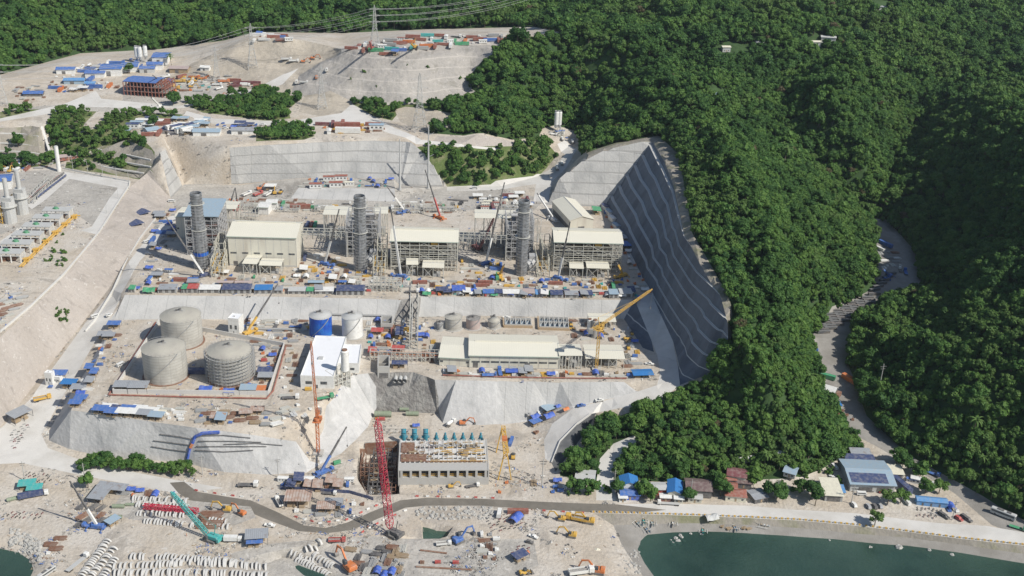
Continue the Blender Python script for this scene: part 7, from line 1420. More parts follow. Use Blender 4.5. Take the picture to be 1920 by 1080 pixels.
house(1178, 916, 10, 9, 5.5, 2.2, 'corrblue', 'white', 2, 'blue roofed house with two stepped blue roofs left of the grove', ridge='y')
house(1180, 932, 11, 6, 3.4, 1, 'blue', 'tarpblue', 2, 'low blue roofed front extension of the coast houses', ridge='x')
house(1167, 937, 4.5, 5, 3, .4, 'white', 'white', 2, 'small white roofed hut at the road corner')
house(1228, 922, 12, 7, 4, .8, 'lgrey', 'red', 4, 'house with pale grey roof and red walls between two blue roofs')
house(1264, 925, 8, 13, 4.6, 1.8, 'corrblue', 'cream2', -8, 'house with long bright blue gabled roof', ridge='y')
house(1308, 921, 15, 12, 4.5, 2.4, 'brownroof', 'dgrey', -2, 'house with wide dark brown roof and two gables')
house(1302, 938, 8, 5, 3, .6, 'lgrey', 'cream2', -6, 'small house with pale corrugated roof in front of the brown one')
house(1380, 899, 11, 9, 5, 2, 'maroon', 'cream2', -12, 'dark red roofed house at the back of the red group'); house(1367, 905, 7, 5, 3.6, .8, 'rustred', 'cream2', 0, 'small low red roof left of the dark red house'); house(1393, 911, 9, 5, 3.6, .6, 'brownroof', 'dgrey', -5, 'low grey brown roofed house below the dark red one')
house(1368, 922, 7, 6, 4.5, 1.6, 'rustred', 'wood', -6, 'small red hipped roof house'); house(1378, 933, 12, 8, 3.6, 1.6, 'rustred', 'cream', -6, 'bright red roofed house nearest the road', hip=True)
house(1420, 934, 9, 9, 3, .5, 'corr', 'dgrey', 20, 'grey metal roofed house under the trees beside the big tree'); house(1272, 940, 5, 4, 3, .6, 'white', 'cream2', -5, 'small white roofed stall below the long blue roof'); house(1247, 937, 6, 4, 2.8, .4, 'white', 'rustred', 0, 'small stall with white roof behind the parked lorry')
house(1097, 900, 11, 10, 4, .6, 'lgrey', 'white', -8, 'house with pale roof and blue end near the ramp road foot'); one('shed_blue', 1103, 905, -8, 'attached to the pale roofed house', .9); one('tent_tarpblue', 1045, 903, 5, 'left of the pale roofed house', .9)
scat([(1030, 912), (1060, 915), (1065, 925), (1035, 926)], 8, ['truck_white_flat', 'crates_blue', 'crates_white', 'gen_blue', 'suv_dgrey'], 'at the edge of the bare ground below the ramp', 4, 60)
one('lorry_flat', 1253, 946, 178, '', .95, 'long white flatbed lorry parked on the coast road'); 
for x, y, W_, D_, rf, rz, lb in ((1482, 888, 7, 9, 'lblue', -25, 'pale blue roofed shack high among the trees'), (1386, 858, 5, 5, 'white', 30, 'tiny white roofed hut in the wood'), (1394, 866, 12, 3, 'white', 10, 'white walled terrace strip in the wood'), (1465, 857, 6, 4, 'lgrey', 0, 'small grey roofed hut deep in the trees'), (1498, 845, 6, 5, 'lgrey', 10, 'dark roofed hut in the trees near the track'),
                            (1360, 96, 9, 7, 'cream', 10, 'isolated hut beside the far left hill track'), (1423, 87, 8, 6, 'grey', 0, 'small grey hut at the end of the hill track'), (1524, 86, 22, 8, 'cream', 5, 'long pale house on the distant hillside'), (1552, 77, 16, 12, 'lgrey', -10, 'white walled house with grey roof on the distant hillside'), (1628, 72, 12, 8, 'rustred', 20, 'red roofed house on the distant hillside'), (1343, 185, 10, 8, 'lblue', 0, 'lone house with pale blue roof in the middle of the forest'), (1645, 20, 22, 6, 'grey', 5, 'long grey house on the highest hill road')):
    house(x, y, W_, D_, 5 if y < 200 else 3, 1, rf, 'cream2' if 'red' in rf else 'lgrey', rz, lb)
def hall_yard():
    loc, rz, Wd = FR((1592, 922), (1677, 926)); t = Model('workshop_hall'); t.part('wall', MB().box(.3, Wd-.3, .3, 27, -.3, 6), M['lgrey']); r = t.part('roof', MB().prismx([(-.8, 5.8), (13.5, 8.2), (27.5, 5.8), (27.5, 6.1), (13.5, 8.5), (-.8, 6.1)], -.6, Wd+.6), M['lblue'])
    t.part('solar_panels', MB().prismx([(1, 6.45), (9.5, 7.88), (9.5, 7.98), (1, 6.55)], 1, Wd*.85), M['navy'], r); t.part('door', MB().box(Wd*.2, Wd*.5, .2, .28, 0, 3.6).box(Wd*.6, Wd*.85, .2, .28, 0, 3.6), M['dgrey'])
    t.put(loc, rz, 'large workshop with pale blue roof and dark solar panels by the coast road', 'workshop')
hall_yard()
for a, b, D, H, rf, lb in (((1585, 873), (1640, 876), 7, 4, 'navy', 'navy and white roofed lean-to behind the big workshop'), ((1595, 860), (1632, 862), 6, 4, 'corr', 'dark roofed shed hindmost behind the big workshop'), ((1668, 898), (1694, 900), 10, 4, 'cream', 'cream roofed building at the top right of the big workshop'), ((1545, 940), (1580, 942), 18, 4.5, 'cream', 'white roofed open garage left of the big workshop'), ((1569, 930), (1584, 931), 7, 3, 'sky', 'small blue roof between garage and big workshop')): 
    loc, rz, Wd = FR(a, b); t = Model('outbuilding'); t.part('wall', MB().box(.3, Wd-.3, .3, D-.3, -.2, H-.2), M['grey']); t.part('roof', MB().prismx([(-.5, H-.1), (D+.4, H+.6), (D+.4, H+.75), (-.5, H+.05)], -.3, Wd+.3), M[rf]); t.part('opening', MB().box(Wd*.15, Wd*.85, .2, .28, 0, H-.8), M['dgrey']); t.put(loc, rz, lb, 'outbuilding')
one('cont_navy', 1688, 912, 110, '', 1.5, 'long navy roofed container right of the big workshop'); one('cont_white', 1697, 940, 105, '', .8, 'pale container end below the long navy one'); one('cab_white', 1720, 905, -20, '', 1.2, 'white roofed hut row right of the workshop'); one('cab_white', 1738, 910, -20, '', 1.0, 'white hut at the right of the hut row'); one('cab_blue', 1708, 903, -20, '', .8, 'little hut with blue roof left of the white hut row')
t_ = Model('canteen_block'); t_.part('wall', MB().box(-9, 9, -2.6, 2.6, -.2, 3.2), M['sky']); t_.part('roof', MB().prismx([(-3, 3.2), (0, 4.2), (3, 3.2), (3, 3.35), (0, 4.4), (-3, 3.35)], -9.3, 9.3), M['sky']); t_.part('door', MB().box(-6, -5, -2.7, -2.62, 0, 2.1).box(-1, 0, -2.7, -2.62, 0, 2.1).box(4, 5, -2.7, -2.62, 0, 2.1), M['dgrey']); t_.put(G(1745, 945), R(-5), 'long light blue block with motorbikes in front beside the coast road', 'building')
for x, y, k, r in ((1615, 928, 'van_white', 0), (1630, 921, 'suv_silver', 0), (1655, 924, 'suv_red', 0), (1603, 920, 'van_white', 0), (1628, 951, 'suv_silver', 95), (1640, 951, 'suv_dgrey', 95), (1650, 950, 'suv_silver', 95), (1601, 948, 'suv_white', 100), (1560, 897, 'suv_white', 110), (1564, 878, 'van_white', 110)): one(k, x, y, r, 'in the yard of the big workshop', 1.15)
scat([(1720, 952), (1770, 956), (1768, 960), (1720, 957)], 14, ['moto_red', 'moto_black', 'moto_blue'], 'in front of the light blue block', 2, 61, rots=(80, 90)); scat([(1715, 965), (1760, 967), (1758, 973), (1716, 970)], 14, ['moto_red', 'moto_black'], 'beside the road below the light blue block', 2, 62, rots=(80, 90))
for x, y, k in ((1772, 970, 'suv_dgrey'), (1766, 966, 'suv_dgrey'), (1797, 974, 'suv_red'), (1815, 976, 'suv_dgrey'), (1808, 971, 'suv_dgrey')): one(k, x, y, -60, 'parked right of the light blue block', 1.2)
one('coach', 1880, 968, -38, '', 1.2, 'long white coach parked at the right edge'); one('truck_green_flat', 1908, 992, -30, '', 1, 'green truck in front of the coach at the right edge'); one('truck_blue_flat', 1748, 890, -35, '', 1, 'blue truck on the valley track under the trees')
scat([(1775, 950), (1800, 956), (1805, 968), (1780, 962)], 6, ['crates_white', 'crates_blue', 'crates_grey', 'tent_tarpblue'], 'at the stall right of the light blue block', 3, 63)
# individual trees near the houses and road
TL = [('leafy tree beside the blue roofed house', 1207, 930, 1), ('round tree between the blue roofs and pale roof', 1220, 940, 7), ('big round tree beside the coast road pole', 1456, 936, 6), ('dark tree left of the big round tree', 1440, 930, 3), ('tree between the brown and red roofs', 1350, 930, 6), ('second tree between the brown and red roofs', 1340, 915, 2), ('tree beside the dark red house', 1412, 905, 1), ('tree behind the small red roof', 1355, 890, 0), ('palm among the huts', 1430, 878, 9), ('dark tree left of the open garage', 1520, 935, 6), ('second dark tree left of the open garage', 1500, 925, 3), ('tall dark tree in front of the garage', 1528, 948, 2), ('light tree in the workshop yard', 1664, 945, 4), ('lone light green tree on the sea wall', 1640, 985, 4), ('small tree right of the workshop yard', 1688, 943, 7),
      ('tree behind the workshop lean-to', 1680, 870, 6), ('large tree right of the workshop roof', 1690, 880, 6), ('tree by the hut row', 1725, 893, 1), ('bushy tree above the light blue block', 1760, 925, 7), ('bushy tree right above the light blue block', 1735, 925, 0), ('tree between the lorry and the brown roof', 1290, 940, 3), ('tree at the corner of the lane', 1156, 925, 3), ('tree behind the pale roofed house', 1083, 892, 4), ('low tree along the lane wall', 1085, 925, 3), ('low tree in front of the pale roofed house', 1108, 925, 0), ('tree left of the lane', 1072, 922, 7),
      ('lone dark tree on the plateau yard road', 325, 196, 6), ('dark tree left of the mid plateau wood', 435, 183, 3), ('tree by the blue roofed yard', 243, 138, 3), ('palm by the blue roofed yard', 322, 125, 9), ('tree beside the cabins on the plateau', 288, 238, 3), ('small bush on the rocky bank corner', 165, 915, 7)]
for lb, x, y, k in TL: t = KINDS[k]; t.put(G(x, y), x * .7, lb, 'palm' if k == 9 else 'tree', None, 1.15 if y > 800 else 1.4)
RT = random.Random(12)
for i in range(34):
    f = i / 33; x = 152 + 210 * f + RT.uniform(-5, 5); y = 878 + 14 * f + RT.uniform(-14, 5); k = RT.choice((0, 1, 3, 6, 7, 4)); KINDS[k].put(G(x, y), i, 'leafy tree in the row between haul road and nailed slope', 'tree', 'trees in the row below the nailed slope', RT.uniform(.55, .95))
for i in range(46):
    x, y = RT.choice(((RT.uniform(1060, 1140), RT.uniform(917, 930)), (RT.uniform(1150, 1600), RT.uniform(905, 925)), (RT.uniform(1125, 1330), RT.uniform(750, 790)), (RT.uniform(1500, 1560), RT.uniform(840, 900)))); q = G(x, y)
    if all((q.x-u[0])**2 + (q.y-u[1])**2 > (u[2]*.5 + 2)**2 for u in USED): BUSH[i % 2].put(q, i, 'low green bush among the coast road houses and lanes', 'bush', 'bushes around the coast houses', RT.uniform(.9, 1.7))
for i in range(36):
    x, y = RT.choice(((RT.uniform(105, 128), RT.uniform(575, 605)), (RT.uniform(85, 135), RT.uniform(440, 500)), (RT.uniform(640, 900), RT.uniform(120, 180)))); BUSH[i % 2].put(G(x, y), i, 'scrubby bush on bare earth', 'bush', 'scattered scrub bushes', RT.uniform(.7, 1.4))
# ------------------------------------------------------------------ valley track
model('cont_dgrey', container, 'grey'); ML['cont_dgrey'].parts[0][1].materials[0] = M['dgrey2']; model('cont_brown', container, 'corrust'); ML['cont_brown'].parts[0][1].materials[0] = M['dgrey2']
VT = 'on the shaded valley track'
for r in range(5):
    for c in range(9):
        if (r in (0, 4) and c > 5): continue
        x = 1532 + c * 13 + r * 3; y = 612 - c * 7.2 + r * 4.6 - 6
        if x > 1640: continue
        ML['cont_dgrey' if (r + c) % 3 else 'cont_brown'].put(G(x, y), R(8), 'dark steel box in the packed rows on the valley track', 'container', 'packed containers in the valley', .82)
for i in range(6): ML['cont_dgrey'].put(G(1640 + i * 6, 545 - i * 6), R(20), 'dark steel box in the upper row of the valley track', 'container', 'upper row containers in the valley', .8)
one('cont_white', 1648, 468, 120, VT, 1); one('cont_lblue' if 'cont_lblue' in ML else 'cont_blue', 1660, 460, 120, VT, 1.2); one('truck_blue_flat', 1698, 512, 80, VT, 1.1); one('truck_white_flat', 1688, 508, 80, VT, .9)
scat([(1640, 465), (1680, 470), (1690, 500), (1650, 510)], 16, ['pipes_white', 'beams_white', 'crates_white', 'crates_grey', 'pipes_grey', 'beams_rust'], VT, 6, 64)
one('cont_green', 1546, 708, -28, VT, 1.2); one('cont_orange', 1595, 716, -60, VT, 1.3); one('truck_blue_flat', 1531, 664, 80, VT, 1)
def big_tent():
    t = Model('tented_store'); t.part('wall', MB().box(-9, 9, -4, 4, -.3, 4), M['dgrey']); t.part('roof', MB().prismx([(-4.6, 4), (0, 6.4), (4.6, 4), (4.6, 4.2), (0, 6.6), (-4.6, 4.2)], -9.4, 9.4), M['white']); t.part('stacked_goods', MB().box(9.2, 12, -3.5, 3.5, 0, 2.8), M['rust']); t.put(G(1542, 735), R(-32), 'white roofed store with dark walls on the valley track', 'store')
big_tent()
scat([(1555, 755), (1580, 762), (1600, 790), (1575, 790)], 7, ['crates_orange', 'crates_blue', 'crates_rust', 'cab_corrblue', 'pickup_red'], VT, 5, 65)
# ------------------------------------------------------------------ left terrace plant
def shelter6():
    t = Model('compressor_shelter'); W_, D_, H_ = 21, 9, 7; fr = MB()
    for i in range(4):
        for y in (0, D_): fr.beam((W_*i/3, y, -.2), (W_*i/3, y, H_), .7)
    for y in (0, D_): fr.beam((0, y, H_-1.5), (W_, y, H_-1.5), .5)
    for i in range(5): fr.beam((W_, D_*i/4, -.2), (W_, D_*i/4, H_), .5)
    t.part('frame', fr, M['white']); r = t.part('roof_slab', MB().box(-.6, W_+.6, -.6, D_+.6, H_, H_+.7), M['lgrey']); t.part('green_fan', MB().cyl((W_*.45, D_*.5, H_+.7), (W_*.45, D_*.5, H_+2.2), 1.6, n=14).box(W_*.45-2.4, W_*.45+2.4, D_*.5-.6, D_*.5+.6, H_+.7, H_+1.6), M['green'], r)
    t.part('compressor', MB().box(3, 9, 2, 6.5, 0, 3).cyl((10, 4, 1.8), (16, 4, 1.8), 1.5, n=12), M['rust']); t.part('yellow_manifold', MB().tube([Vector((W_, 3, 2)), Vector((W_+4, 3, 2)), Vector((W_+6, 1, 2)), Vector((W_+6, -3, 2))], .5, 7).tube([Vector((W_, 6, 1.5)), Vector((W_+7, 6, 1.5))], .45, 7).box(W_+1.5, W_+4, 1, 5, 0, 2.8), M['yellow']); return t
model('shelter6', shelter6)
for i, (x, y) in enumerate(((82, 411), (63, 425), (44, 441), (25, 457), (5, 474), (-14, 492))): ML['shelter6'].put(G(x, y), R(4), '%s white framed compressor shelter with green roof fan counting from the back' % ('first', 'second', 'third', 'fourth', 'fifth', 'sixth')[i], 'shelter', 'compressor shelters on the left terrace')
for dx, lb in ((0, 'inner yellow pipeline beside the compressor shelters'), (5, 'outer yellow pipeline beside the compressor shelters')): pipe_run([G(37 + dx, 502), G(85 + dx, 455), G(139 + dx, 404)], .55, 'yellow', 'yellow_pipe', lb, z=1)
def hrsg():
    t = Model('turbine_exhaust'); b = t.part('body', MB().cyl((0, 0, -.3), (0, 0, 14), 5, 5, 12).cyl((0, 0, 14), (0, 0, 19), 5.6, 5.0, 12).box(-4, 4, -3, 3, 19, 22), M['lgrey']); t.part('stack', MB().cyl((0, 0, 22), (0, 0, 38), 1.9, 1.8, 14), M['lgrey'], b)
    t.part('yellow_frame', MB().frame(-9, -5, -4, 4, 0, 15, 1, 1, 4, .4), M['yellow']); t.part('platform', MB().lathe([(5.1, 14.2), (6.6, 14.2), (6.6, 14.5), (5.1, 14.5)], 16), M['steel'], b); return t
model('hrsg', hrsg); ML['hrsg'].put(G(43, 400), 0, 'pale grey exhaust unit with tall pipe chimney, rear one on left terrace', 'exhaust unit'); ML['hrsg'].put(G(21, 417), 0, 'pale grey exhaust unit with tall pipe chimney, front one on left terrace', 'exhaust unit')
loc_, rz_, W_ = FR((-30, 358), (22, 354)); t_ = Model('blue_roofed_hall'); t_.part('wall', MB().box(0, W_, 0, 18, 0, 8), M['white']); t_.part('roof', MB().prismx([(-1, 8), (9, 9.5), (19, 8), (19, 8.3), (9, 9.8), (-1, 8.3)], -1, W_+1), M['blue']); t_.part('door', MB().box(W_*.4, W_*.55, -.1, -.01, 0, 5), M['grey']); t_.put(loc_, rz_, 'hall with bright blue roof at the left edge of the terrace', 'building')
pipe_run([G(60, 372), G(90, 350), G(120, 328)], .8, 'dgrey', 'dark_pipe', 'dark pipe bundle running diagonally on the left terrace, upper', z=2, step=5); pipe_run([G(48, 380), G(80, 356), G(112, 333)], .8, 'rustred', 'red_pipe', 'red pipe running diagonally on the left terrace', z=2, step=5); pipe_run([G(70, 374), G(98, 352), G(124, 332)], .8, 'navy', 'blue_pipe', 'blue grey pipe running diagonally on the left terrace', z=2, step=5)
rack((48, 382), (64, 382), 60, 5, 2, 12, 1, 'low pipe rack under the diagonal pipes of the left terrace', .3, 2)
t_ = Model('white_column_tank'); t_.part('shell', MB().cyl((0, 0, -.2), (0, 0, 24), 1.9, 1.9, 16), M['white']); t_.part('cap', MB().lathe([(1.95, 24), (1.2, 24.6), (.01, 24.8)], 16), M['lgrey']); t_.put(G(111, 321), 0, 'slim white vertical column at the back of the left terrace', 'column')
scat([(0, 302), (50, 298), (65, 310), (40, 325), (0, 326)], 46, ['crates_white', 'crates_rust', 'cont_white', 'beams_rust', 'crates_blue', 'cab_white', 'cont_rustred', 'pipes_grey', 'exc_yellow', 'truck_white_tipper'], 'in the store at the back left of the terrace', 5, 66)
scat([(55, 305), (110, 300), (120, 312), (70, 316)], 14, ['crates_rust', 'suv_dgrey', 'crates_grey', 'pipes_grey', 'crates_white'], 'beside the slim white column', 6, 67)
scat([(0, 565), (30, 550), (45, 560), (0, 612)], 24, ['crates_grey', 'beams_rust', 'pipes_rust', 'shed_maroon' if 'shed_maroon' in ML else 'shed_corrust', 'beams_steel', 'crates_blue', 'pipes_grey'], 'at the near corner of the left terrace', 4.5, 68, rots=(30, 40))
house(127, 297, 18, 10, 3, 1.2, 'pinkroof', 'rustred', 30, 'pinkish roofed house at the head of the stepped bank'); 
path_wall([G(*p) for p in ((240, 352), (186, 436), (160, 468), (120, 515), (60, 573), (0, 624))], 1.3, .8, 'precast', 'parapet_wall', 'white concrete parapet along the edge of the left terrace', 'wall'); path_wall([G(*p) for p in ((300, 400), (262, 448), (232, 500), (212, 545), (180, 598), (160, 622))], 1.2, .8, 'precast', 'parapet_wall', 'white concrete channel wall along the upper haul road', 'wall')
path_wall([G(*p) for p in ((118, 316), (185, 330), (243, 341), (241, 352))], 1.0, .5, 'precast', 'parapet_wall', 'pale kerb wall round the back of the left terrace road', 'wall')
path_wall([G(*p) for p in ((78, 238), (86, 262), (95, 290))], 1.0, 2.2, 'precast', 'drain_channel', 'pale concrete drain running down the bank at the far left', 'drain')
path_wall([at(*p) for p in ((1034,868,6),(1050,828,10),(1082,795,14),(1108,776,17))], 1.0, .5, 'precast', 'parapet_wall', 'low kerb wall on the outer edge of the lower ramp road', 'wall')
for i, pts in enumerate((((0, 250), (40, 251), (72, 256)), ((0, 268), (40, 270), (76, 276)), ((0, 283), (50, 285), (82, 290)))): path_wall([G(*p) for p in pts], .6, 1.2, 'precast', 'bench_drain', '%s pale bench drain across the grey bank at the far left' % ('upper', 'middle', 'lower')[i], 'drain')
for i, pts in enumerate((((182, 280), (235, 290), (283, 300)), ((165, 290), (225, 303), (283, 313)), ((142, 300), (200, 314), (270, 325)))): path_wall([G(*p) for p in pts], .6, 1.4, 'precast', 'bench_drain', '%s pale bench drain on the stepped grassy bank above the terrace' % ('upper', 'middle', 'lower')[i], 'drain')
for i in range(60):
    f = RT.random(); x, y = RT.choice(((1668 + 50*f, 420 + 50*f), (1722 + 12*f, 475 + 60*f), (1728 - 80*f, 548 + 30*f), (1606 - 8*f, 610 + 70*f), (1602 + 30*f, 690 + 80*f), (1635 + 60*f, 782 + 60*f))); k = RT.choice((0, 1, 3, 6, 7)); KINDS[k].put(G(x + RT.uniform(-4, 4), y), i, 'leafy tree overhanging the right edge of the valley track', 'tree', 'trees along the right edge of the valley track', RT.uniform(.8, 1.25))
# ------------------------------------------------------------------ plateau
def blue_hall(x0, x1, y, D, H, roof, wall, lb):
    loc, rz, Wd = FR((x0, y), (x1, y)); t = Model('site_building'); w = t.part('wall', MB().box(0, Wd, 0, D, -.5, H), M[wall]); t.part('roof', MB().prismx([(-.8, H), (D/2, H+1.8), (D+.8, H), (D+.8, H+.25), (D/2, H+2.1), (-.8, H+.25)], -.8, Wd+.8), M[roof]); t.part('door', MB().box(Wd*.3, Wd*.5, -.1, -.01, 0, H*.7), M['dgrey'], w); t.put(loc, rz, lb, 'building'); c = loc + Vector((Wd/2, D/2, 0)); USED.append((c.x, c.y, max(Wd, D)))
for a in [(106, 140, 139, 12, 5, 'blue', 'white', 'blue roofed building farthest left on the plateau'), (188, 228, 143, 26, 8, 'blue', 'white', 'large blue roofed building left of the silos'), (160, 196, 146, 14, 5, 'blue', 'white', 'low blue roofed building in front of the large one'), (228, 258, 135, 22, 6, 'blue', 'white', 'blue roofed building right of the large one'), (262, 290, 137, 12, 5, 'blue', 'lgrey', 'small blue roofed building below the silos'), (286, 314, 122, 26, 9, 'blue', 'white', 'blue roofed building right behind the silos'), (276, 305, 131, 12, 6, 'blue', 'white', 'blue roofed building in front of the right one'), (120, 158, 158, 10, 4, 'sky', 'lblue', 'light blue low building near the plateau road'),
          (318, 352, 137, 14, 5, 'pinkroof', 'wood', 'rusty roofed long shed right of the silos'), (44, 80, 181, 10, 3, 'blue', 'dgrey', 'blue roofed shed near the plateau left corner'), (160, 178, 162, 5, 3, 'sky', 'white', 'small blue roofed hut beside the plateau road'), (376, 392, 133, 6, 4, 'white', 'white', 'white hut at the foot of the cream hill'), (315, 322, 158, 6, 4, 'blue', 'blue', 'small solid blue hut near the steel building'),
          (278, 300, 250, 12, 4, 'lblue', 'white', 'pale blue roofed cabin block, left front'), (302, 326, 250, 14, 4, 'navy', 'white', 'dark blue roofed cabin block in the front row'), (362, 412, 255, 12, 4, 'lblue', 'white', 'long pale turquoise roofed cabin block'), (434, 475, 252, 11, 4, 'corr', 'white', 'grey roofed shed row above the back wall')]: blue_hall(*a)
for i, (x, y) in enumerate(((322, 243), (331, 243), (340, 248), (350, 248), (357, 240), (372, 236), (378, 232), (250, 240), (258, 236), (268, 232), (285, 228))): one('cab_' + ('white', 'navy', 'lblue')[i % 3], x, y, 50 if i < 6 else 4, 'in the cabin camp above the back wall', 1.7)
def steel_bldg():
    loc, rz, Wd = FR((233, 178), (312, 184)); D = 26; t = Model('steel_building'); t.part('frame', MB().frame(0, Wd, 0, D, 0, 15, 12, 4, 3, .5, False, inner=True), M['rustred']); t.part('roof', MB().prismx([(-.5, 15.2), (D*.5, 16.4), (D, 15.2), (D, 15.5), (D*.5, 16.7), (-.5, 15.5)], 0, Wd*.78), M['blue']); t.part('floor_slab', MB().box(0, Wd, 0, D, 5, 5.4).box(0, Wd*.9, 0, D, 10, 10.4), M['dconc']); t.put(loc, rz, 'red steel framed building under construction with a blue roof', 'building')
steel_bldg()
def silos3(pts, h, r, lb):
    for i, (x, y) in enumerate(pts):
        t = Model('cement_silo'); t.part('shell', MB().lathe([(.5, 4), (r, 8), (r, h), (r*.7, h+1), (.01, h+1.4)], 16), M['white']); lg = MB()
        for s in (-1, 1):
            for q in (-1, 1): lg.beam((s*r*.75, q*r*.75, 0), (s*r*.75, q*r*.75, 8), .35)
        t.part('support_leg', lg, M['lgrey']); t.part('top_rail', MB().lathe([(r*.9, h+1.2), (r*.9, h+1.9)], 10), M['grey']); t.put(G(x, y), 0, lb[i], 'silo')
silos3(((258, 118), (264, 119), (274, 117)), 18, 2.5, ('white cement silo, left of three on the plateau', 'white cement silo, middle of three on the plateau', 'white cement silo, shorter right one of three on the plateau'))
silos3(((1042, 247), (1048, 247)), 21, 2.3, ('white batching plant silo at the forest edge, left one', 'white batching plant silo at the forest edge, right one'))
one('cab_blue', 1049, 252, 30, 'below the batching plant silos', 1.4); rack((1046, 256), (1056, 258), 8, 7, 2, 2, 2, 'white batching plant frame below the twin silos', .4, 1)
scat([(1025, 246), (1040, 250), (1080, 262), (1075, 270), (1045, 262)], 16, ['truck_white_mixer', 'truck_white_mixer', 'crates_white', 'crates_blue', 'crates_grey'], 'at the batching plant by the forest edge', 7, 69)
scat([(1050, 300), (1030, 330), (1035, 335), (1055, 310)], 4, ['truck_white_mixer', 'pickup_white'], 'on the track down from the batching plant', 8, 70)
TOP = 'in the hilltop container yard'
scat([(655, 92), (700, 80), (800, 68), (940, 66), (975, 71), (940, 82), (880, 84), (800, 92), (740, 104), (715, 104)], 150, ['cont_rustred', 'cont_rustred', 'cont_white', 'cont_blue', 'cont_green', 'cont_grey', 'cab_white', 'shed_blue', 'cont_orange', 'cont_teal', 'crates_white', 'cab_rustred', 'truck_white_flat'], TOP, 9, 71, sc=(1, 1.4), rots=(0, 10, 90))
scat([(465, 72), (490, 66), (540, 70), (545, 76), (480, 80)], 24, ['cont_rustred', 'cont_white', 'cont_blue', 'cab_white', 'shed_blue', 'crates_rust'], 'on the top of the cream hill', 8, 72, sc=(1, 1.4), rots=(0, 10, 90))
scat([(310, 145), (430, 140), (445, 155), (420, 170), (330, 172), (300, 158)], 80, ['crates_rust', 'crates_orange', 'crates_teal', 'beams_rust', 'beams_steel', 'truck_yellow_tipper', 'truck_white_tipper', 'pipes_grey', 'cont_rustred', 'exc_yellow', 'crates_wood', 'truck_orange_tipper'], 'in the plateau storage yard', 7, 73, sc=(1, 1.4), rots=(0, 10, 60, 90))
scat([(100, 140), (160, 125), (250, 110), (285, 112), (270, 126), (180, 135), (110, 150)], 40, ['truck_white_mixer', 'truck_white_tipper', 'cab_white', 'cont_white', 'crates_blue', 'cont_blue', 'crates_white'], 'in the blue roofed camp', 8, 74, sc=(1, 1.4))
scat([(100, 152), (190, 150), (225, 165), (180, 170), (130, 175), (90, 165)], 36, ['crates_rust', 'cont_blue', 'cont_orange', 'crates_white', 'beams_rust', 'truck_white_flat', 'crates_blue', 'shed_white'], 'before the blue roofed camp', 7, 75, sc=(1, 1.4))
scat([(20, 165), (80, 160), (85, 185), (40, 192)], 26, ['crates_grey', 'beams_steel', 'crates_rust', 'pipes_grey', 'crates_blue', 'beams_rust'], 'in the far left scrap yard', 7, 76, sc=(1, 1.4))
scat([(370, 185), (420, 182), (418, 194), (375, 194)], 10, ['cont_rustred', 'crates_orange', 'exc_orange', 'truck_white_tipper'], 'beside the lone tree on the plateau', 8, 77, sc=(1, 1.3)); scat([(440, 158), (490, 156), (490, 163), (442, 165)], 7, ['cont_rustred', 'truck_white_box', 'cont_maroon'], 'along the road above the mid plateau wood', 8, 78, sc=(1, 1.3), rots=(5,))
scat([(235, 245), (280, 225), (300, 225), (390, 228), (395, 250), (250, 256)], 34, ['cab_white', 'crates_white', 'cont_rustred', 'crates_blue', 'suv_white', 'shed_white', 'cont_white', 'shed_lblue'], 'around the cabin camp', 7, 79, sc=(1, 1.3))
scat([(400, 232), (480, 232), (530, 238), (480, 244), (400, 244)], 20, ['crates_blue', 'shed_navy', 'crates_white', 'crates_rust', 'suv_white', 'tent_tarpblue'], 'in the parking area', 7, 80, sc=(1, 1.3))
scat([(600, 232), (720, 236), (728, 246), (610, 250)], 24, ['crates_rust', 'cab_white', 'cont_rustred', 'crates_yellow' if 'crates_yellow' in ML else 'crates_orange', 'crates_blue', 'beams_yellow', 'cont_maroon', 'beams_rust'], 'at the right end above the back wall', 7, 81, sc=(1, 1.3))
one('cont_rustred', 651, 240, 5, '', 2.1, 'long dark red container building above the back wall'); one('cont_white', 652, 249, 5, '', 2.0, 'long grey container building above the back wall'); one('cab_lblue', 706, 243, 5, '', 2, 'pale blue cabin at the right end above the back wall')
scat([(555, 155), (620, 130), (600, 150), (560, 170)], 4, ['truck_white_tipper', 'truck_orange_tipper'], 'on the haul road to the hilltop', 9, 82); scat([(535, 112), (590, 108), (590, 118), (540, 118)], 4, ['exc_orange', 'truck_white_tipper', 'exc_yellow'], 'in the dig on the cream hill', 9, 83, sc=(1.1, 1.3))
# people here and there
for i, (x, y) in enumerate(((570, 900), (1003, 878), (1010, 900), (975, 905), (485, 940), (360, 910), (350, 1005), (930, 905), (1000, 930), (700, 800), (810, 925), (250, 990), (690, 990), (1050, 990), (860, 1000), (930, 830))): one('person_' + ('orange', 'blue', 'white')[i % 3], x, y, i * 50, 'walking on the low construction ground', 1.0)
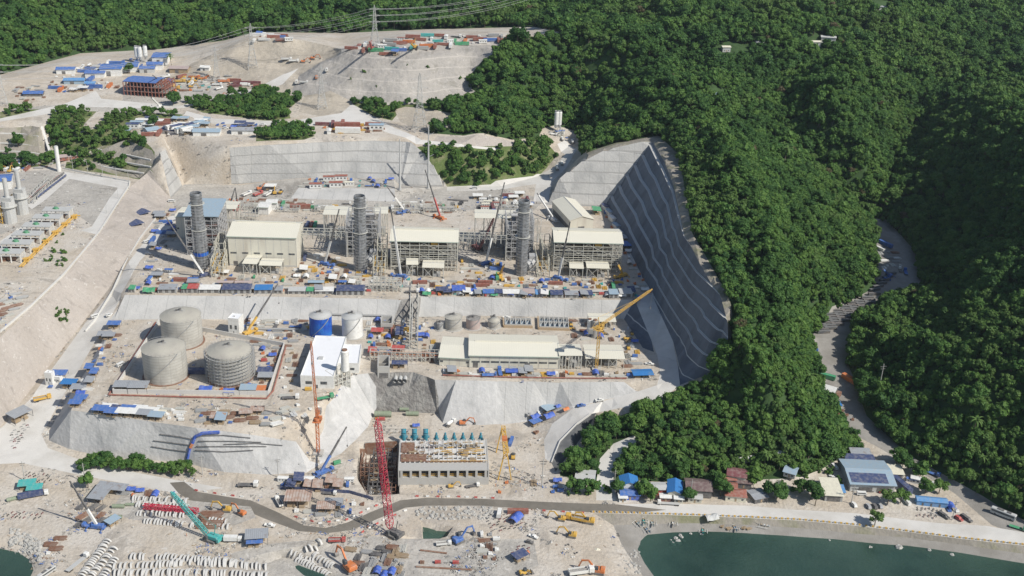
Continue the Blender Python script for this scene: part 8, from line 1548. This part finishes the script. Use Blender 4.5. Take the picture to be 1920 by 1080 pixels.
# ------------------------------------------------------------------ tell apart things that share a label
by = {}
for o in THINGS: by.setdefault(o.get('label'), []).append(o)
ORD = ['leftmost', 'second from left', 'third from left', 'fourth from left', 'fifth from left']
for lb, os_ in by.items():
    if 1 < len(os_) <= 5 and 'tree' not in (os_[0].get('category') or ''):
        os_.sort(key=lambda o: proj(o.matrix_world.translation)[0])
        for o, w in zip(os_, ORD):
            nl = lb + ', ' + ('rightmost' if o is os_[-1] else w)
            if len(nl.split()) <= 16 or not o.get('group'): o['label'] = nl
    elif len(os_) > 5 and not os_[0].get('group'):
        for o in os_: o['group'] = '%s that look alike %s' % (PLUR.get(o['category'], o['category'] + 's'), ' '.join(lb.split()[-4:]))
for o in THINGS:
    if len(o['label'].split()) > 16: print('LONG', o['label'])
    if len(o['label'].split()) < 4: print('SHORT', o['label'])
def debris():
    rnd = random.Random(404); pts = []; kinds = []
    for i, (m_, shp) in enumerate((('white', 0), ('grey', 1), ('rust', 1), ('wood', 1), ('blue', 0), ('dgrey', 0), ('dconc', 2), ('steel', 1))):
        mb = MB(); r2 = random.Random(i)
        for k in range(4):
            x, y = r2.uniform(-1.4, 1.4), r2.uniform(-1.4, 1.4)
            if shp == 1: mb.beam((x, y, .15), (x + r2.uniform(-2, 2), y + r2.uniform(-2, 2), .2), .22)
            elif shp == 0: mb.box(x, x + r2.uniform(.4, 1.3), y, y + r2.uniform(.4, 1), 0, r2.uniform(.3, .9))
            else: mb.beam((x, y, .1), (x + .7, y + .4, .3), .7)
        kinds.append(mb.mesh('debris_kind', M[m_]))
    ok = {'dirt', 'dirt2'}
    while len(pts) < 7000:
        x, y = rnd.uniform(-20, 1330), rnd.uniform(160, 1085)
        if y > 330 and x > 1230: continue
        p = C(x, y) if rnd.random() < .0 else G(x, y); ri = region(p.x, p.y); mk = RP[ri][1] if ri >= 0 else 'dirt'
        if mk not in ok: continue
        nn = noise.noise(Vector((p.x * .035, p.y * .035, 2))) + .5 * noise.noise(Vector((p.x * .12, p.y * .12, 4)))
        if rnd.random() > max(.012, min(1, (nn - .12) * 3.2)): continue
        pts.append((p.x, p.y, p.z - .03, rnd.choice((0, 1, 1, 1, 2, 3, 3, 6, 6, 6, 6, 7, 7, 5, 6, 6, 1, 4)), rnd.uniform(.25, .85), rnd.uniform(0, 6.28)))
    src = bpy.data.collections.new('debris_kinds')
    for i, me in enumerate(kinds): src.objects.link(bpy.data.objects.new('bit_%02d' % i, me))
    me = bpy.data.meshes.new('building_debris'); me.from_pydata([p[:3] for p in pts], [], [])
    for an, ty, vals in (('idx', 'INT', [p[3] for p in pts]), ('scl', 'FLOAT', [p[4] for p in pts]), ('rot', 'FLOAT', [p[5] for p in pts])):
        a = me.attributes.new(an, ty, 'POINT'); a.data.foreach_set('value', vals)
    o = link(bpy.data.objects.new('building_debris', me)); o['kind'] = 'stuff'; prop(o, 'small offcuts, rubble and loose bits strewn over the bare ground', 'debris')
    g = bpy.data.node_groups['scatter'].copy(); md = o.modifiers.new('scatter', 'NODES'); md.node_group = g
    for n in g.nodes:
        if n.bl_idname == 'GeometryNodeCollectionInfo': n.inputs['Collection'].default_value = src
debris()
print('things', len(THINGS), 'segments', seg_n)
build_haze()
